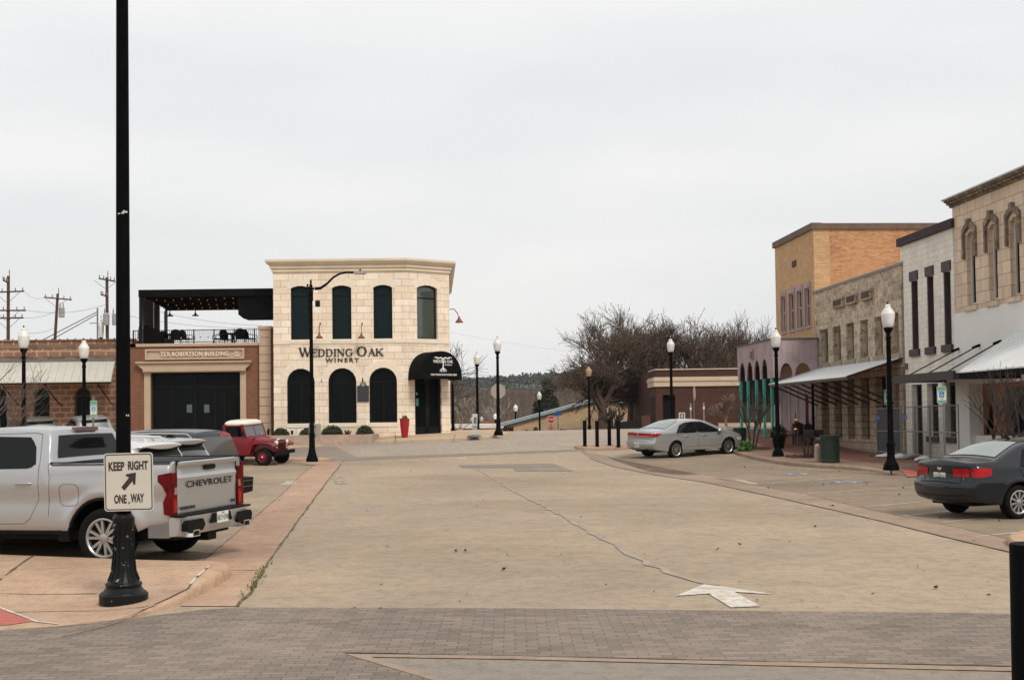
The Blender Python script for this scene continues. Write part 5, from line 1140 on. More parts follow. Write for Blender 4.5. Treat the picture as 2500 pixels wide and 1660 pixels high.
def seam(sh, mb, pts, sg, w=.008):
    for (xa, za), (xb, zb_) in zip(pts[:-1], pts[1:]):
        n = max(2, int(abs(zb_-za)/.08)+int(abs(xb-xa)/.1)); vs = []
        d = Vector((xb-xa, zb_-za)).normalized(); q = Vector((-d.y, d.x))*w/2
        for i in range(n+1):
            x, z = xa+(xb-xa)*i/n, za+(zb_-za)*i/n
            for k in (-1, 1): vs.append((x+q.x*k, sg*(sh.y(x+q.x*k, z+q.y*k)+.0018), z+q.y*k))
        mb.add(vs, [(2*i, 2*i+1, 2*i+3, 2*i+2) for i in range(n)])
def handle(parent, sh, x, z, sg, mat, L=.19):
    y = sh.y(x, z); mb = MB(); mb.tube([(x-L/2, sg*(y-.01), z), (x-L*.42, sg*(y+.028), z+.004), (x+L*.42, sg*(y+.03), z+.004), (x+L/2, sg*(y-.01), z)], [.012, .017, .017, .012], 8)
    return mb.build('door_handle', mat, parent, smooth=50)
def mirror(parent, x, y, z, sg, mat, s=1.0):
    mb = MB(); mb.lathe([(.0, -.09*s), (.055*s, -.085*s), (.085*s, -.03*s), (.09*s, .03*s), (.07*s, .08*s), (.0, .1*s)], 12, c=(x, sg*(y+.1), z), axis='x', cap=False); mb.box(x-.03, x+.03, min(sg*(y-.05), sg*(y+.08)), max(sg*(y-.05), sg*(y+.08)), z-.04, z-.01)
    return mb.build('mirror', mat, parent, smooth=50)

# ---------------------------------------------------------------- silver pickup, crew cab
def build_pickup():
    t = thing('pickup_truck', 'silver crew cab pickup with the word CHEVROLET on its tailgate', 'pickup truck')
    silver = paint('silver_paint', (.46, .465, .47), .65); za = .41; ra = .55; zs = .50
    def W(x, z):
        w_ = 1.005+.018*math.exp(-((z-1.12)/.13)**2)-.03*max(0, (.62-z)/.2)
        w_ -= .012*math.exp(-((z-.93)/.10)**2)
        for xc in (0, 3.745):
            d = math.hypot(x-xc, z-za); w_ += .028*math.exp(-((d-.60)/.075)**2) if z > .3 else 0
        if z > 1.36: w_ -= (z-1.36)*.42
        if x > 3.6: w_ -= .16*((x-3.6)/1.05)**2
        return w_
    B = [(4.62, .42)]+archpts(3.745, ra, za, zs)+archpts(0, ra, za, zs)+[(-.66, .55), (-1.03, .64)]
    T = [(4.60, 1.12), (4.35, 1.2), (3.9, 1.25), (3.5, 1.29), (3.44, 1.31), (2.72, 1.83), (2.45, 1.90), (1.9, 1.935), (1.3, 1.915), (1.03, 1.90), (.965, 1.885), (.945, 1.86), (.855, 1.46), (.845, 1.44), (.83, 1.43), (.3, 1.432), (-.6, 1.44), (-.95, 1.44), (-1.02, 1.44), (-1.03, 1.43)]
    F = [(4.62, .42), (4.68, .7), (4.66, 1.0), (4.60, 1.12)]; Rr = [(-1.03, .64), (-1.03, 1.0), (-1.03, 1.43)]
    sh = Shell(T, B, F, Rr, W, bt=.02, be=.015, rt=.07, re=.04, nsm=1)
    def sm(c, x, z, j, mi): return 1 if (c == 'T' and z < 1.47 and x < .9 and 0 < j < 7) else mi
    sh.build('body', [silver, mt['under']], t, sm)
    for sg in (1, -1):
        mb = MB(); sh.side_patch(mb, [(1.07, 1.43), (1.16, 1.37), (2.02, 1.36)], [(1.13, 1.66), (1.24, 1.80), (2.02, 1.82)], sg); mb.build('side_window', mt['carglass'], t, smooth=40)
        mb = MB(); sh.side_patch(mb, [(2.14, 1.36), (3.15, 1.34), (3.2, 1.36)], [(2.14, 1.82), (2.55, 1.80), (3.12, 1.40)], sg); mb.build('side_window', mt['carglass'], t, smooth=40)
        mb = MB()
        for pts in ([(1.08, 1.84), (1.01, 1.45), (1.01, .95), (1.15, .68), (1.25, .6)], [(2.08, 1.84), (2.08, .6)], [(.87, 1.43), (.83, 1.25), (.86, .70)], [(3.28, 1.3), (3.3, .75), (3.2, .58)], [(1.08, 1.84), (1.2, 1.86), (2.6, 1.83)], [(1.25, .6), (3.2, .58)]): seam(sh, mb, pts, sg, .007)
        mb.build('door_seams', mt['seam'], t)
        handle(t, sh, 1.24, 1.16, sg, silver, .26); handle(t, sh, 2.42, 1.16, sg, silver, .26); mirror(t, 3.05, 1.0, 1.42, sg, silver, 1.5)
        mb = MB(); mb.box(.62, 3.15, sg*.93-.05, sg*.93+.05, .46, .53); mb.box(.55, .72, sg*.96-.05, sg*.96+.03, .36, .62); mb.build('running_board', mt['under'], t)
        # wheel-arch liners
        for xc in (0, 3.745):
            mb = MB(); pts = [(xc+(ra+.012)*math.cos(R(a)), za+(ra+.012)*math.sin(R(a))) for a in range(8, 173, 11)]; pin = [(xc+(ra-.03)*math.cos(R(a)), za+(ra-.03)*math.sin(R(a))) for a in range(172, 7, -11)]
            mb.prism(pts+pin, sg*.99-.02, sg*1.012); mb.build('arch_liner', mt['under'], t)
    mb = MB(); c = (.52, 1.0); k = MB()
    pts = [(.52+.155*math.copysign(abs(math.cos(a))**.5, math.cos(a)), 1.0+.15*math.copysign(abs(math.sin(a))**.5, math.sin(a))) for a in [2*math.pi*i/28 for i in range(29)]]
    seam(sh, mb, pts, 1, .007); mb.build('fuel_door', mt['seam'], t)
    # rear glass in the back of the cab, third brake light
    mb = MB(); sh.strip_patch(mb, 'T', .853, .940, -.9, .9, .006, taper=(1.0, .97)); mb.build('rear_window', mt['carglass'], t, smooth=40)
    mb = MB(); mb.box(.91, .99, -.26, .26, 1.868, 1.925); o = mb.build('third_brake_light', M('smoked_lens', (.16, .09, .09), .3), t)
    mb = MB(); sh.strip_patch(mb, 'T', 2.78, 3.4, -.9, .9, .006); mb.build('windscreen', mt['carglass'], t, smooth=40)
    # tailgate with pressed panel
    mb = MB(); zs_ = [.72, .735, .78, .99, 1.05, 1.09, 1.155, 1.215, 1.245, 1.30, 1.345, 1.375, 1.40, 1.425, 1.44]; off = [.0, .018, .02, .022, .028, .034, .030, .046, .03, .014, .016, .04, .052, .05, .03]
    ys = np.linspace(-.83, .83, 25); vs = []
    for z, o_ in zip(zs_, off):
        for y_ in ys: vs.append((-1.03-o_-.012*(1-(y_/.83)**2)+(.02 if abs(y_) > .82 else 0), y_, z))
    m = len(ys); mb.add(vs, [(i*m+j, i*m+j+1, (i+1)*m+j+1, (i+1)*m+j) for i in range(len(zs_)-1) for j in range(m-1)]); tg = mb.build('tailgate', silver, t, smooth=30)
    mb = MB(); mb.prism([(.13, 1.30), (-.13, 1.30), (-.16, 1.325), (-.15, 1.36), (.15, 1.36), (.16, 1.325)], -1.085, -1.05, plane='yz'); mb.build('handle', mt['under'], tg)
    mb = MB(); rear_text(mb, 'CHEVROLET', -1.083, 0, 1.115, .125, 1.72, .0015, .003, 1.12); rear_text(mb, 'SILVERADO', -1.07, .59, .80, .05, 1.5, .003); rear_text(mb, 'RST', -1.07, -.69, .80, .045, 1.5, .004); mb.build('lettering', mt['letter'], tg)
    mb = MB(); mb.box(-1.062, -1.03, -.83, .83, 1.437, 1.452); mb.box(-1.03, .84, .93, .985, 1.437, 1.452); mb.box(-1.03, .84, -.985, -.93, 1.437, 1.452); mb.build('bed_rail_cap', mt['under'], t)
    mb = MB()
    for s in (-1, 1): mb.box(-1.045, -1.031, s*.836-.004, s*.836+.004, .7, 1.44)
    mb.build('tailgate_gap', mt['under'], t)
    # notched tail lamps wrapping the corners
    for sg in (1, -1):
        pr_ = [(.85, .72), (.985, .72), (1.0, .80), (1.0, .93), (.965, 1.0), (.95, 1.06), (1.0, 1.17), (1.0, 1.28), (.85, 1.30)]
        mb = MB(); mb.prism([(sg*a, b) for a, b in pr_], -1.062, -1.0, plane='yz')
        mb.prism([(-1.055, .72), (-.965, .74), (-.95, .9), (-1.005, 1.01), (-.945, 1.12), (-.875, 1.18), (-.875, 1.27), (-1.055, 1.30)], *( (.955, 1.034) if sg > 0 else (-1.034, -.955)))
        tl = mb.build('tail_light', mt['tail'], t, smooth=30)
        mb = MB(); mb.prism([(sg*.86, 1.0), (sg*.93, 1.0), (sg*.92, 1.09), (sg*.86, 1.10)], -1.068, -1.06, plane='yz'); mb.build('reversing_lens', mt['chrome'], tl)
        mb = MB(); mb.prism([(sg*a, b) for a, b in ((.86, .76), (.94, .76), (.95, .90), (.88, .96))], -1.066, -1.061, plane='yz'); mb.build('inner_lens', M('bright_red_lens', (.30, .003, .004), .25), tl)
    # bumper with black corner pockets, step and exhausts
    path_ = [(-.70, 1.0), (-1.02, 1.0), (-1.13, .95), (-1.19, .80), (-1.21, .5), (-1.215, 0)]; path_ += [(x, -y_) for x, y_ in path_[-2::-1]]
    sec = [(0, .69), (.03, .70), (.01, .55), (-.04, .44), (-.14, .42), (-.14, .69)]; vs = []
    for x, y_ in path_:
        for dx, z in sec: vs.append((x-dx if abs(y_) < .97 else x, y_-(0 if abs(y_) < .97 else math.copysign(-dx, y_)*-1 if False else 0), z))
    mb = MB(); k = len(sec); mb.add(vs, [(i*k+j, i*k+(j+1) % k, (i+1)*k+(j+1) % k, (i+1)*k+j) for i in range(len(path_)-1) for j in range(k)]); bp = mb.build('bumper', silver, t, smooth=35)
    mb = MB()
    for s in (-1, 1):
        mb.prism([(s*.45, .56), (s*.50, .645), (s*.88, .645), (s*.92, .60), (s*.90, .50), (s*.52, .49)], -1.255, -1.15, plane='yz')
    mb.prism([(.24, .69), (.30, .56), (-.30, .56), (-.24, .69)], -1.262, -1.2, plane='yz'); mb.box(-1.2, -1.02, -.98, .98, .692, .72); mb.build('black_insets', mt['under'], bp)
    mb = MB()
    for s in (-1, 1): mb.prism([(s*.62, .42), (s*.82, .42), (s*.80, .51), (s*.64, .51)], -1.27, -1.05, plane='yz')
    mb.build('exhaust_tip', mt['chrome'], bp)
    mb = MB()
    for s in (-1, 1): mb.prism([(s*.645, .435), (s*.795, .435), (s*.78, .495), (s*.66, .495)], -1.274, -1.269, plane='yz')
    mb.build('exhaust_hole', mt['under'], bp)
    plate(bp, -1.268, .0, .625, 'TEXAS', 'RKY·0748')
    mb = MB(); mb.box(-.95, 4.2, -.75, .75, .36, .62); mb.box(-1.1, -.7, -.12, .12, .30, .42); mb.build('chassis', mt['under'], t)
    for x in (0, 3.745):
        for sg in (1, -1): wheel(t, x, sg*.87, .41, .27, .28, sg, 6, twin=True, cap=.06)
    return t
HT = R(164.5)
n_ = G(266, 1384); ax = Vector((-math.sin(HT), math.cos(HT), 0)); pk = build_pickup(); q_ = Vector((n_.x, n_.y, 0))-ax*.87*1
on_ground(pk, q_.x, q_.y, HT)

# ---------------------------------------------------------------- sedans
def sedan(name, label, col, spec):
    t = thing(name, label, 'car'); body = paint(name+'_paint', col, spec.get('metal', .5), .2); zr = spec['R']; ra = zr+.055; wb = spec['wb']
    Wd = spec['W']
    def W(x, z):
        w_ = Wd-.05*max(0, (.55-z)/.3)+.012*math.exp(-((z-.68)/.09)**2)-.015*max(0, z-.7)/.3
        if z > spec['belt']: w_ -= (z-spec['belt'])*.56
        for xc in (0, wb):
            d = math.hypot(x-xc, z-zr); w_ += .014*math.exp(-((d-ra-.04)/.05)**2)
        xr = spec['rear']
        if x < xr+.9: w_ -= spec['rt']*((xr+.9-x)/.9)**2.2
        if x > spec['front']-.9: w_ -= .20*((x-spec['front']+.9)/.9)**2
        return w_
    B = [(spec['front']-.08, .22)]+archpts(wb, ra, zr, .27)+archpts(0, ra, zr, .27)+[(-.7, .32), (spec['R_'][0][0], spec['R_'][0][1])]
    sh = Shell(spec['T'], B, spec['F'], spec['R_'], W, bt=.035, be=spec.get('be', .10), rt=.07, re=.12)
    sh.build('body', [body, mt['under']], t)
    for sg in (1, -1):
        for lo_, up_ in spec['win']: mb = MB(); sh.side_patch(mb, lo_, up_, sg, .005); mb.build('side_window', mt['carglass'], t, smooth=40)
        mb = MB(); sh.side_patch(mb, *spec['dlo'], sg, .0025, 24); mb.build('window_trim', mt['under'], t, smooth=40)
        mb = MB()
        for pts in spec['seams']: seam(sh, mb, pts, sg, .009)
        mb.build('door_seams', mt['under'], t)
        for x in spec['handles']: handle(t, sh, x, spec['hz'], sg, spec.get('hmat') or body)
        mirror(t, spec['mir'][0], sh.y(*spec['mir'])-.02, spec['mir'][1], sg, body)
        for x in (0, wb): wheel(t, x, sg*(Wd-.115), zr, spec['rim'], .215, sg, spec['sp'])
        mb = MB(); sh.side_patch(mb, [(spec['front']-.42, .58), (spec['front']-.1, .56)], [(spec['front']-.5, .68), (spec['front']-.12, .66)], sg, .005); mb.build('headlight', mt['tailw'], t, smooth=40)
    a, b = spec['rg']; mb = MB(); sh.strip_patch(mb, 'T', a, b, -.93, .93, .007, 14, 12, taper=spec.get('rgt', (.98, .94)), m=0); mb.build('rear_window', mt['carglass_l'], t, smooth=40)
    mb = MB(); sh.strip_patch(mb, 'T', a-.03, b+.03, -.96, .96, .0035, 14, 12, taper=spec.get('rgt', (.98, .94))); mb.build('rear_window_seal', mt['under'], t, smooth=40)
    a, b = spec['fg']; mb = MB(); sh.strip_patch(mb, 'T', a, b, -.93, .93, .007, 14, 12); mb.build('windscreen', mt['carglass'], t, smooth=40)
    mb = MB(); mb.box(-.8, spec['front']-.5, -Wd+.35, Wd-.35, .25, .45); mb.build('underbody', mt['under'], t)
    return t, sh, body
# charcoal compact sedan near right
J = dict(R=.317, wb=2.651, W=.885, belt=.95, rear=-1.06, front=3.56, rt=.09, rim=.22, sp=10, metal=.25,
 T=[(3.5, .70), (3.3, .80), (2.7, .95), (2.5, 1.0), (2.4, 1.04), (1.75, 1.37), (1.45, 1.43), (1.1, 1.453), (.75, 1.445), (.42, 1.40), (.2, 1.345), (-.36, 1.125), (-.46, 1.095), (-.7, 1.085), (-.9, 1.07), (-.99, 1.045)],
 F=[(3.48, .22), (3.56, .45), (3.54, .6), (3.5, .70)], R_=[(-.90, .34), (-1.0, .38), (-1.06, .47), (-1.07, .60), (-1.06, .655), (-1.0, .70), (-.975, .85), (-.985, .97), (-1.0, 1.02), (-.99, 1.045)],
 win=[([(.10, 1.0), (.3, .97), (1.02, .955)], [(.32, 1.25), (.55, 1.33), (1.0, 1.36)]), ([(1.12, .955), (2.2, .94)], [(1.12, 1.36), (1.5, 1.34), (2.1, 1.02)])],
 dlo=([(.04, .97), (.3, .95), (2.3, .925)], [(.26, 1.27), (.55, 1.355), (1.05, 1.385), (1.5, 1.365), (2.25, .97)]),
 seams=[[(.02, .95), (.12, .75), (.36, .42), (.42, .28)], [(1.07, 1.36), (1.07, .27)], [(2.25, .94), (2.28, .5), (2.2, .27)], [(-.93, .68), (-.5, .68), (-.4, .66)]],
 handles=(.42, 1.4), hz=.80, mir=(2.1, .97), rg=(-.33, .38), fg=(1.8, 2.4), rgt=(.97, .90))
car1, sh, bd = sedan('charcoal_sedan', 'charcoal grey saloon parked at the right with round silver badge on its boot', (.008, .011, .015), J)
for sg in (1, -1):
    mb = MB(); sh.strip_patch(mb, 'R', .79, .955, sg*.50, sg*1.0, .010, 8, 12)
    sh.side_patch(mb, [(-.972, .79), (-.80, .80), (-.64, .83)], [(-.983, .955), (-.80, .975), (-.62, .95)], sg, .008, 16, 4); tl = mb.build('tail_light', mt['tail_b'], car1, smooth=40)
    mb = MB(); sh.strip_patch(mb, 'R', .795, .96, sg*.768, sg*.776, .014, 6, 1); mb.build('lens_gap', mt['under'], tl)
mb = MB(); sh.strip_patch(mb, 'R', .655, .665, -.74, .74, .006, 2, 12); sh.strip_patch(mb, 'R', .66, .79, -.755, -.745, .006, 6, 1); sh.strip_patch(mb, 'R', .66, .79, .745, .755, .006, 6, 1); sh.strip_patch(mb, 'R', .47, .478, -.98, .98, .004, 2, 12); mb.build('boot_seams', mt['under'], car1)
mb = MB(); sh.strip_patch(mb, 'R', .70, .85, -.50, .50, .002, 4, 10, taper=(.8, 1)); mb.build('number_recess', M('charcoal_recess', (.022, .026, .03), .4, .4), car1)
plate(car1, -1.077, 0, .785, 'TEXAS', 'LS2·8574')
mb = MB(); xb = -1.085; mb.lathe([(.058, 0), (.058, .012), (.05, .016), (.0, .016)], 20, c=(xb, 0, .965), axis='x'); bg_ = mb.build('badge', mt['chrome'], car1)
mb = MB()
for a, b in (((-.026, .036), (-.008, -.002)), ((-.008, -.002), (0, .014)), ((.026, .036), (.008, -.002)), ((.008, -.002), (0, .014)), ((-.042, .018), (-.018, -.036)), ((-.018, -.036), (0, .0)), ((.042, .018), (.018, -.036)), ((.018, -.036), (0, 0))):
    p_, q2 = Vector(a), Vector(b); d = (q2-p_).normalized(); nn2 = Vector((-d.y, d.x))*.005; mb.prism([tuple(p_-nn2), tuple(q2-nn2), tuple(q2+nn2), tuple(p_+nn2)], xb-.004, xb+.001, plane='yz')
mb.build('badge_letters', mt['letter'], bg_)
mb = MB(); mb.prism([(.02, 1.44), (-.16, 1.44), (-.1, 1.475), (.0, 1.5)], -.018, .018); mb.tube([(.62, 0, 1.46), (.56, 0, 1.5), (.5, 0, 1.52)], .02, 6); ant = mb.build('aerial', mt['under'], car1); 
for v in ant.data.vertices:
    if v.co.x < .3: v.co.x += .58; v.co.z += .02
mb = MB()
for yy in (-.36, .36):
    mb.box(.55, .68, yy-.24, yy+.24, .85, 1.12); mb.box(.56, .66, yy-.12, yy+.12, 1.12, 1.27)
mb.build('seat_backs', mt['under'], car1)
mb = MB(); rear_text(mb, 'JETTA', -1.075, .5, .765, .04, 1.2, .001); rear_text(mb, 'S', -1.06, -.6, .765, .04, 1.2, .001); mb.build('lettering', mt['chrome'], car1)
HJ = R(22.0); n_ = G(2484, 1267); ax = Vector((-math.sin(HJ), math.cos(HJ), 0)); q_ = Vector((n_.x, n_.y, 0))+ax*.77
on_ground(car1, q_.x, q_.y, HJ); car1.scale = (.955, .955, .955)
# silver saloon in the middle distance
K = dict(R=.325, wb=2.728, W=.915, belt=.97, rear=-1.12, front=3.66, rt=.10, rim=.225, sp=9, metal=.45,
 T=[(3.6, .72), (3.4, .83), (2.8, .96), (2.62, 1.0), (2.5, 1.04), (1.8, 1.36), (1.5, 1.42), (1.1, 1.445), (.7, 1.435), (.42, 1.40), (.2, 1.345), (-.42, 1.12), (-.55, 1.09), (-.8, 1.085), (-1.0, 1.075), (-1.06, 1.05)],
 F=[(3.6, .22), (3.66, .45), (3.64, .6), (3.6, .72)], R_=[(-.96, .35), (-1.06, .38), (-1.13, .47), (-1.14, .60), (-1.12, .66), (-1.06, .70), (-1.07, .85), (-1.08, 1.0), (-1.07, 1.035), (-1.06, 1.05)],
 win=[([(.06, 1.0), (.3, .98), (1.05, .965)], [(.34, 1.24), (.6, 1.33), (1.05, 1.35)]), ([(1.14, .965), (2.3, .95)], [(1.14, 1.35), (1.5, 1.33), (2.2, 1.02)])],
 dlo=([(.0, .975), (.3, .955), (2.4, .93)], [(.3, 1.26), (.6, 1.35), (1.1, 1.375), (1.5, 1.355), (2.35, .97)]),
 seams=[[(.02, .96), (.2, .78), (.44, .42), (.48, .28)], [(1.1, 1.36), (1.12, .27)], [(2.34, .94), (2.36, .5), (2.3, .27)], [(.5, .42), (2.3, .42)]],
 handles=(.5, 1.42), hz=.84, mir=(2.2, .99), rg=(-.38, .38), fg=(1.85, 2.5), hmat=mt['chrome'])
car2, sh, bd = sedan('silver_sedan', 'silver saloon with wide red tail lamp bars parked before the bollards', (.36, .365, .365), K)
for a, b in ((-1.0, -.06), (.06, 1.0)):
    mb = MB(); sh.strip_patch(mb, 'R', .855, .995, a, b, .012, 6, 10)
    sg = 1 if b > .5 else -1; sh.side_patch(mb, [(-1.068, .855), (-.90, .875)], [(-1.079, .995), (-.70, .995)], sg, .008, 14, 4); tl = mb.build('tail_light', mt['tail_b'], car2, smooth=40)
    mb = MB(); sh.strip_patch(mb, 'R', .875, .90, a*.95, b*.95, .015, 2, 10); mb.build('clear_strip', M('pink_clear_lens', (.6, .3, .28), .25), tl)
mb = MB(); sh.strip_patch(mb, 'R', .65, .66, -.8, .8, .006, 2, 12); mb.build('boot_seams', mt['under'], car2)
mb = MB(); sh.strip_patch(mb, 'R', .37, .43, -.8, .8, .004, 2, 12); mb.build('lower_valance', mt['under'], car2)
plate(car2, -1.235, 0, .54, 'TEXAS', 'BHK·4127')
HK = R(33.5); n_ = G(1648, 1117.5); ax = Vector((-math.sin(HK), math.cos(HK), 0)); q_ = Vector((n_.x, n_.y, 0))+ax*.80
on_ground(car2, q_.x, q_.y, HK)

# ---------------------------------------------------------------- crossovers
def suv(label, col, rails, glassm, group=None, cat='car', dark_roof=False):
    t = thing('crossover_car', label, cat, group=group); body = paint('suv_paint', col, .4)
    zr = .35; ra = .415
    def W(x, z):
        w_ = .93-.04*max(0, (.6-z)/.3)
        if z > 1.02: w_ -= (z-1.02)*.42
        if x < -.1: w_ -= .09*((-.1-x)/.85)**2
        if x > 2.9: w_ -= .2*((x-2.9)/.8)**2
        return w_
    B = [(3.55, .3)]+archpts(2.69, ra, zr, .3)+archpts(0, ra, zr, .3)+[(-.6, .34), (-.86, .4)]
    T = [(3.58, .85), (3.4, .95), (2.7, 1.08), (2.5, 1.12), (1.85, 1.52), (1.5, 1.61), (1.0, 1.65), (.3, 1.645), (-.4, 1.62), (-.72, 1.60), (-.80, 1.585)]
    F = [(3.55, .3), (3.62, .55), (3.6, .75), (3.58, .85)]; Rr = [(-.86, .4), (-.95, .5), (-.96, .72), (-.93, .95), (-.90, 1.05), (-.72, 1.45), (-.68, 1.53), (-.78, 1.555), (-.80, 1.585)]
    sh = Shell(T, B, F, Rr, W, bt=.035, be=.06, rt=.06, re=.08); sh.build('body', [body, mt['under']], t)
    mb = MB(); sh.strip_patch(mb, 'R', 1.06, 1.44, -.9, .9, .008, 8, 10, taper=(1, .96)); mb.build('rear_window', glassm, t, smooth=40)
    mb = MB(); sh.strip_patch(mb, 'R', 1.39, 1.572, -.95, .95, .010, 10, 10); mb.build('spoiler_shade', mt['under'], t, smooth=40)
    mb = MB(); sh.strip_patch(mb, 'T', 1.9, 2.45, -.92, .92, .006); mb.build('windscreen', mt['carglass'], t, smooth=40)
    mb = MB(); mb.tube([(-.96, .2, 1.09), (-.97, -.12, 1.115), (-.96, -.3, 1.12)], [.03, .022, .012], 6); mb.build('wiper', mt['under'], t)
    for sg in (1, -1):
        mb = MB(); sh.side_patch(mb, [(-.5, 1.14), (.0, 1.08), (2.3, 1.06)], [(-.42, 1.36), (-.1, 1.47), (.9, 1.53), (1.6, 1.5), (2.2, 1.14)], sg, .005, 24); mb.build('side_windows', mt['carglass'], t, smooth=40)
        mb = MB(); sh.strip_patch(mb, 'R', .86, 1.04, sg*.62, sg*.97, .012, 6, 6); sh.side_patch(mb, [(-.88, .88), (-.6, .92)], [(-.86, 1.05), (-.56, 1.06)], sg, .008, 6, 4); mb.build('tail_light', mt['tail'], t, smooth=40)
        for x in (0, 2.69): wheel(t, x, sg*.80, zr, .24, .22, sg, 7)
        if rails: y_ = sh.y(.5, 1.6)-.05; mb = MB(); mb.tube([(-.45, sg*y_, 1.62), (-.35, sg*y_, 1.70), (.3, sg*y_, 1.72), (1.1, sg*y_, 1.70), (1.25, sg*y_, 1.63)], [.014, .02, .02, .02, .014], 8); mb.build('roof_rail', rails, t, smooth=50)
        mirror(t, 2.15, sh.y(2.15, 1.1), 1.12, sg, body)
    mb = MB(); mb.prism([(-.28, 1.64), (-.5, 1.635), (-.44, 1.70), (-.36, 1.71)], -.03, .03); mb.build('aerial_fin', mt['under'] if rails == mt['alloy'] else body, t)
    mb = MB(); mb.box(-.7, 3.2, -.7, .7, .2, .45); mb.build('underbody', mt['under'], t)
    return t
def by_tip(t, px, py, Y, tip, hd):
    """stand a vehicle so that its right rear roof corner is seen at a pixel"""
    p = P(px, py, Y); f = Vector((math.cos(hd), math.sin(hd), 0)); l = Vector((-f.y, f.x, 0)); o = Vector((p.x, p.y, 0))-f*tip[0]-l*tip[1]
    on_ground(t, o.x, o.y, hd, p.z-tip[2]-hz(o.x, o.y) if abs(p.z-tip[2]-hz(o.x, o.y)) < .0 else 0)
s1 = suv('white crossover behind the silver pickup, its roof fin white', (.68, .68, .66), M('white_rail', (.6, .6, .58), .3, .3), mt['carglass_g']); by_tip(s1, 447, 1077, 20.5, (-.78, -.60, 1.58), HT)
s2 = suv('light grey crossover with silver roof rails and black fin aerial', (.40, .40, .39), mt['alloy'], mt['carglass_g']); by_tip(s2, 506, 1069, 22.9, (-.78, -.60, 1.58), HT)
p = P(75, 1007, 58); s3 = suv('dark green grey crossover nosed up to the sandstone building', (.085, .095, .085), None, mt['carglass_f']); on_ground(s3, P(95, 1040, 58.5).x, 58.5, R(118))
s4 = suv('pale grey crossover parked beneath the arched sandstone windows', (.28, .28, .29), None, mt['carglass_f']); on_ground(s4, P(228, 1040, 58.5).x, 58.5, R(118))

# ---------------------------------------------------------------- dark pickup with camper shell
def camper():
    t = thing('camper_pickup', 'dark blue pickup with grey camper shell, beyond the crossovers', 'pickup truck'); body = paint('dark_blue_paint', (.030, .036, .05), .3); cap_ = paint('charcoal_shell', (.018, .018, .019), .2)
    def W(x, z):
        w_ = .93-.03*max(0, (.6-z)/.2)
        if z > 1.05: w_ -= (z-1.05)*.30
        if x > 2.9: w_ -= .16*((x-2.9)/.9)**2
        return w_
    B = [(3.7, .42)]+archpts(2.95, .43, .37, .45)+archpts(0, .43, .37, .45)+[(-.6, .5), (-1.02, .55)]
    T = [(3.7, .95), (3.4, 1.02), (2.6, 1.10), (2.0, 1.62), (1.6, 1.68), (1.0, 1.70), (.6, 1.72), (-.2, 1.72), (-.7, 1.70), (-.86, 1.67)]
    F = [(3.7, .42), (3.74, .7), (3.7, .95)]; Rr = [(-1.02, .55), (-1.03, 1.0), (-1.03, 1.08), (-.93, 1.5), (-.86, 1.67)]
    sh = Shell(T, B, F, Rr, W, bt=.04, be=.02, rt=.10, re=.06, nsm=2); sh.build('body', [body, mt['under']], t)
    mb = MB(); sh.strip_patch(mb, 'T', -.84, .55, -.99, .99, .010, 14, 10); 
    for sg in (1, -1): sh.side_patch(mb, [(-.99, 1.10), (.75, 1.10)], [(-.86, 1.60), (.6, 1.62)], sg, .010, 14, 6)
    sh.strip_patch(mb, 'R', 1.09, 1.655, -.99, .99, .008, 8, 10); cs = mb.build('camper_shell', cap_, t, smooth=50)
    mb = MB(); sh.strip_patch(mb, 'R', 1.10, 1.585, -.96, .96, .016, 8, 10, taper=(1, .98)); mb.build('rear_hatch', mt['carglass_g'], cs, smooth=50)
    mb = MB(); mb.box(-.925, -.86, -.62, -.22, 1.60, 1.65); mb.build('brake_light', M('pinkish_red_lens', (.5, .07, .06), .4), cs)
    mb = MB(); sh.strip_patch(mb, 'T', 2.08, 2.55, -.9, .9, .006); mb.build('windscreen', mt['carglass'], t, smooth=40)
    for sg in (1, -1):
        mb = MB(); sh.side_patch(mb, [(.95, 1.12), (2.2, 1.1)], [(.98, 1.56), (1.75, 1.54), (2.15, 1.2)], sg); mb.build('side_window', mt['carglass'], t, smooth=40)
        mb = MB(); mb.box(-1.06, -1.02, min(sg*.84, sg*.93), max(sg*.84, sg*.93), .72, 1.05); mb.build('tail_light', mt['tail'], t)
        for x in (0, 2.95): wheel(t, x, sg*.80, .37, .21, .24, sg, 5)
    mb = MB(); mb.prism([(-1.02, .36), (-1.26, .42), (-1.28, .72), (-1.02, .74)], -.95, .95); bp = mb.build('bumper', mt['under'], t)
    mb = MB()
    for z in (.54, .66): mb.box(-1.285, -1.262, -.94, .94, z-.006, z+.006)
    mb.build('bumper_strip', mt['steel'], bp)
    return t
cp = camper(); by_tip(cp, 563, 1054, 25.9, (-.88, -.70, 1.68), HT)

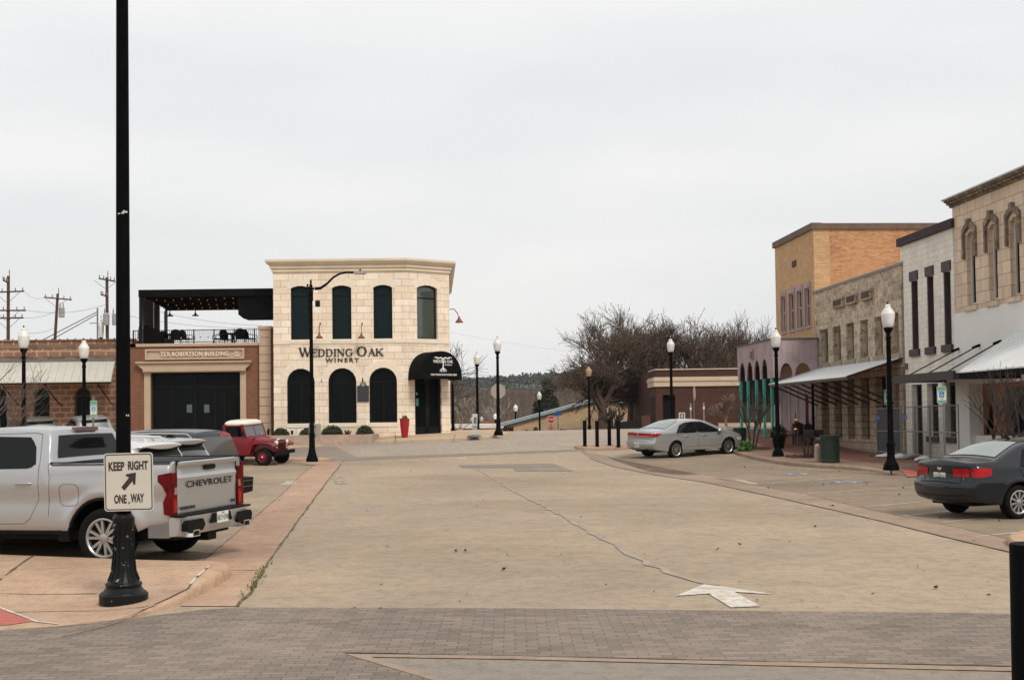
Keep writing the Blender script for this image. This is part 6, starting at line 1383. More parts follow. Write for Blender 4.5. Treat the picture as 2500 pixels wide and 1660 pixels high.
# ---------------------------------------------------------------- small red vintage pickup
def vintage():
    t = thing('vintage_red_truck', 'small vintage red pickup with white roof and round headlamps', 'pickup truck'); red = paint('dark_red_paint', (.17, .004, .011), .1, .3); wht = M('cream_white_roof', (.72, .66, .58), .4, var=.03, coat=.3)
    wb = 2.1
    mb = MB()   # cab tub, cowl and hood: lofted sections along x, half sections (y, z)
    def loft(mb, secs, m=0, closed_ends=True):
        k = len(secs[0][1]); vs = []
        for x, s_ in secs: vs += [(x+(p_[2] if len(p_) > 2 else 0), p_[0], p_[1]) for p_ in s_]+[(x+(p_[2] if len(p_) > 2 else 0), -p_[0], p_[1]) for p_ in reversed(s_)]
        q2 = 2*k; fs = [(i*q2+j, i*q2+(j+1) % q2, (i+1)*q2+(j+1) % q2, (i+1)*q2+j) for i in range(len(secs)-1) for j in range(q2)]
        if closed_ends: fs += [tuple(range(q2)), tuple(range((len(secs)-1)*q2, len(secs)*q2))[::-1]]
        mb.add(vs, fs, m)
    tub = lambda w_, z1: [(w_*.96, .42), (w_, .55), (w_, z1-.1), (w_*.97, z1-.02), (w_*.9, z1)]
    loft(mb, [(.25, tub(.74, 1.12)), (.35, tub(.76, 1.14)), (1.2, tub(.76, 1.14)), (1.42, tub(.72, 1.13)), (1.58, tub(.60, 1.10))])
    hd = lambda w_, z1: [(w_, .55), (w_, z1-.2), (w_*.92, z1-.09), (w_*.7, z1-.02), (w_*.3, z1)]
    loft(mb, [(1.45, hd(.58, 1.12)), (1.7, hd(.55, 1.11)), (2.2, hd(.46, 1.06)), (2.46, hd(.40, 1.02)), (2.52, hd(.36, .98))])
    body = mb.build('body', red, t, smooth=35)
    mb = MB()   # cab uprights and window frames
    cb = [(.30, .72, 1.12), (1.38, .72, 1.12), (1.24, .62, 1.58), (.36, .64, 1.58)]
    for sg in (1, -1):
        mb.prism([(.27, 1.1), (1.40, 1.1), (1.22, 1.62), (.33, 1.62)], sg*.69-.03, sg*.69+.03, holes=[[(.42, 1.16), (1.26, 1.16), (1.12, 1.55), (.44, 1.55)]])
    def slant(y0, y1, z0, z1, m_): xx = lambda z: 1.40-(z-1.1)*.35; m_.add([(xx(z0), y0, z0), (xx(z0), y1, z0), (xx(z1), y1, z1), (xx(z1), y0, z1), (xx(z0)-.05, y0, z0), (xx(z0)-.05, y1, z0), (xx(z1)-.05, y1, z1), (xx(z1)-.05, y0, z1)], [(0, 1, 2, 3), (7, 6, 5, 4), (0, 4, 5, 1), (1, 5, 6, 2), (2, 6, 7, 3), (3, 7, 4, 0)])
    slant(-.72, .72, 1.08, 1.17, mb); slant(-.72, .72, 1.55, 1.63, mb); slant(-.72, -.64, 1.17, 1.55, mb); slant(.64, .72, 1.17, 1.55, mb); slant(-.02, .02, 1.17, 1.55, mb)
    mb.box(.27, .33, -.70, .70, 1.1, 1.62); mb.build('cab_frame', red, t)
    for sg in (1, -1):
        mb = MB(); slant(min(sg*.02, sg*.64), max(sg*.02, sg*.64), 1.17, 1.55, mb)
        for i, v in enumerate(mb.v): mb.v[i] = (v[0]-.012, v[1], v[2])
        mb.build('windscreen', M('pale_old_glass', (.10, .105, .11), .06, var=0, spec=.8), t)
        mb = MB(); mb.prism([(.42, 1.16), (1.26, 1.16), (1.12, 1.55), (.44, 1.55)], sg*.68-.005, sg*.68+.005); mb.build('side_window', mt['carglass'], t)
    mb = MB(); vs = []; n = 12
    rp = lambda z, sx, sy: [(.78+sx*math.copysign(abs(math.cos(a))**.45, math.cos(a)), sy*math.copysign(abs(math.sin(a))**.45, math.sin(a)), z) for a in [2*math.pi*i/40 for i in range(40)]]
    rings = [rp(1.60, .50, .74), rp(1.66, .52, .75), rp(1.73, .48, .68), rp(1.78, .38, .54), rp(1.80, .2, .28)]
    for r in rings: vs += r
    mb.add(vs, [(k*40+i, k*40+(i+1) % 40, (k+1)*40+(i+1) % 40, (k+1)*40+i) for k in range(4) for i in range(40)]+[tuple(range(160, 200)), tuple(range(39, -1, -1))]); mb.build('roof', wht, t, smooth=50)
    for sg in (1, -1):
        mb = MB(); pr_ = [(1.50, .50), (1.55, .46), (1.72, .82), (1.80, .86), (2.1, .87), (2.4, .86), (2.56, .80), (2.60, .74), (2.62, .80), (2.55, .87), (2.4, .91), (2.1, .925), (1.75, .91), (1.66, .85)]
        mb.prism(pr_, min(sg*.40, sg*.78), max(sg*.40, sg*.78)); mb.build('front_fender', red, t, smooth=30)
        mb = MB(); mb.lathe([(.0, -.05), (.08, -.05), (.095, .0), (.098, .02), (.082, .035)], 18, c=(2.54, sg*.36, .90), axis='x', cap=False); hl_ = mb.build('headlight', mt['chrome'], t, smooth=50)
        mb = MB(); mb.lathe([(.082, .03), (.055, .05), (.0, .058)], 18, c=(2.54, sg*.36, .90), axis='x', cap=False); mb.build('lens', M('headlamp_glass', (.75, .74, .7), .08, var=0), hl_, smooth=50)
        mb = MB(); mb.lathe([(.0, -.03), (.045, -.02), (.05, .02), (.0, .035)], 12, c=(2.56, sg*.40, .72), axis='x', cap=False); mb.build('side_lamp', mt['chrome'], t, smooth=50)
        mb = MB(); mb.lathe([(.0, -.02), (.07, -.015), (.07, .015), (.0, .03)], 12, c=(1.35, sg*.92, 1.3), axis='x', cap=False); mb.tube([(1.4, sg*.72, 1.2), (1.36, sg*.9, 1.26)], .012, 5); mb.build('mirror', mt['under'], t)
        mb = MB(); mb.box(-.9, .2, min(sg*.55, sg*.78), max(sg*.55, sg*.78), .5, .98); mb.build('bed_side', red, t)
        for x in (0, wb): wheel(t, x, sg*.63, .355, .20, .19, sg, paint=red)
    # grille
    mb = MB(); mb.box(2.50, 2.545, -.30, .30, .50, .98); gr = mb.build('grille', red, t)
    mb = MB()
    for i in range(9): y_ = -.22+i*.055; mb.box(2.545, 2.552, y_-.015, y_+.015, .54, .86)
    mb.build('grille_slots', mt['under'], gr); mb = MB(); mb.prism([(-.22, 1.0), (.22, 1.0), (.18, 1.055), (-.18, 1.055)], 2.44, 2.57, plane='yz'); mb.build('grille_crown', mt['chrome'], gr)
    mb = MB(); mb.box(2.62, 2.72, -.68, .68, .44, .58); mb.build('bumper', mt['under'], t)
    mb = MB(); mb.box(-.9, 2.5, -.38, .38, .34, .55); mb.box(-.9, .25, -.6, .6, .42, .6); mb.build('chassis', mt['under'], t)
    mb = MB(); mb.lathe([(.2, -.1), (.34, -.1), (.36, 0), (.34, .1), (.2, .1)], 20, c=(.0, .2, 1.38), axis='x'); mb.build('spare_wheel', mt['tyre'], t, smooth=50)
    mb = MB()
    for sg in (1, -1): mb.tube([(1.42, sg*.25, 1.16), (1.36, sg*.42, 1.24)], .008, 4)
    mb.build('wiper', mt['chrome'], t)
    return t
vt = vintage(); HV = R(-22); n_ = G(643, 1137); f = Vector((math.cos(HV), math.sin(HV), 0)); l = Vector((-f.y, f.x, 0)); q_ = Vector((n_.x, n_.y, 0))-f*2.1+l*.66
on_ground(vt, q_.x, q_.y, HV)

# ================================================================ STREET FURNITURE
def ground_or(p, extra=0.0):
    return min(p.z, hz(p.x, p.y)+extra)
LAMP_H = 4.6
def acorn_proto(globe):
    t = thing('street_lamp', 'lamp', 'street lamp', (0, 0, 0), 0, 'acorn globe street lamps round the square')
    mb = MB(); mb.lathe([(.215, 0), (.215, .09), (.19, .11), (.20, .15), (.17, .19), (.125, .26), (.105, .36), (.10, .62), (.115, .66), (.115, .72), (.085, .76)], 16); mb.build('base', mt['black'], t, smooth=35)
    mb = MB(); mb.lathe([(.082, .76), (.060, 3.55), (.07, 3.57), (.085, 3.6), (.062, 3.64), (.06, 3.72), (.10, 3.78), (.13, 3.84), (.12, 3.88)], 14); mb.build('pole', mt['black'], t, smooth=35)
    mb = MB(); mb.lathe([(.11, 3.88), (.135, 3.91), (.155, 3.98), (.174, 4.1), (.184, 4.22), (.187, 4.265), (.175, 4.285), (.163, 4.29), (.154, 4.33), (.11, 4.385), (.082, 4.42), (.078, 4.445), (.09, 4.46), (.06, 4.5), (.0, 4.52)], 20, cap=False); mb.build('globe', globe, t, smooth=40)
    mb = MB(); mb.lathe([(.02, 4.51), (.028, 4.54), (.014, 4.57), (.0, 4.60)], 8, cap=False); mb.build('finial', mt['black'], t)
    return t
protoL = acorn_proto(mt['globe']); used_p = [False]
LAMPS = [(58, 793, None, 44, 'white acorn lamp beside bare branches, leftmost of the lamps'), (205, 825, None, 48, 'white acorn lamp before the sandstone awning and the accessible sign'),
 (247, 770, None, 90, 'small distant acorn lamp in front of the utility transformers'), (1164, 858, 1058, 0, 'acorn lamp just behind the upright OPEN pavement sign'), (1214, 820, 1059, 0, 'tall acorn lamp in front of the octagonal sign back'),
 (1258.5, 985, None, 110, 'small acorn lamp at the low end of the tan gable roof'), (1316.5, 953, None, 90, 'acorn lamp left of the red STOP sign'), (1637, 823, None, 59, 'acorn lamp in front of the dark brown brick building'),
 (1893.5, 799, 1113, 0, 'acorn lamp beside the teal porch posts'), (2167, 735, 1138, 0, 'large acorn lamp in front of the limestone annex and the fence'), (1152, 1017, None, 150, 'tiny acorn lamp left of the OPEN pavement sign'), (1176.6, 1014, None, 150, 'tiny acorn lamp right of the OPEN pavement sign'), (1209, 1007, None, 135, 'tiny acorn lamp peeping out left of the tall lamp post')]
for px, top, base, Y, lb in LAMPS:
    if base: Y = LAMP_H*FPX/(base-top)
    pt = P(px, top, Y); pb = P(px, base, Y) if base else Vector((pt.x, Y, hz(pt.x, Y)))
    zb = ground_or(pb, .13) if base else pb.z
    xb = P(px+ (1.3 if px > 1000 else 0)*(1 if not base else 4), (base or 1060), Y).x
    s = (pt.z-zb)/LAMP_H
    if not used_p[0]: o = protoL; used_p[0] = True; o['label'] = lb; o.location = (pt.x, Y, zb)
    else: o = dup(protoL, (pt.x, Y, zb), lb)
    w_ = min(s, 1.08); o.scale = (w_, w_, s)
    if 100 < Y: o.scale = (s*1.1, s*1.1, s)
pt = P(1437, 892, 75); am = acorn_proto(mt['globe_b']); am['label'] = 'street lamp with an amber globe in front of the oak'; zb = hz(pt.x, 75); am.location = (pt.x, 75, zb); s = (pt.z-zb)/LAMP_H; am.scale = (1, 1, s)
# photo cells on some posts
pt = P(1105, 937, 64); t = thing('dark_pole', 'plain dark pole at the right corner of the winery', 'pole', (pt.x, 64, hz(pt.x, 64))); mb = MB(); mb.lathe([(.13, 0), (.13, .12), (.09, .2), (.075, .6), (.06, pt.z-hz(pt.x, 64))], 10); mb.build('shaft', mt['black'], t)

# foreground standard with keep-right sign
b0 = G(302, 1443, .15); zg = zi(b0.x, b0.y); FY = b0.y
t = thing('foreground_lamp_post', 'tall black chipped lamp post standing on the near kerb corner', 'lamp post', (b0.x, b0.y, zg))
mb = MB(); mb.lathe([(.262, -.02), (.262, .092), (.25, .10), (.245, .112), (.22, .125), (.19, .165), (.192, .185), (.20, .20), (.192, .215), (.172, .225), (.16, .25), (.138, .30), (.122, .36), (.112, .46), (.104, .58), (.102, .80), (.118, .84), (.118, .93), (.088, .97)], 28); bs = mb.build('base', mt['blackchip'], t, smooth=30)
mb = MB()
for k in range(14):
    a = 2*math.pi*k/14; mb.tube([(.165*math.cos(a), .165*math.sin(a), .24), (.128*math.cos(a), .128*math.sin(a), .34), (.108*math.cos(a), .108*math.sin(a), .56), (.106*math.cos(a), .106*math.sin(a), .79)], [.014, .012, .010, .010], 5)
mb.build('flutes', mt['blackchip'], bs, smooth=50)
mb = MB(); mb.lathe([(.083, .97), (.079, 2.0), (.064, 7.1), (.075, 7.12), (.075, 7.2), (.03, 7.3), (.0, 7.42)], 20); mb.build('pole', mt['black'], t, smooth=40)
mb = MB(); mb.tube([(0, 0, 6.9), (.25, 0, 7.0), (.7, 0, 7.3), (1.2, 0, 7.42), (1.6, 0, 7.42)], .03, 8); mb.build('arm', mt['black'], t, smooth=50)
mb = MB(); mb.box(1.5, 2.1, -.13, .13, 7.38, 7.46); mb.build('luminaire', mt['signback'], t)
mb = MB(); q = random.Random(11)
for px, py, w_, h_ in ((313, 1014, .055, .018), (306, 516, .05, .02), (290, 522, .03, .012), (300, 520, .03, .02)):
    p = P(px, py, FY-.08)-b0; z = p.z-(zg-b0.z)*0; rr = .076; a0 = math.atan2(-1, p.x/ .08); 
    n = 6; vs = []
    for i in range(n+1):
        a = -math.pi/2+(p.x/rr*.9)+(-w_/2+w_*i/n)/rr
        for k, dz in enumerate((-h_/2+q.uniform(-.006, .006), h_/2+q.uniform(-.006, .006))): vs.append((rr*1.03*math.cos(a), rr*1.03*math.sin(a), z+dz+b0.z-zg))
    mb.add(vs, [(2*i, 2*i+1, 2*i+3, 2*i+2) for i in range(n)])
mb.build('torn_sticker', M('torn_paper', (.55, .53, .5), .8), t, recalc=False)
# sign
c = P(314, 1176, FY-.13); W_, H_ = 122/FPX*(FY-.13)/1.0, 141/FPX*(FY-.13)
sg = thing('keep_right_sign', 'white square sign reading KEEP RIGHT ONE WAY with a black arrow', 'sign', (c.x, c.y, c.z), R(-3)); sg.rotation_euler = (0, R(-.9), R(-3))
def rrect(w_, h_, r, n=6): 
    o = []
    for cx, cz, a in ((w_-r, -h_+r, -90), (w_-r, h_-r, 0), (-w_+r, h_-r, 90), (-w_+r, -h_+r, 180)): o += [(cx+r*math.cos(R(a+90*i/n)), cz+r*math.sin(R(a+90*i/n))) for i in range(n+1)]
    return o
mb = MB(); mb.prism(rrect(W_/2, H_/2, .035), 0, .004); mb.build('plate', mt['signcream'], sg)
mb = MB(); mb.prism(rrect(W_/2-.012, H_/2-.012, .03), -.003, -.001, holes=[rrect(W_/2-.022, H_/2-.022, .024)]); mb.build('border', mt['letter'], sg)
mb = MB()
for s_, x, z, wd, hh in (('KEEP', -.0655*2.01, .173, .178, .098), ('RIGHT', .109, .178, .222, .098), ('ONE', -.095, -.186, .138, .098), ('WAY', .095, -.178, .150, .098)):
    v, f = text_mb(s_, .1, .001, .0035, 1); xs = [p[0] for p in v]; zs = [p[2] for p in v]; kx, kz = wd/(max(xs)-min(xs)), hh/(max(zs)-min(zs)); cx_, cz_ = (max(xs)+min(xs))/2, (max(zs)+min(zs))/2
    mb.add([((p[0]-cx_)*kx+x, -.0025+p[1], (p[2]-cz_)*kz+z) for p in v], f)
sc_ = .55/1080
ar = [(905, 650), (888, 900), (862, 912), (845, 895), (828, 830), (648, 1028), (583, 958), (755, 750), (690, 720), (682, 690), (705, 678)]
mb.prism([((x-740)*sc_, -(y-848)*sc_) for x, y in ar], -.004, -.001); mb.build('legend', mt['letter'], sg)
mb = MB()
for x, z in ((.005, .195), (.005, -.225)): mb.lathe([(.011, -.008), (.008, -.012), (.0, -.013)], 10, c=(x, 0, z), axis='y', cap=False)
mb.box(-.03, .03, .004, .05, -.24, -.2); mb.box(-.03, .03, .004, .05, .18, .22); mb.build('bolt', mt['steel'], sg)

# arm lamp by the vintage truck
AY = 47.6; pb = P(762, 1115.5, AY); zt = P(766.5, 680, AY).z; zb = min(pb.z, hz(pb.x, AY)+.14); Hh = zt-zb
t = thing('arm_street_light', 'black street light with a curved arm and flat lamp head before the winery', 'street light', (pb.x, AY, zb))
mb = MB(); mb.lathe([(.23, 0), (.23, .13), (.2, .17), (.205, .2), (.17, .26), (.12, .5), (.105, 1.05), (.115, 1.1), (.085, 1.14)], 16); mb.build('base', mt['black'], t, smooth=35)
mb = MB(); mb.lathe([(.085, 1.14), (.062, Hh-.9), (.085, Hh-.85), (.085, Hh-.55), (.1, Hh-.5), (.06, Hh-.42), (.07, Hh-.3), (.03, Hh-.2), (.045, Hh-.12), (.0, Hh)], 14); mb.build('pole', mt['black'], t, smooth=40)
L = lambda cx, cy: (lambda p: (p.x-pb.x, 0, p.z-zb))(P(600+.3507*cx, 600+.3507*cy, AY))
mb = MB(); mb.tube([L(482, 300), L(520, 296), L(565, 265), L(610, 220), L(655, 195), L(700, 186), L(765, 188)], [.06, .055, .045, .04, .04, .04, .04], 8); mb.tube([L(478, 300), L(445, 298), L(428, 285), L(430, 270), L(442, 272)], [.05, .045, .04, .035, .02], 6); mb.build('arm', mt['black'], t, smooth=50)
a, b = L(755, 190), L(838, 190); mb = MB(); mb.prism([(a[0], a[2]+.05), (a[0]+.2, a[2]+.07), (b[0]-.05, b[2]+.03), (b[0], b[2]-.02), (b[0]-.1, b[2]-.04), (a[0], a[2]-.04)], -.16, .16); hd_ = mb.build('lamp_head', mt['signback'], t)
mb = MB(); mb.lathe([(.04, 0), (.04, .07), (.0, .09)], 8, c=((a[0]+b[0])/2, 0, a[2]+.06)); mb.build('photocell', mt['black'], hd_)
a, b = L(486, 425), L(515, 382); mb = MB(); mb.box(a[0], b[0], -.09, .09, a[2], b[2]); mb.build('control_box', mt['under'], t)
c = P(767, 1052, AY); t = thing('blank_sign_back', 'dull grey back of a square sign fixed on the arm light post', 'sign', (c.x, AY+.14, c.z)); mb = MB(); mb.prism(rrect(.24, .27, .03), 0, .006); mb.build('plate', mt['signback'], t); mb = MB(); mb.box(-.04, .04, -.05, .0, -.2, -.16); mb.box(-.04, .04, -.05, .0, .16, .2); mb.build('bracket', mt['steel'], t)

# signs
def parking_sign(px0, px1, py0, py1, Y, lb, post_dx=0.0):
    a, b = P(px0, py1, Y), P(px1, py0, Y); w2, h2 = (b.x-a.x)/2, (b.z-a.z)/2; cx, cz = (a.x+b.x)/2, (a.z+b.z)/2; zb = hz(cx, Y)
    t = thing('parking_sign', lb, 'sign', (cx, Y, zb), 0, 'accessible parking signs'); z = cz-zb
    mb = MB(); mb.box(post_dx-.025, post_dx+.025, .012, .05, -.1, z+h2+.12); mb.build('post', mt['steel'], t)
    mb = MB(); mb.prism([(x, zz+z) for x, zz in rrect(w2, h2, .03)], 0, .005); mb.build('plate', mt['signwhite'], t)
    mb = MB(); mb.prism([(x, zz+z) for x, zz in rrect(w2-.008, h2-.008, .025)], -.003, -.001, holes=[[(x, zz+z) for x, zz in rrect(w2-.018, h2-.018, .02)]])
    for s_, dz, sz in (('RESERVED', .74, .062), ('PARKING', .42, .062), ('VAN', -.52, .05), ('ACCESSIBLE', -.78, .045)):
        v, f = text_mb(s_, sz, .001, .002, .72); mb.add([(p[0], p[1]-.002, p[2]+z+dz*h2) for p in v], f)
    mb.prism([(-w2*.9, z+h2*.55), (w2*.9, z+h2*.55), (w2*.9, z+h2*.9), (-w2*.9, z+h2*.9)], -.002, -.0005); mb.prism([(-w2*.9, z-h2*.9), (w2*.9, z-h2*.9), (w2*.9, z-h2*.66), (-w2*.9, z-h2*.66)], -.002, -.0005)
    mb.build('legend', mt['signgreen'], t)
    mb = MB(); s = w2*.52; mb.box(-s, s, -.004, -.001, z-s*1.1, z+s*1.1); bl = mb.build('symbol_panel', mt['signblue'], t)
    mb = MB(); ring = [(.42*s*math.cos(R(i))-.05*s, z+.42*s*math.sin(R(i))-.3*s) for i in range(70, 391, 20)]
    for i in range(len(ring)-1): mb.tube([(ring[i][0], -.005, ring[i][1]), (ring[i+1][0], -.005, ring[i+1][1])], .006, 4)
    for l in ([(-.1, .75), (-.08, .1), (.35, .05), (.5, -.55)],):
        mb.tube([(x*s, -.005, z+zz*s) for x, zz in l], .008, 4)
    mb.build('symbol', mt['white_l'], bl); return t
parking_sign(220, 237, 978, 1019, 36, 'green and white accessible parking sign behind the silver pickup', -.02)
parking_sign(2159, 2176, 951, 989, 34.4, 'green and white accessible parking sign overlapped by the annex lamp', .06)
parking_sign(2288, 2310.5, 943, 984, 33.5, 'green and white accessible parking sign before the whitewashed slot windows', .06)
def octagon(r): return [(r*math.cos(R(22.5+45*i)), r*math.sin(R(22.5+45*i))) for i in range(8)]
def signpost(px, py, Y, r, lb, rz=0.0, back=True, text=None, extra=None, name='stop_sign'):
    c = P(px, py, Y); zb = hz(c.x, Y); t = thing(name, lb, 'sign', (c.x, Y, zb), rz); z = c.z-zb
    mb = MB(); mb.box(-.03, .03, .01, .06, -.1, z+r*.9); mb.build('post', mt['steel'], t)
    mb = MB(); mb.prism([(x, zz+z) for x, zz in octagon(r/.924)], 0, .006); mb.build('plate', mt['signback'] if back else mt['signred'], t)
    if text:
        v, f = text_mb(text, r*.78, .002, .0, .78); zm_ = (max(p[2] for p in v)+min(p[2] for p in v))/2; mb = MB(); mb.add([(p[0], p[1]-.004, p[2]-zm_+z) for p in v], f); mb.prism([(x, zz+z) for x, zz in octagon(r/.924-.01)], -.003, -.001, holes=[[(x, zz+z) for x, zz in octagon(r/.924-.035)]]); mb.build('legend', mt['white_l'], t)
    if extra: mb = MB(); mb.box(-.22, .22, -.004, .006, z-r-.42, z-r-.27); e_ = mb.build('supplementary_plate', mt['signred'], t); v, f = text_mb('ALL WAY', .12, .001, .002, .8); m2 = MB(); m2.add([(p[0], p[1]-.007, p[2]+z-r-.345) for p in v], f); m2.build('legend', mt['white_l'], e_)
    return t
signpost(1216, 955, 64, .375, 'grey octagonal sign back behind a tall lamp post')
signpost(1345, 1024, 92, .29, 'red octagonal STOP sign facing the square', 0, False, 'STOP', True)
signpost(1695.5, 960, 66, .375, 'edge on octagonal sign back before the brown brick wall', R(72))
c = P(1362, 1012, 91); zb = hz(c.x, 91); t = thing('street_name_sign', 'two crossed blue street name blades on a thin post', 'sign', (c.x, 91, zb)); z = c.z-zb
mb = MB(); mb.lathe([(.03, -.1), (.03, z-.1)], 8); mb.build('post', mt['steel'], t)
mb = MB(); mb.box(-.27, .27, -.01, .01, z-.08, z+.1); mb.build('blade', mt['signblue'], t); mb = MB(); mb.box(-.01, .01, -.27, .27, z+.11, z+.28); mb.box(-.08, .08, -.02, .02, z+.11, z+.26); mb.build('blade', mt['signblue'], t)
for px, top, lb in ((1686, 985, 'thin grey post left of the edge on sign'), (1718, 983, 'thin grey post right of the edge on sign')):
    c = P(px, top, 66); zb = hz(c.x, 66); t = thing('marker_post', lb, 'post', (c.x, 66, zb), 0); mb = MB(); mb.lathe([(.035, -.1), (.035, c.z-zb), (.0, c.z-zb+.02)], 8); mb.build('shaft', mt['signback'], t); mb = MB(); mb.lathe([(.05, c.z-zb-.35), (.05, c.z-zb-.2)], 8); mb.build('band', mt['white_l'], t)
c = P(1665, 1016, 66); zb = hz(c.x, 66); t = thing('small_white_sign', 'small white rectangular sign above the silver saloon roof', 'sign', (c.x, 66, zb)); z = c.z-zb
mb = MB(); mb.box(-.03, .03, .01, .05, -.1, z+.15); mb.build('post', mt['steel'], t); mb = MB(); mb.prism([(x, zz+z) for x, zz in rrect(.17, .2, .02)], 0, .006); mb.build('plate', mt['signwhite'], t); mb = MB(); mb.prism([(x, zz+z) for x, zz in rrect(.1, .13, .02)], -.004, -.001, holes=[[(x, zz+z) for x, zz in rrect(.05, .08, .02)]]); mb.build('legend', mt['letter'], t)
c = P(1161, 1031, 57.2); g_ = P(1158, 1061, 57.2); zb = hz(g_.x, 57.2)+.13; t = thing('pavement_sign', 'tall white pavement board reading OPEN on an oval rubber foot', 'sign', (g_.x, 57.2, zb), 0)
mb = MB(); mb.lathe([(.33, 0), (.34, .03), (.28, .09), (.1, .11), (.0, .11)], 20); mb.build('foot', M('grey_rubber_foot', (.12, .12, .12), .8), t)
mb = MB(); mb.prism([(-.12, .12), (.12, .12), (.16, 1.08), (-.08, 1.08)], -.02, .02); mb.build('board', M('board_white', (.5, .48, .44), .6), t)
mb = MB(); v, f = text_mb('OPEN', .25, .001, .004, .6); a_ = R(90); mb.add([(p[0]*.72+.02, p[1]-.023, p[2]*1.1+.42) for p in v], f); mb.prism([(-.02, .62), (.1, .62), (.115, .92), (-.01, .92)], -.024, -.021); mb.build('legend', M('grey_print', (.12, .12, .11), .7), t)

# bollards
bp0 = None
for px, top, base, lb in ((1428, 1026, 1089, 'black bollard, leftmost on the brick island'), (1458, 1024, 1090, 'black bollard second from the left on the brick island'), (1488, 1024, 1087, 'black bollard third from the left on the brick island'), (1510, 1025, 1090, 'black bollard nearest the silver saloon boot')):
    g_ = G(px, base, .12); zb = hz(g_.x, g_.y)+.115; zt = P(px, top, g_.y).z
    if bp0 is None:
        bp0 = t = thing('bollard', lb, 'bollard', (g_.x, g_.y, zb), 0, 'bollards on the brick island'); h = zt-zb
        mb = MB(); mb.lathe([(.078, 0), (.078, h-.03), (.07, h-.01), (.0, h)], 16); mb.build('post', mt['black'], t, smooth=40); mb = MB(); mb.lathe([(.11, 0), (.11, .02), (.08, .025)], 16); mb.build('collar', mt['black'], t)
    else: dup(bp0, (g_.x, g_.y, zb), lb)
c = P(2530, 1326, 7.4); zb = hz(c.x, 7.4); t = thing('near_bollard', 'big black bollard cut off by the right edge in front', 'bollard', (c.x, 7.4, zb)); h = c.z-zb; r_ = c.x-P(2467, 1326, 7.4).x
mb = MB(); mb.lathe([(r_*1.02, 0), (r_*.985, h-.012), (r_*.96, h-.002), (.0, h)], 32); mb.build('post', mt['black'], t, smooth=40); mb = MB(); mb.lathe([(r_*1.3, 0), (r_*1.3, .03), (r_, .04)], 32); mb.build('collar', mt['black'], t)
slab('kerb_nose', chaik(gp([(2455, 1330), (2470, 1318), (2520, 1306), (2800, 1290), (2800, 1420), (2500, 1352)]), 1), .12, mt['walk'], .05)

# litter bins
def bin_(px0, px1, top, base, lb):
    pm = (px0+px1)/2; g_ = G(pm, base, .14); Y = g_.y; zb = zr(g_.x, Y); r = (P(px1, base, Y).x-P(px0, base, Y).x)/2; h = P(pm, top, Y).z-zb
    t = thing('litter_bin', lb, 'litter bin', (g_.x, Y, zb), 0, 'green slatted litter bins'); mb = MB(); mb.lathe([(r*.86, .03), (r*.9, .06), (r*.93, h-.12)], 24, cap=False); mb.build('liner', mt['green_m'], t)
    mb = MB()
    for k in range(26):
        a = 2*math.pi*k/26; ca, sa = math.cos(a), math.sin(a); w_ = r*.085
        q = lambda rr, z: [Vector((rr*ca-sa*w_, rr*sa+ca*w_, z)), Vector((rr*ca+sa*w_, rr*sa-ca*w_, z))]
        vs = q(r*.91, .02)+q(r*.955, h*.8)+q(r, h-.04); mb.add([tuple(v) for v in vs], [(0, 1, 3, 2), (2, 3, 5, 4)])
    mb.build('slats', mt['green_m'], t, recalc=False)
    mb = MB(); mb.lathe([(r*.98, h-.05), (r*1.03, h-.04), (r*1.03, h), (r*.95, h), (r*.7, h-.06), (r*.7, h-.1)], 24, cap=False); mb.lathe([(r*.94, 0), (r*.96, .06), (r*.94, .1)], 24, cap=False); mb.build('rim', mt['green_m'], t)
bin_(2003, 2051, 1062, 1129, 'dark green slatted litter bin in front of the limestone annex'); bin_(1790, 1823, 1044, 1089, 'dark green slatted litter bin at the nose of the silver saloon')
c = G(2003, 1128, .14); t = thing('short_grey_post', 'short pale concrete post beside the annex litter bin', 'post', (c.x-.02, c.y+.3, zr(c.x, c.y+.3))); mb = MB(); mb.lathe([(.1, 0), (.09, .48), (.07, .56), (.0, .58)], 12); mb.build('shaft', mt['planter'], t)

# ================================================================ PLANTING
def growth(seed, base, d0, L0, r0, levels, kids, spread, up=.15, wob=.12, ratio=.68, rmin=.006, sides=(7, 5, 4, 3, 3, 3), bend=0.0):
    """branching skeleton as two meshes: limbs and fine twigs"""
    q = random.Random(seed); limb, twig = MB(), MB(); tips = []
    def go(p, d, L, r, lv):
        n = 4 if lv < 2 else (3 if lv < levels-1 else 2); pts = [p.copy()]; rs = [r]; dd = d.copy()
        for i in range(n):
            dd = (dd+Vector((q.gauss(0, wob), q.gauss(0, wob), q.gauss(0, wob)+up*.35+bend*(lv > 0)))).normalized(); pts.append(pts[-1]+dd*L/n); rs.append(max(rmin, r*(1-.5*(i+1)/n)))
        (limb if lv < 3 else twig).tube(pts, rs, sides[min(lv, 5)], cap=False)
        if lv >= levels: tips.append(pts[-1]); return
        k = kids[min(lv, len(kids)-1)]
        for i in range(k):
            f = (1.0 if i == 0 else q.uniform(.35, 1.0)) if lv > 0 else (q.uniform(.75, 1.0)); j = min(n-1, int(f*n)); pp = pts[j].lerp(pts[j+1], f*n-j) if f < 1 else pts[-1]
            az = q.uniform(0, 6.283); a = spread[min(lv, len(spread)-1)]*q.uniform(.6, 1.25); u = dd.orthogonal().normalized(); u.rotate(Matrix.Rotation(az, 3, dd)); nd = (dd*math.cos(a)+u*math.sin(a)+Vector((0, 0, up))).normalized()
            go(pp, nd, L*ratio*q.uniform(.75, 1.2), max(rmin, rs[j]*.72), lv+1)
    go(Vector(base), Vector(d0).normalized(), L0, r0, 0)
    return limb, twig, tips
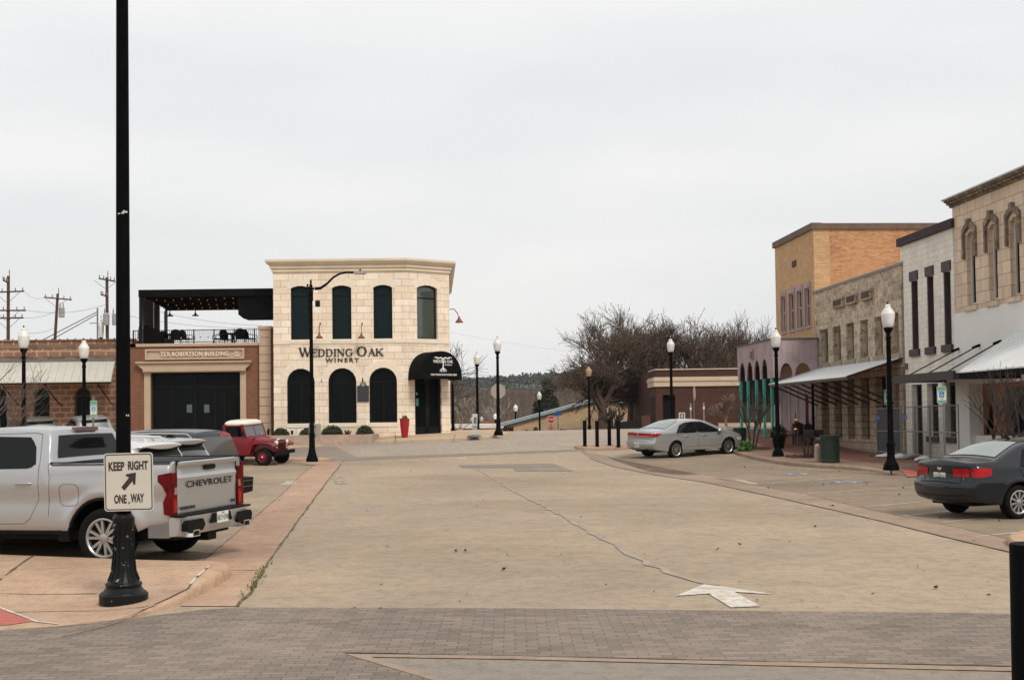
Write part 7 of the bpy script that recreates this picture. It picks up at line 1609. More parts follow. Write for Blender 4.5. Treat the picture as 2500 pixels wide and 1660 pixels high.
def leafbits(mb, tips, n, rad, size, q):
    for t_ in tips:
        for i in range(n):
            c = Vector(t_)+Vector((q.gauss(0, rad), q.gauss(0, rad), q.gauss(0, rad))); u = Vector((q.gauss(0, 1), q.gauss(0, 1), q.gauss(0, 1))).normalized()*size*q.uniform(.6, 1.4); v = u.orthogonal().normalized()*size*.6; mb.add([c-u, c-v, c+u, c+v], [(0, 1, 2, 3)])
def bare_tree(name, label, loc, seed, H, r0, levels, kids, spread, group=None, bark=None, leaves=0, trunk=.25, lean=(0, 0), scale=None, rmin=.012, ratio=.7, up=.12, wob=.13, bend=0.0, leafm=None):
    t = thing(name, label, 'tree', loc, 0, group); limb, twig, tips = growth(seed, (0, 0, -.1), (lean[0], lean[1], 1), H*trunk, r0, levels, kids, spread, up, wob, ratio, rmin, bend=bend)
    limb.build('trunk', bark or mt['bark'], t, smooth=60, recalc=False); cr_ = twig.build('crown', bark or mt['bark'], t, smooth=60, recalc=False)
    if leaves: mb = MB(); leafbits(mb, tips, leaves, .07, .026, random.Random(seed)); mb.build('dry_leaves', leafm or mt['twigleaf'], cr_, recalc=False)
    zs = [v[2] for v in twig.v]; 
    if scale is None: k = H/max(zs); t.scale = (k, k, k)
    else: t.scale = scale
    return t
oakg = 'bare oaks beyond the bollards'; mt['bark_o'] = M('brown_twig_bark', (.072, .046, .033), .95, var=.25, vs=1.5)
def oak(px, Y, top, lb, seed, wide=1.0, up=.10, kids=(6, 6, 6, 5, 4), spread=(.85, .6, .6, .65, .65), leaves=3, trunk=.26, base=None):
    pt = P(px, top, Y); zb = hz(pt.x, Y); H = pt.z-zb; t = bare_tree('oak_tree', lb, (pt.x, Y, zb), seed, H, .26, 5, kids, spread, oakg, mt['bark_o'], leaves, trunk, up=up, rmin=.0085, ratio=.67)
    t.scale = (t.scale[0]*wide, t.scale[1]*wide, t.scale[2]); return t
oak(1464, 84, 800, 'low spreading bare oak leaning over the amber lamp', 21, 1.25, .02)
oak(1530, 92, 748, 'dense bare oak with dead leaves behind the white globed lamp', 22, 1.1)
oak(1600, 90, 738, 'tallest brown bare oak over the corner of the brick building', 23, 1.15)
oak(1690, 96, 752, 'bare oak of thin upright twigs behind the brick building roof', 24, 1.0, .22, leaves=1)
oak(1765, 98, 752, 'fine twigged upright tree behind the lavender porch', 25, .95, .26, leaves=0)
oak(1840, 100, 775, 'fine twigged upright tree beside the tan brick building', 28, .9, .26, leaves=0)
pt = P(1100, 830, 82); bare_tree('bare_tree', 'thin bare tree poking out right of the winery', (pt.x-.8, 82, hz(pt.x, 82)), 31, pt.z-hz(pt.x, 82), .16, 4, (5, 5, 5, 4), (.7, .6, .6, .6), None, mt['bark'], 0, .3, rmin=.008)
pt = P(1128, 950, 100); bare_tree('sycamore_tree', 'pale barked leafless tree down the hill past the winery', (P(1115, 1000, 100).x, 100, hz(pt.x, 100)), 33, pt.z-hz(pt.x, 100)+.3, .09, 3, (4, 4, 3), (.5, .6, .6), None, mt['bark_p'], 0, .45, (.35, 0), rmin=.02)
pt = P(1240, 960, 170); bare_tree('sycamore_tree', 'pale forked tree in the brown wood right of the tall lamp', (pt.x, 170, hz(pt.x, 170)), 34, pt.z-hz(pt.x, 170), .12, 3, (4, 4, 3), (.5, .6, .6), None, mt['bark_p'], 0, .45, (-.2, 0), rmin=.03)
# branches reaching in at the left edge
pt = P(-75, 1000, 36); bare_tree('bare_tree', 'leafless branches reaching in from the left edge over the sandstone building', (pt.x, 36, hz(pt.x, 36)), 45, 4.4, .06, 4, (5, 4, 4, 2), (.75, .55, .5, .5), None, mt['bark'], 0, .3, (.35, 0), rmin=.004)
pt = P(1476, 1010, 83); bare_tree('bare_shrub', 'bare multi stemmed shrub under the oak beside the bollards', (pt.x+.3, 80, hz(pt.x, 80)), 47, 2.4, .05, 3, (6, 5, 4), (.5, .5, .5), None, mt['bark_d'], 0, .15, rmin=.012)
pt = P(1775, 985, 70); bare_tree('bare_shrub', 'bare brown bushes in front of the brown brick wall', (pt.x, 70, hz(pt.x, 70)), 48, 2.1, .04, 3, (7, 6, 5), (.5, .5, .5), None, M('tan_twig', (.16, .11, .08), .95), 0, .15, rmin=.010)
# multi-stemmed street trees in beds
def myrtle(px, py, Y, top, lb, seed, n, H, spread=.35, zb=None, kids=(4, 4, 3), lv=3, r=.045, cut=None):
    g_ = P(px, py, Y); zb = zr(g_.x, Y) if zb is None else zb; t = thing('crape_myrtle', lb, 'tree', (g_.x, Y, zb), 0, 'bare street trees in pavement beds'); q = random.Random(seed); A, B = MB(), MB()
    for i in range(n):
        a = 6.283*i/n+q.uniform(-.3, .3); l, w_, _ = growth(seed*10+i, (.07*math.cos(a), .07*math.sin(a), -.05), (spread*math.cos(a), spread*math.sin(a), 1), H*(cut or .42), r, lv, kids, (.45, .45, .5), .12, .07, .62, .005)
        A.add(l.v, l.f); B.add(w_.v, w_.f)
    A.build('trunk', mt['bark_d'], t, smooth=60, recalc=False)
    if B.v: B.build('crown', mt['bark_d'], t, smooth=60, recalc=False)
    return t
g_ = G(1838, 1096, .14); myrtle(1838, 1096, g_.y, 915, 'bare multi stemmed tree among the teal posts', 51, 5, 2.9, .3)
g_ = G(1973, 1118, .14); t = myrtle(1973, 1118, g_.y, 1080, 'cut back tree stump of pale stems left of the annex litter bin', 52, 6, 1.1, .35, None, (2, 2), 1, .05, .5)
myrtle(2452, 1060, 28.5, 830, 'bare multi stemmed tree behind the charcoal saloon', 53, 3, 3.4, .35, kids=(4, 4, 3), r=.045)
myrtle(2492, 1060, 28.8, 830, 'bare multi stemmed tree at the right edge behind the saloon roof', 54, 4, 3.2, .3, kids=(4, 4, 3), r=.045)
def bed(px0, px1, py, Y, lb):
    a, b = P(px0, py, Y), P(px1, py, Y); t = thing('tree_bed', lb, 'planting bed', ((a.x+b.x)/2, Y, zr(a.x, Y)), 0, 'edged pavement tree beds'); w2 = (b.x-a.x)/2; q = random.Random(px0); mb = MB(); n = 9
    for sy in (-1, 1):
        for i in range(n): x = -w2+2*w2*i/n; mb.box(x+.01, x+2*w2/n-.01, sy*.55-.07, sy*.55+.07, -.08, .06+q.uniform(0, .03))
    for sx in (-1, 1):
        for i in range(4): y = -.45+.9*i/4; mb.box(sx*w2-.07, sx*w2+.07, y+.01, y+.215, -.08, .06+q.uniform(0, .03))
    mb.build('edging', M('red_brown_edging', (.11, .045, .03), .9, var=.3, vs=8), t); mb = MB(); mb.box(-w2+.06, w2-.06, -.5, .5, -.1, .035); mb.build('soil', M('dark_mulch', (.04, .025, .018), .95, var=.4, vs=20, bump=.8), t)
g_ = G(1966, 1116, .14); bed(1928, 2003, 1116, g_.y, 'brick edged tree bed beside the annex litter bin'); g_ = G(1835, 1096, .14); bed(1806, 1871, 1096, g_.y, 'brick edged tree bed in front of the teal posts')
def bush(mb, c, rx, ry, rz_, n, s, q):
    for i in range(n):
        v = Vector((q.gauss(0, 1), q.gauss(0, 1), abs(q.gauss(0, 1)))).normalized()*q.uniform(.72, 1.03); p = Vector(c)+Vector((v.x*rx, v.y*ry, v.z*rz_)); u = (v+Vector((q.gauss(0, .6), q.gauss(0, .6), q.gauss(0, .6)))).normalized()*s*q.uniform(.6, 1.3); w_ = u.orthogonal().normalized()*s*.45; w_.rotate(Matrix.Rotation(q.uniform(0, 6.28), 3, u.normalized())); mb.add([p-u, p-w_, p+u, p+w_], [(0, 1, 2, 3)])
# raised planter by the winery with clipped shrubs
PLY = 56.95; zt = P(790, 1061.5, PLY).z; xl, xr_ = P(540, 1063, PLY).x, P(909, 1060, PLY).x
t = thing('planter_wall', 'long low concrete planter wall at the foot of the winery', 'planter', (xl, PLY, zt)); mb = MB(); LW = xr_-xl
mb.box(0, LW, 0, .2, -1.6, 0); mb.box(LW-.2, LW, .201, 2.9, -1.6, -.001); mb.build('wall', mt['planter'], t); mb = MB(); mb.box(0, LW-.2, .2, 2.9, -1.2, -.09); mb.build('soil', M('planter_mulch', (.06, .04, .028), .95, var=.4, vs=15, bump=.6), t)
for px, w_, h_, lb in ((686, 42, 19, 'round clipped shrub in the planter nearest the red vintage truck'), (752, 44, 18, 'clipped shrub behind the arm light post'), (811, 54, 24, 'largest rounded shrub in the winery planter'), (891, 44, 23, 'rounded shrub at the right end of the winery planter')):
    c = P(px, 1062, 58.9); k = 58.9/FPX; t = thing('clipped_shrub', lb, 'shrub', (c.x, 58.9, zt-.1), 0, 'clipped shrubs in the winery planter'); q = random.Random(px); mb = MB(); bush(mb, (0, 0, 0), w_*k/2, .5, h_*k+.06, 1500, .045, q); mb.build('foliage', mt['shrub'], t, recalc=False)
    mb = MB(); mb.lathe([(.04, -.05), (.03, .15), (w_*k/2*.8, .1), (w_*k/2*.86, .2), (w_*k/2*.6, (h_*k)*.8), (.0, h_*k*.88)], 14, cap=False); mb.build('stem', M('shrub_inside', (.018, .018, .010), .95), t)
c = P(848, 1059, 58.7); t = thing('grass_tuft', 'small reddish grass tuft between two clipped shrubs', 'plant', (c.x, 58.7, zt-.1)); mb = MB(); q = random.Random(8)
for i in range(70): a = q.uniform(0, 6.28); r_ = q.uniform(.05, .25); h = q.uniform(.15, .38); mb.add([(q.uniform(-.1, .1)-.006, 0, 0), (q.uniform(-.1, .1)+.006, 0, 0), (r_*math.cos(a), r_*math.sin(a), h)], [(0, 1, 2)])
mb.build('blades', M('red_grass', (.2, .08, .05), .9, var=.3), t, recalc=False)
for px, lb in ((713, 'small black spotlight beside the leftmost clipped shrub'), (655, 'small black spotlight near the stone pilaster')):
    c = P(px, 1061, 58.6); t = thing('garden_spotlight', lb, 'spotlight', (c.x, 58.6, zt-.1), 0, 'black spotlights in the winery planter'); mb = MB(); mb.lathe([(.05, .12), (.06, .3), (.05, .31)], 10); mb.build('head', mt['under'], t); mb = MB(); mb.tube([(0, 0, -.02), (0, 0, .14)], .012, 6); mb.build('spike', mt['under'], t)
c = P(988, 1059, 58.6); zb = hz(c.x, 58.6)+.13; h = P(988, 1022, 58.6).z-zb; t = thing('plant_pot', 'tall red glazed pot with a small plant left of the winery door', 'plant pot', (c.x, 58.6, zb)); k = h
mb = MB(); mb.lathe([(.14, 0), (.15, .02), (.20, k*.5), (.235, k*.95), (.245, k), (.215, k), (.2, k-.08), (.0, k-.08)], 22, cap=False); mb.build('pot', mt['pot'], t, smooth=40); mb = MB(); bush(mb, (0, 0, k-.06), .15, .15, .22, 160, .05, random.Random(4)); mb.build('foliage', M('olive_leaf', (.12, .12, .05), .9, var=.4), t, recalc=False)
# green fern by the silver saloon, dark potted bush on the porch
g_ = P(1821, 1094, 48.6); t = thing('green_plant', 'bright green leafy plant at the nose of the silver saloon', 'plant', (g_.x, 48.6, zr(g_.x, 48.6))); mb = MB(); bush(mb, (0, 0, 0), .3, .3, .42, 260, .09, random.Random(2)); mb.build('foliage', M('bright_leaf', (.06, .14, .02), .8, var=.4, vs=6), t, recalc=False)
mb = MB(); mb.tube([(0, 0, -.05), (0, 0, .3)], .02, 5); mb.build('stem', mt['bark_d'], t)
g_ = P(1901, 1073, 49.5); zb = zr(g_.x, 49.5); t = thing('potted_bush', 'dark bush in a black pot behind the lamp by the porch', 'plant pot', (g_.x, 49.5, zb)); mb = MB(); mb.lathe([(.2, 0), (.28, .5), (.3, .52), (.0, .48)], 16, cap=False); mb.build('pot', mt['under'], t); mb = MB(); bush(mb, (0, 0, .45), .32, .32, .5, 500, .07, random.Random(6)); mb.build('foliage', mt['cedar'], t, recalc=False)

# things outside the shop on the porch
def at(px, py, Y): p = P(px, py, Y); return (p.x, Y, zr(p.x, Y))
L = at(1933, 1080, 50.5); t = thing('porch_bench', 'dark wooden bench on the porch below a lantern', 'bench', L, fa.rz+R(90)); mb = MB(); mb.box(-.42, .42, -.2, .2, .40, .45); mb.build('seat', mt['bronze'], t)
for sx in (-1, 1):
    for sy in (-1, 1): mb = MB(); mb.box(sx*.36-.035, sx*.36+.035, sy*.15-.035, sy*.15+.035, 0, .4); mb.build('leg', mt['bronze'], t)
for px, Y, lb, seed in ((1957, 50.8, 'dark armchair next to the porch bench', 1), (1985, 50.2, 'dark armchair behind the cut back tree stems', 2)):
    L = at(px, 1084, Y); t = thing('porch_armchair', lb, 'chair', L, R(20*seed), 'armchairs under the annex awning'); mb = MB(); mb.box(-.28, .28, -.28, .28, .36, .44); mb.build('seat', mt['bronze'], t); mb = MB(); mb.prism([(-.28, .44), (.28, .44), (.26, .85), (.0, .95), (-.26, .85)], .22, .28); mb.build('backrest', mt['bronze'], t)
    for sx in (-1, 1):
        mb = MB(); mb.box(sx*.28-.03, sx*.28+.03, -.28, .24, .44, .66); mb.build('arm', mt['bronze'], t)
        for sy in (-1, 1): mb = MB(); mb.box(sx*.24-.03, sx*.24+.03, sy*.24-.03, sy*.24+.03, 0, .36); mb.build('leg', mt['bronze'], t)
for px, py, lb in ((1943, 1024, 'upper small glowing orange lantern on the porch'), (1942, 1047, 'lower small glowing orange lantern on the porch')):
    c = P(px, py, 50.6); t = thing('lantern', lb, 'lantern', (c.x, 50.6, c.z), 0, 'small lanterns on the porch'); mb = MB(); mb.lathe([(.04, -.08), (.05, -.05), (.05, .05), (.02, .1)], 8); mb.build('cage', mt['bronze'], t); mb = MB(); mb.lathe([(.0, -.04), (.052, -.02), (.052, .02), (.0, .03)], 8, cap=False); mb.build('light', M('orange_flame', (.8, .3, .05), .5, var=0, emit=(1, .35, .05), es=1.0), t); mb = MB(); mb.box(-.015, .015, .02, .05, -1.0+0, .3); mb.build('stand', mt['bronze'], t)
c = P(1971, 1007, 51.2); t = thing('shop_banner', 'narrow dark pink vertical banner by the annex corner', 'banner', (c.x, 51.2, zr(c.x, 51.2)), 0); mb = MB(); h = P(1971, 963, 51.2).z-zr(c.x, 51.2); mb.prism([(-.05, .5), (.06, .5), (.05, h*.6), (.06, h), (-.03, h)], 0, .02); mb.build('cloth', M('pink_banner', (.16, .02, .05), .8), t); mb = MB(); mb.tube([(-.06, 0, 0), (-.06, 0, h+.1)], .015, 6); mb.build('pole', mt['under'], t)
c = P(1917, 1070, 50.2); t = thing('leaning_board', 'thin orange board leaning on the porch wall', 'board', (c.x, 50.2, zr(c.x, 50.2))); mb = MB(); mb.box(-.04, .04, 0, .05, 0, .75, Matrix.Rotation(R(6), 3, 'Y')); mb.build('board', M('orange_board', (.4, .11, .02), .7), t)
c = P(1986, 1050, 51.6); t = thing('downpipe', 'black downpipe between the porch and the annex', 'pipe', (c.x, 51.6, zr(c.x, 51.6))); mb = MB(); mb.tube([(0, 0, 0), (0, 0, P(1986, 935, 51.6).z-zr(c.x, 51.6))], .06, 8); mb.build('pipe', mt['black'], t); mb = MB(); mb.lathe([(.08, 1.0), (.08, 1.06)], 8); mb.build('clamp', mt['black'], t)

# construction fence in front of the annex and whitewashed shop
FQ = 15.2
def fence_panel(px0, px1, pyt, lb, screen=False, sign=None):
    fr = rframe(px0, FQ); x1, _ = fr.xz(px1, 1000); zt = fr.xz(px0, pyt)[1]; c = fr.O; zb = zr(c.x, c.y)+.06; t = thing('site_fence_panel', lb, 'fence', (c.x, c.y, zb), fr.rz, 'temporary site fence panels'); h = zt-zb
    mb = MB()
    for z in (.12, h*.52, h): mb.tube([(0, 0, z), (x1, 0, z)], .02, 6)
    for x in (0, x1/2, x1): mb.tube([(x, 0, 0), (x, 0, h+.03)], .022, 6)
    mb.build('frame', mt['steel'], t)
    mb = MB(); n = int(x1/.1)
    for i in range(n): mb.box(i*.1, i*.1+.003, -.0015, .0015, .12, h)
    for i in range(int(h/.1)): mb.box(0, x1, -.0015, .0015, .12+i*.1, .123+i*.1)
    mb.build('mesh', mt['steel'], t)
    if screen: mb = MB(); mb.box(.02, x1-.02, .01, .016, .05, h-.02); mb.build('screen', M('dark_grey_screen', (.04, .042, .044), .8, var=.15), t)
    for x in (0.05, x1-.05): mb = MB(); mb.box(x-.06, x+.06, -.35, .35, -.05, .02); mb.build('foot', mt['steel'], t)
    if sign: xs, zs = fr.xz(*sign); zs -= zb; mb = MB(); mb.prism([(a+xs, b+zs) for a, b in rrect(.11, .07, .05)], -.02, -.012); mb.build('sign', mt['signblue'], t)
fence_panel(2140, 2198, 998, 'site fence panel with dark grey screen beside the annex lamp', True, (2146, 1020)); fence_panel(2200, 2268, 994, 'see through site fence panel with an oval blue sign', False, (2213, 1018)); fence_panel(2270, 2339, 991, 'see through site fence panel before the slot windows, rightmost')
for i, (px, Y, lb) in enumerate(((2163, 41.3, 'white sandbag left of the annex lamp base'), (2196, 40.0, 'white sandbag right of the annex lamp base'), (2262, 38.0, 'white sandbag under the rightmost fence panel'))):
    p = P(px, 1118, Y); t = bpy.data.objects.new('x', None); bpy.data.objects.remove(t); q = random.Random(i); mb = MB(); n = 14; vs = []
    prof_ = [(.0, 0), (.24, .01), (.29, .06), (.25, .12), (.12, .15), (.0, .155)]
    mb.lathe(prof_, n, cap=False); mb.v = [(x*1.2*(1+.15*math.sin(5*y+i)), y*.75, z*(1+.25*math.sin(9*x+i))) for x, y, z in mb.v]; o = mb.build('sandbag', M('white_sandbag', (.62, .6, .56), .9, bump=.4, bs=8) if i == 0 else bpy.data.materials['white_sandbag'], smooth=60); o.location = (p.x, Y, zr(p.x, Y)); tag(o, lb, 'sandbag', 'sandbags holding the site fence')

# ================================================================ DISTANCE
def upole(px, pb, top, Y, lb, lean=0.0, arms=(), trans=()):
    c = P(px, top, Y); zb = hz(c.x, Y); H = c.z-zb; xb = P(pb, 832, Y).x; zz = P(pb, 832, Y).z; sl = (c.x-xb)/(c.z-zz); x0 = c.x-sl*H
    t = thing('utility_pole', lb, 'utility pole', (x0, Y, zb)); mb = MB(); mb.tube([(0, 0, -.2), (sl*H, 0, H)], [.15, .105], 9); mb.tube([(sl*H+.06, 0, H-.3), (sl*H+.07, 0, H+.45)], .03, 5); mb.build('shaft', mt['rust'], t)
    for xa, ya, xb_, yb, brace in arms:
        a, b = P(xa, ya, Y-.15), P(xb_, yb, Y-.15); A, B = (a.x-x0, -.15, a.z-zb), (b.x-x0, -.15, b.z-zb); mb = MB(); mb.tube([A, B], .055, 4); ar_ = mb.build('crossarm', mt['rust'], t)
        mb = MB(); xm = sl*(A[2]); 
        if brace:
            for s in (-1, 1): mb.tube([(xm+s*.9, -.15, A[2]+(B[2]-A[2])*.5), (xm+s*.08, -.15, A[2]-.75)], .018, 4)
        for f in (.05, .3, .72, .95):
            x, z = A[0]+(B[0]-A[0])*f, A[2]+(B[2]-A[2])*f; mb.lathe([(.03, .05), (.05, .12), (.03, .16), (.05, .2), (.02, .28)], 6, c=(x, -.15, z))
        mb.build('insulators', M('grey_insulator', (.2, .19, .18), .5) if 'grey_insulator' not in bpy.data.materials else bpy.data.materials['grey_insulator'], ar_)
    for xa, xb_, ya, yb in trans:
        a, b = P(xa, yb, Y-.45), P(xb_, ya, Y-.45); r = (b.x-a.x)/2; mb = MB(); mb.lathe([(r*.9, 0), (r, .05), (r, b.z-a.z-.08), (r*1.05, b.z-a.z-.06), (r*.8, b.z-a.z), (.0, b.z-a.z+.04)], 14, c=((a.x+b.x)/2-x0, -.45, a.z-zb)); tr_ = mb.build('transformer', M('grey_transformer', (.40, .41, .39), .5) if 'grey_transformer' not in bpy.data.materials else bpy.data.materials['grey_transformer'], t, smooth=40)
        mb = MB()
        for dx in (-.12, .12): mb.lathe([(.03, 0), (.045, .1), (.03, .2), (.015, .4)], 6, c=((a.x+b.x)/2-x0+dx, -.45, b.z-zb))
        mb.build('bushing', mt['rust'], tr_)
    return t
upole(20.5, 20, 674, 88, 'brown utility pole with four crossarms at the left edge', arms=((-18, 714, 59, 711, 1), (-15, 758, 63, 758, 1), (-12, 777, 57, 776, 1), (7, 684, 19, 690, 0)))
upole(141, 134, 717, 98, 'leaning brown utility pole with one grey transformer', arms=((107.5, 726, 175, 732, 1),), trans=((143.5, 157.5, 750, 775),))
upole(261, 262, 677, 90, 'brown utility pole with paired grey transformers', arms=((241, 680, 281, 687, 1), (246, 719, 262, 724, 0)), trans=((252, 267, 765, 794), (274, 287, 765, 794)))
c = P(238, 752, 86); t = thing('steel_mast', 'thin grey steel mast left of the paired transformers', 'pole', (c.x, 86, hz(c.x, 86))); mb = MB(); mb.tube([(0, 0, 0), (0, 0, c.z-hz(c.x, 86))], [.07, .055], 8); mb.build('shaft', mt['steel'], t); mb = MB(); z = P(238, 789, 86).z-hz(c.x, 86); mb.tube([(-.55, 0, z), (0, 0, z)], .03, 5); mb.build('bracket', mt['steel'], t)
def cable(pts, lb, r=.014, sag=0.0):
    pts = [P(*p) for p in pts]; mb = MB(); o = pts[0].copy(); n = 14; l = []
    a, b = pts[0], pts[-1]
    for i in range(n+1):
        f = i/n; p = a.lerp(b, f); p.z -= sag*4*f*(1-f); l.append(p-o)
    mb.tube(l, r, 4); t = mb.build('overhead_cable', mt['under'] if r > .013 else M('far_cable', (.12, .12, .12), .8) if 'far_cable' not in bpy.data.materials else bpy.data.materials['far_cable']); t.location = o; tag(t, lb, 'cable', 'overhead cables')
cable(((236, 762, 87), (60, 853, 75)), 'thick cable falling left from the steel mast, upper of two', .03); cable(((236, 768, 87), (75, 858, 75)), 'thick cable falling left from the steel mast, lower of two', .03)
cable(((63, 757, 88), (262, 742, 90)), 'thin cable between the left utility poles below the first crossarm', .012, .4); cable(((57, 776, 88), (140, 758, 98)), 'thin cable from the lowest crossarm to the leaning pole', .012, .2); cable(((134, 800, 98), (60, 812, 90)), 'thin low cable left of the leaning pole', .012, .2); cable(((59, 711, 88), (107, 726, 98)), 'thin cable between the top crossarms', .01, .3)
cable(((345, 750, 95), (640, 795, 100)), 'faint cable seen under the pergola, upper', .012, .3); cable(((318, 772, 95), (640, 800, 100)), 'faint cable seen under the pergola, lower', .012, .3)
cable(((1080, 908, 120), (1440, 925, 160)), 'thin cable above the hill, second from top', .016, .2); cable(((1080, 915, 100), (1420, 945, 150)), 'dark cable crossing the hill top', .028, .1); cable(((1080, 937, 90), (1300, 951, 120)), 'dark lowest cable crossing the brown hillside', .035, .05); cable(((1100, 812, 120), (1500, 868, 170)), 'faint cable high in the sky behind the lamp globe', .007, .3)
# dark evergreen
def cedar_tree(px, Y, top, wpx, lb, seed):
    pt = P(px, top, Y); zb = hz(pt.x, Y); H = pt.z-zb; r = wpx/2/FPX*Y; t = thing('cedar_tree', lb, 'tree', (pt.x, Y, zb)); q = random.Random(seed); mb = MB()
    mb2 = MB(); mb2.tube([(0, 0, -.2), (0, 0, H*.9)], [.3, .05], 7); mb2.build('trunk', mt['bark_d'], t)
    for i in range(46):
        z = H*q.uniform(.18, .95); rr = r*(1.0-.75*max(0, (z/H-.55)/.45))*q.uniform(.3, .85); a = q.uniform(0, 6.28); bush(mb, (rr*math.cos(a), rr*math.sin(a), z-.4), r*.38, r*.38, H*.09, 130, .22, q)
    mb.build('crown', mt['cedar'], t, recalc=False)
cedar_tree(1338, 140, 922, 80, 'dark rounded evergreen behind the tan gabled hall', 61); 
def bushes(px, Y, top, wpx, lb, name, mat, seed, cat='shrub', group=None):
    pt = P(px, top, Y); zb = hz(pt.x, Y); H = pt.z-zb; r = wpx/2/FPX*Y; t = thing(name, lb, cat, (pt.x, Y, zb), 0, group); mb = MB(); q = random.Random(seed); cone = name == 'conical_shrub'
    if cone:
        for i in range(6): bush(mb, (0, 0, H*i/6), r*(1-i/6.5), r*(1-i/6.5), H*.22, 90, .07, q)
    else: bush(mb, (0, 0, 0), r, r*.7, H, 700, .09, q)
    mb.build('foliage', mat, t, recalc=False); m2 = MB(); m2.lathe([(r*.5, -.05), (r*.7, H*.3), (r*.3 if cone else r*.6, H*.7), (.0, H*.9)], 10, cap=False); m2.build('stem', mat, t)
rust_leaf = M('russet_leaf', (.085, .05, .03), .9, var=.3, vs=3)
for i, px in enumerate((1231, 1236, 1241.5, 1246.5, 1251.5)): bushes(px, 74, 1043, 4.5, 'narrow russet conical shrub in the row below the tan roof', 'conical_shrub', rust_leaf, 70+i, group='row of conical shrubs')
for o in list(COL.objects):
    if o.name.startswith('conical_shrub'): o['label'] = 'narrow russet conical shrub in a row of five below the tan roof'
bushes(1287, 80, 1050, 26, 'low russet hedge left of the lamp by the STOP sign', 'hedge', rust_leaf, 81); bushes(1308, 79, 1044, 18, 'green brown bush at the foot of the lamp by the STOP sign', 'bush', mt['cedar'], 82)
c = P(1375, 1048, 80); zb = hz(c.x, 80); t = thing('rubbish_bin', 'dark wheeled bin in front of the tan gabled hall', 'bin', (c.x, 80, zb)); h = c.z-zb; mb = MB(); mb.prism([(-.16, 0), (.14, 0), (.18, h-.05), (-.2, h-.05)], -.25, .25); mb.build('bin', mt['green_m'], t); mb = MB(); mb.prism([(-.22, h-.05), (.2, h-.05), (.19, h), (-.2, h+.02)], -.27, .27); mb.build('lid', mt['under'], t)
a, b = P(1383, 1046, 82), P(1424, 1047, 82); zb = hz(a.x, 82); t = thing('wire_fence', 'low grey wire fence in front of the tan hall', 'fence', (a.x, 82, zb)); mb = MB(); L_ = b.x-a.x; h = a.z-zb
for i in range(4): mb.tube([(L_*i/3, 0, 0), (L_*i/3, 0, h)], .025, 5)
for z in (h, h*.5): mb.tube([(0, 0, z), (L_, 0, z)], .015, 4)
mb.build('posts', mt['steel'], t); mb = MB()
for i in range(int(L_/.08)): mb.box(i*.08, i*.08+.005, -.002, .002, 0, h)
mb.build('mesh', mt['steel'], t)
a, b = P(1500, 1031, 73), P(1566, 1024, 68); zb = hz(a.x, 73); d = (b-a); L_ = math.hypot(d.x, d.y); t = thing('picket_fence', 'black picket fence between the bollards and the brown building', 'fence', (a.x, a.y, a.z), math.atan2(d.y, d.x)); mb = MB()
n = 30
for i in range(n): x = L_*i/n; z = d.z*i/n; mb.box(x, x+L_/n*.8, -.02, .02, -1.6, z-.02*(i % 2))
mb.build('pickets', mt['under'], t); mb = MB(); mb.box(0, L_, .022, .06, -.5, -.4); mb.box(0, L_, .022, .06, -1.2, -1.1); mb.build('rail', mt['under'], t)
a = P(1566, 1014, 70); t = thing('wood_gate', 'short brown board fence beside the brown building corner', 'fence', (a.x, 70, hz(a.x, 70))); mb = MB(); h = a.z-hz(a.x, 70)
for i in range(5): mb.box(i*.1, i*.1+.09, 0, .03, 0, h-.01*(i % 2))
mb.build('boards', M('brown_boards', (.09, .035, .022), .85), t); mb = MB(); mb.box(0, .49, .031, .06, h*.3, h*.4); mb.build('rail', mt['bronze'], t)
a = P(1112+7, 1050, 62); t = thing('utility_cabinet', 'small grey cabinet right of the winery pole', 'cabinet', (P(1124, 1050, 70).x, 70, hz(-2.8, 70)), 0); mb = MB(); hh = P(1124, 1045, 70).z-hz(-2.8, 70); mb.box(-.13, .13, -.1, .1, 0, hh); mb.build('body', mt['signback'], t); mb = MB(); mb.box(-.15, .15, -.12, .12, hh, hh+.03); mb.build('lid', mt['steel'], t)
c4 = suv('dark car beyond the crest beside the tall lamp base', (.03, .03, .035), None, mt['carglass']); p = P(1200, 1050, 95); on_ground(c4, p.x-1, 95, R(5))
p = P(1806, 1046, 62); t = thing('white_planter_box', 'white stepped planter box behind the porch posts', 'planter', (p.x, 62, hz(p.x, 62))); h = p.z-hz(p.x, 62)+.12; mb = MB(); mb.box(-.75, .75, -.2, .3, 0, h-.1)
for x in (-.7, -.1, .5): mb.box(x, x+.25, -.2, .3, h-.1, h)
mb.build('box', M('white_planter', (.6, .57, .52), .8), t); mb = MB(); mb.box(-.65, .65, -.15, .25, h-.2, h-.09); mb.build('soil', mt['bronze'], t)

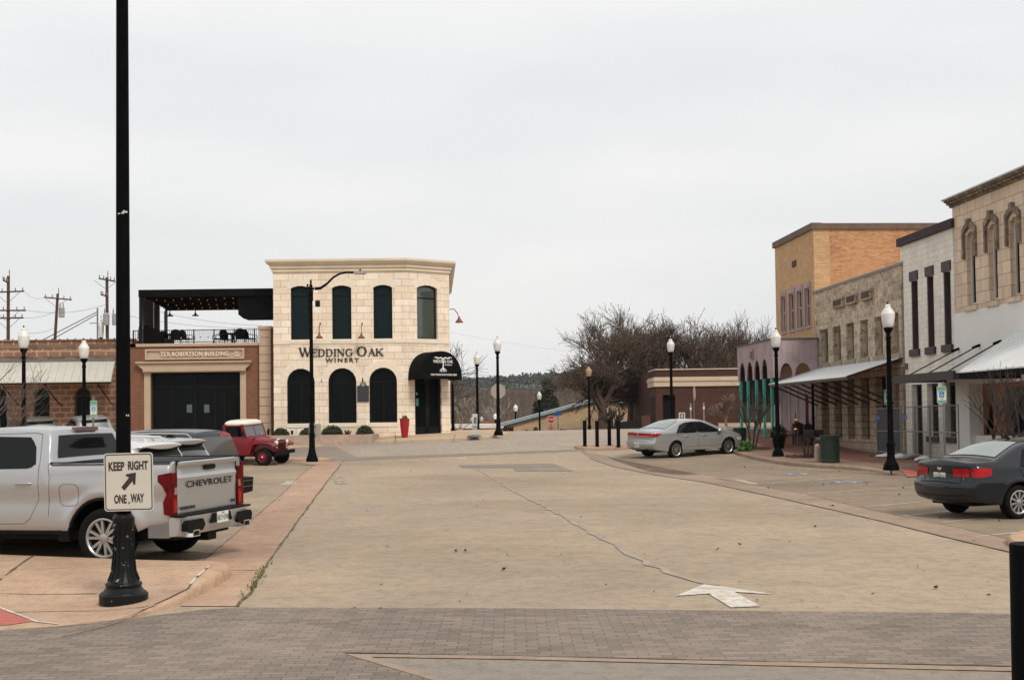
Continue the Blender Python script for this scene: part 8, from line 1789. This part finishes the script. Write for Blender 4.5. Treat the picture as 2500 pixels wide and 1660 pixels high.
# far hills and woods
mb = MB(); q = random.Random(12); xs = list(range(-1500, 1501, 30)); rows = []
ridge = lambda x: 27+2.2*math.sin(x/95.0+1)+1.3*math.sin(x/37.0)+.010*x
for Y, k in ((420, 0.0), (560, .38), (700, .72), (900, 1.0), (1100, .8)):
    for x in xs: mb.v.append((x*Y/900.0*1.0, Y, -9+k*(ridge(x)+8)+(1.2*math.sin(x/61.0+Y) if 0 < k < 1 else 0)))
n = len(xs); mb.f = [(j*n+i, j*n+i+1, (j+1)*n+i+1, (j+1)*n+i) for j in range(4) for i in range(n-1)]; mb.m = [0]*len(mb.f)
hillm = M('wooded_hill', (.07, .072, .062), .95, var=.35, vs=.03, col2=(.11, .095, .08), c2s=.02)
o = mb.build('hills', hillm, smooth=60); o['kind'] = 'structure'
def hillz(x, Y): 
    k = float(np.interp(Y, (420, 560, 700, 900), (0, .38, .72, 1.0))); xx = x*900.0/Y; return -9+k*(ridge(xx)+8)
mb = MB()
for i in range(1700):
    Y = q.uniform(430, 905) if i % 3 else q.uniform(860, 905); x = q.uniform(-75, 130)*Y/900.0*1.15-20*Y/900; z = hillz(x, Y); r = q.uniform(1.2, 2.8)
    bush(mb, (x, Y, z-.5), r, r, r*q.uniform(1.2, 1.9), 16, r*.6, q)
tag(mb.build('hill_woods', M('hill_cedar', (.05, .062, .05), .95, var=.35, vs=.1), recalc=False), 'dark evergreen scrub covering the far hill', 'woods', kind='stuff')
mb = MB(); slope = MB(); ys = (135, 170, 220, 300, 420); zs_ = (-4.3, -3.5, -1.0, 3.0, 6.0)
for Y, z in zip(ys, zs_):
    for i in range(31): slope.v.append((-70+i*6.0+(Y-135)*.0, Y, z+.6*math.sin(i*1.3+Y)-(3 if Y == 135 else 0)))
slope.f = [(j*31+i, j*31+i+1, (j+1)*31+i+1, (j+1)*31+i) for j in range(4) for i in range(30)]; slope.m = [0]*len(slope.f)
o = slope.build('hillside', M('leaf_litter_slope', (.10, .075, .058), .95, var=.3, vs=.1), smooth=60); o['kind'] = 'structure'
for i in range(1500):
    Y = 140+270*q.random()**1.2; x = q.uniform(-17, 24)*Y/140.0*.62-2; x = max(-68, min(105, x)); z = float(np.interp(Y, ys, zs_))-.3; H = q.uniform(3.2, 6.0); s = Vector((q.gauss(0, .08), q.gauss(0, .08), 1)); w_ = .05
    mb.add([(x-w_, Y, z), (x+w_, Y, z), (x+s.x*H, Y, z+H*.8)], [(0, 1, 2)])
    for k in range(13):
        f = q.uniform(.25, .8); b_ = Vector((x+s.x*H*f, Y, z+H*.8*f)); a = q.uniform(0, 6.28); L_ = H*q.uniform(.2, .4); e_ = b_+Vector((math.cos(a)*L_*.55, math.sin(a)*L_*.55, L_)); ww = q.uniform(.02, .05)
        mb.add([b_-Vector((ww, 0, 0)), b_+Vector((ww, 0, 0)), e_], [(0, 1, 2)]); e2 = b_.lerp(e_, .5)+Vector((q.uniform(-.5, .5)*L_, 0, L_*.5)); mb.add([b_.lerp(e_, .45)-Vector((ww*.6, 0, 0)), b_.lerp(e_, .45)+Vector((ww*.6, 0, 0)), e2], [(0, 1, 2)])
tag(mb.build('brown_woods', M('bare_wood_brown', (.12, .088, .07), .95, var=.3, vs=.08), recalc=False), 'leafless brown wood on the slope below the far hill', 'woods', kind='stuff')

# air: a closed box of thin haze, sky outside it
mb = MB(); mb.box(-2400, 2400, -40, 1150, -40, 60)
hm = bpy.data.materials.new('haze_air'); hm.use_nodes = True; t_ = hm.node_tree; t_.nodes.clear(); o_ = t_.nodes.new('ShaderNodeOutputMaterial'); pv = t_.nodes.new('ShaderNodeVolumePrincipled'); t_.links.new(pv.outputs[0], o_.inputs['Volume'])
pv.inputs['Color'].default_value = (.95, .97, 1.0, 1); pv.inputs['Density'].default_value = .00011; pv.inputs['Anisotropy'].default_value = .2
hb = mb.build('haze', hm); hb['kind'] = 'stuff'
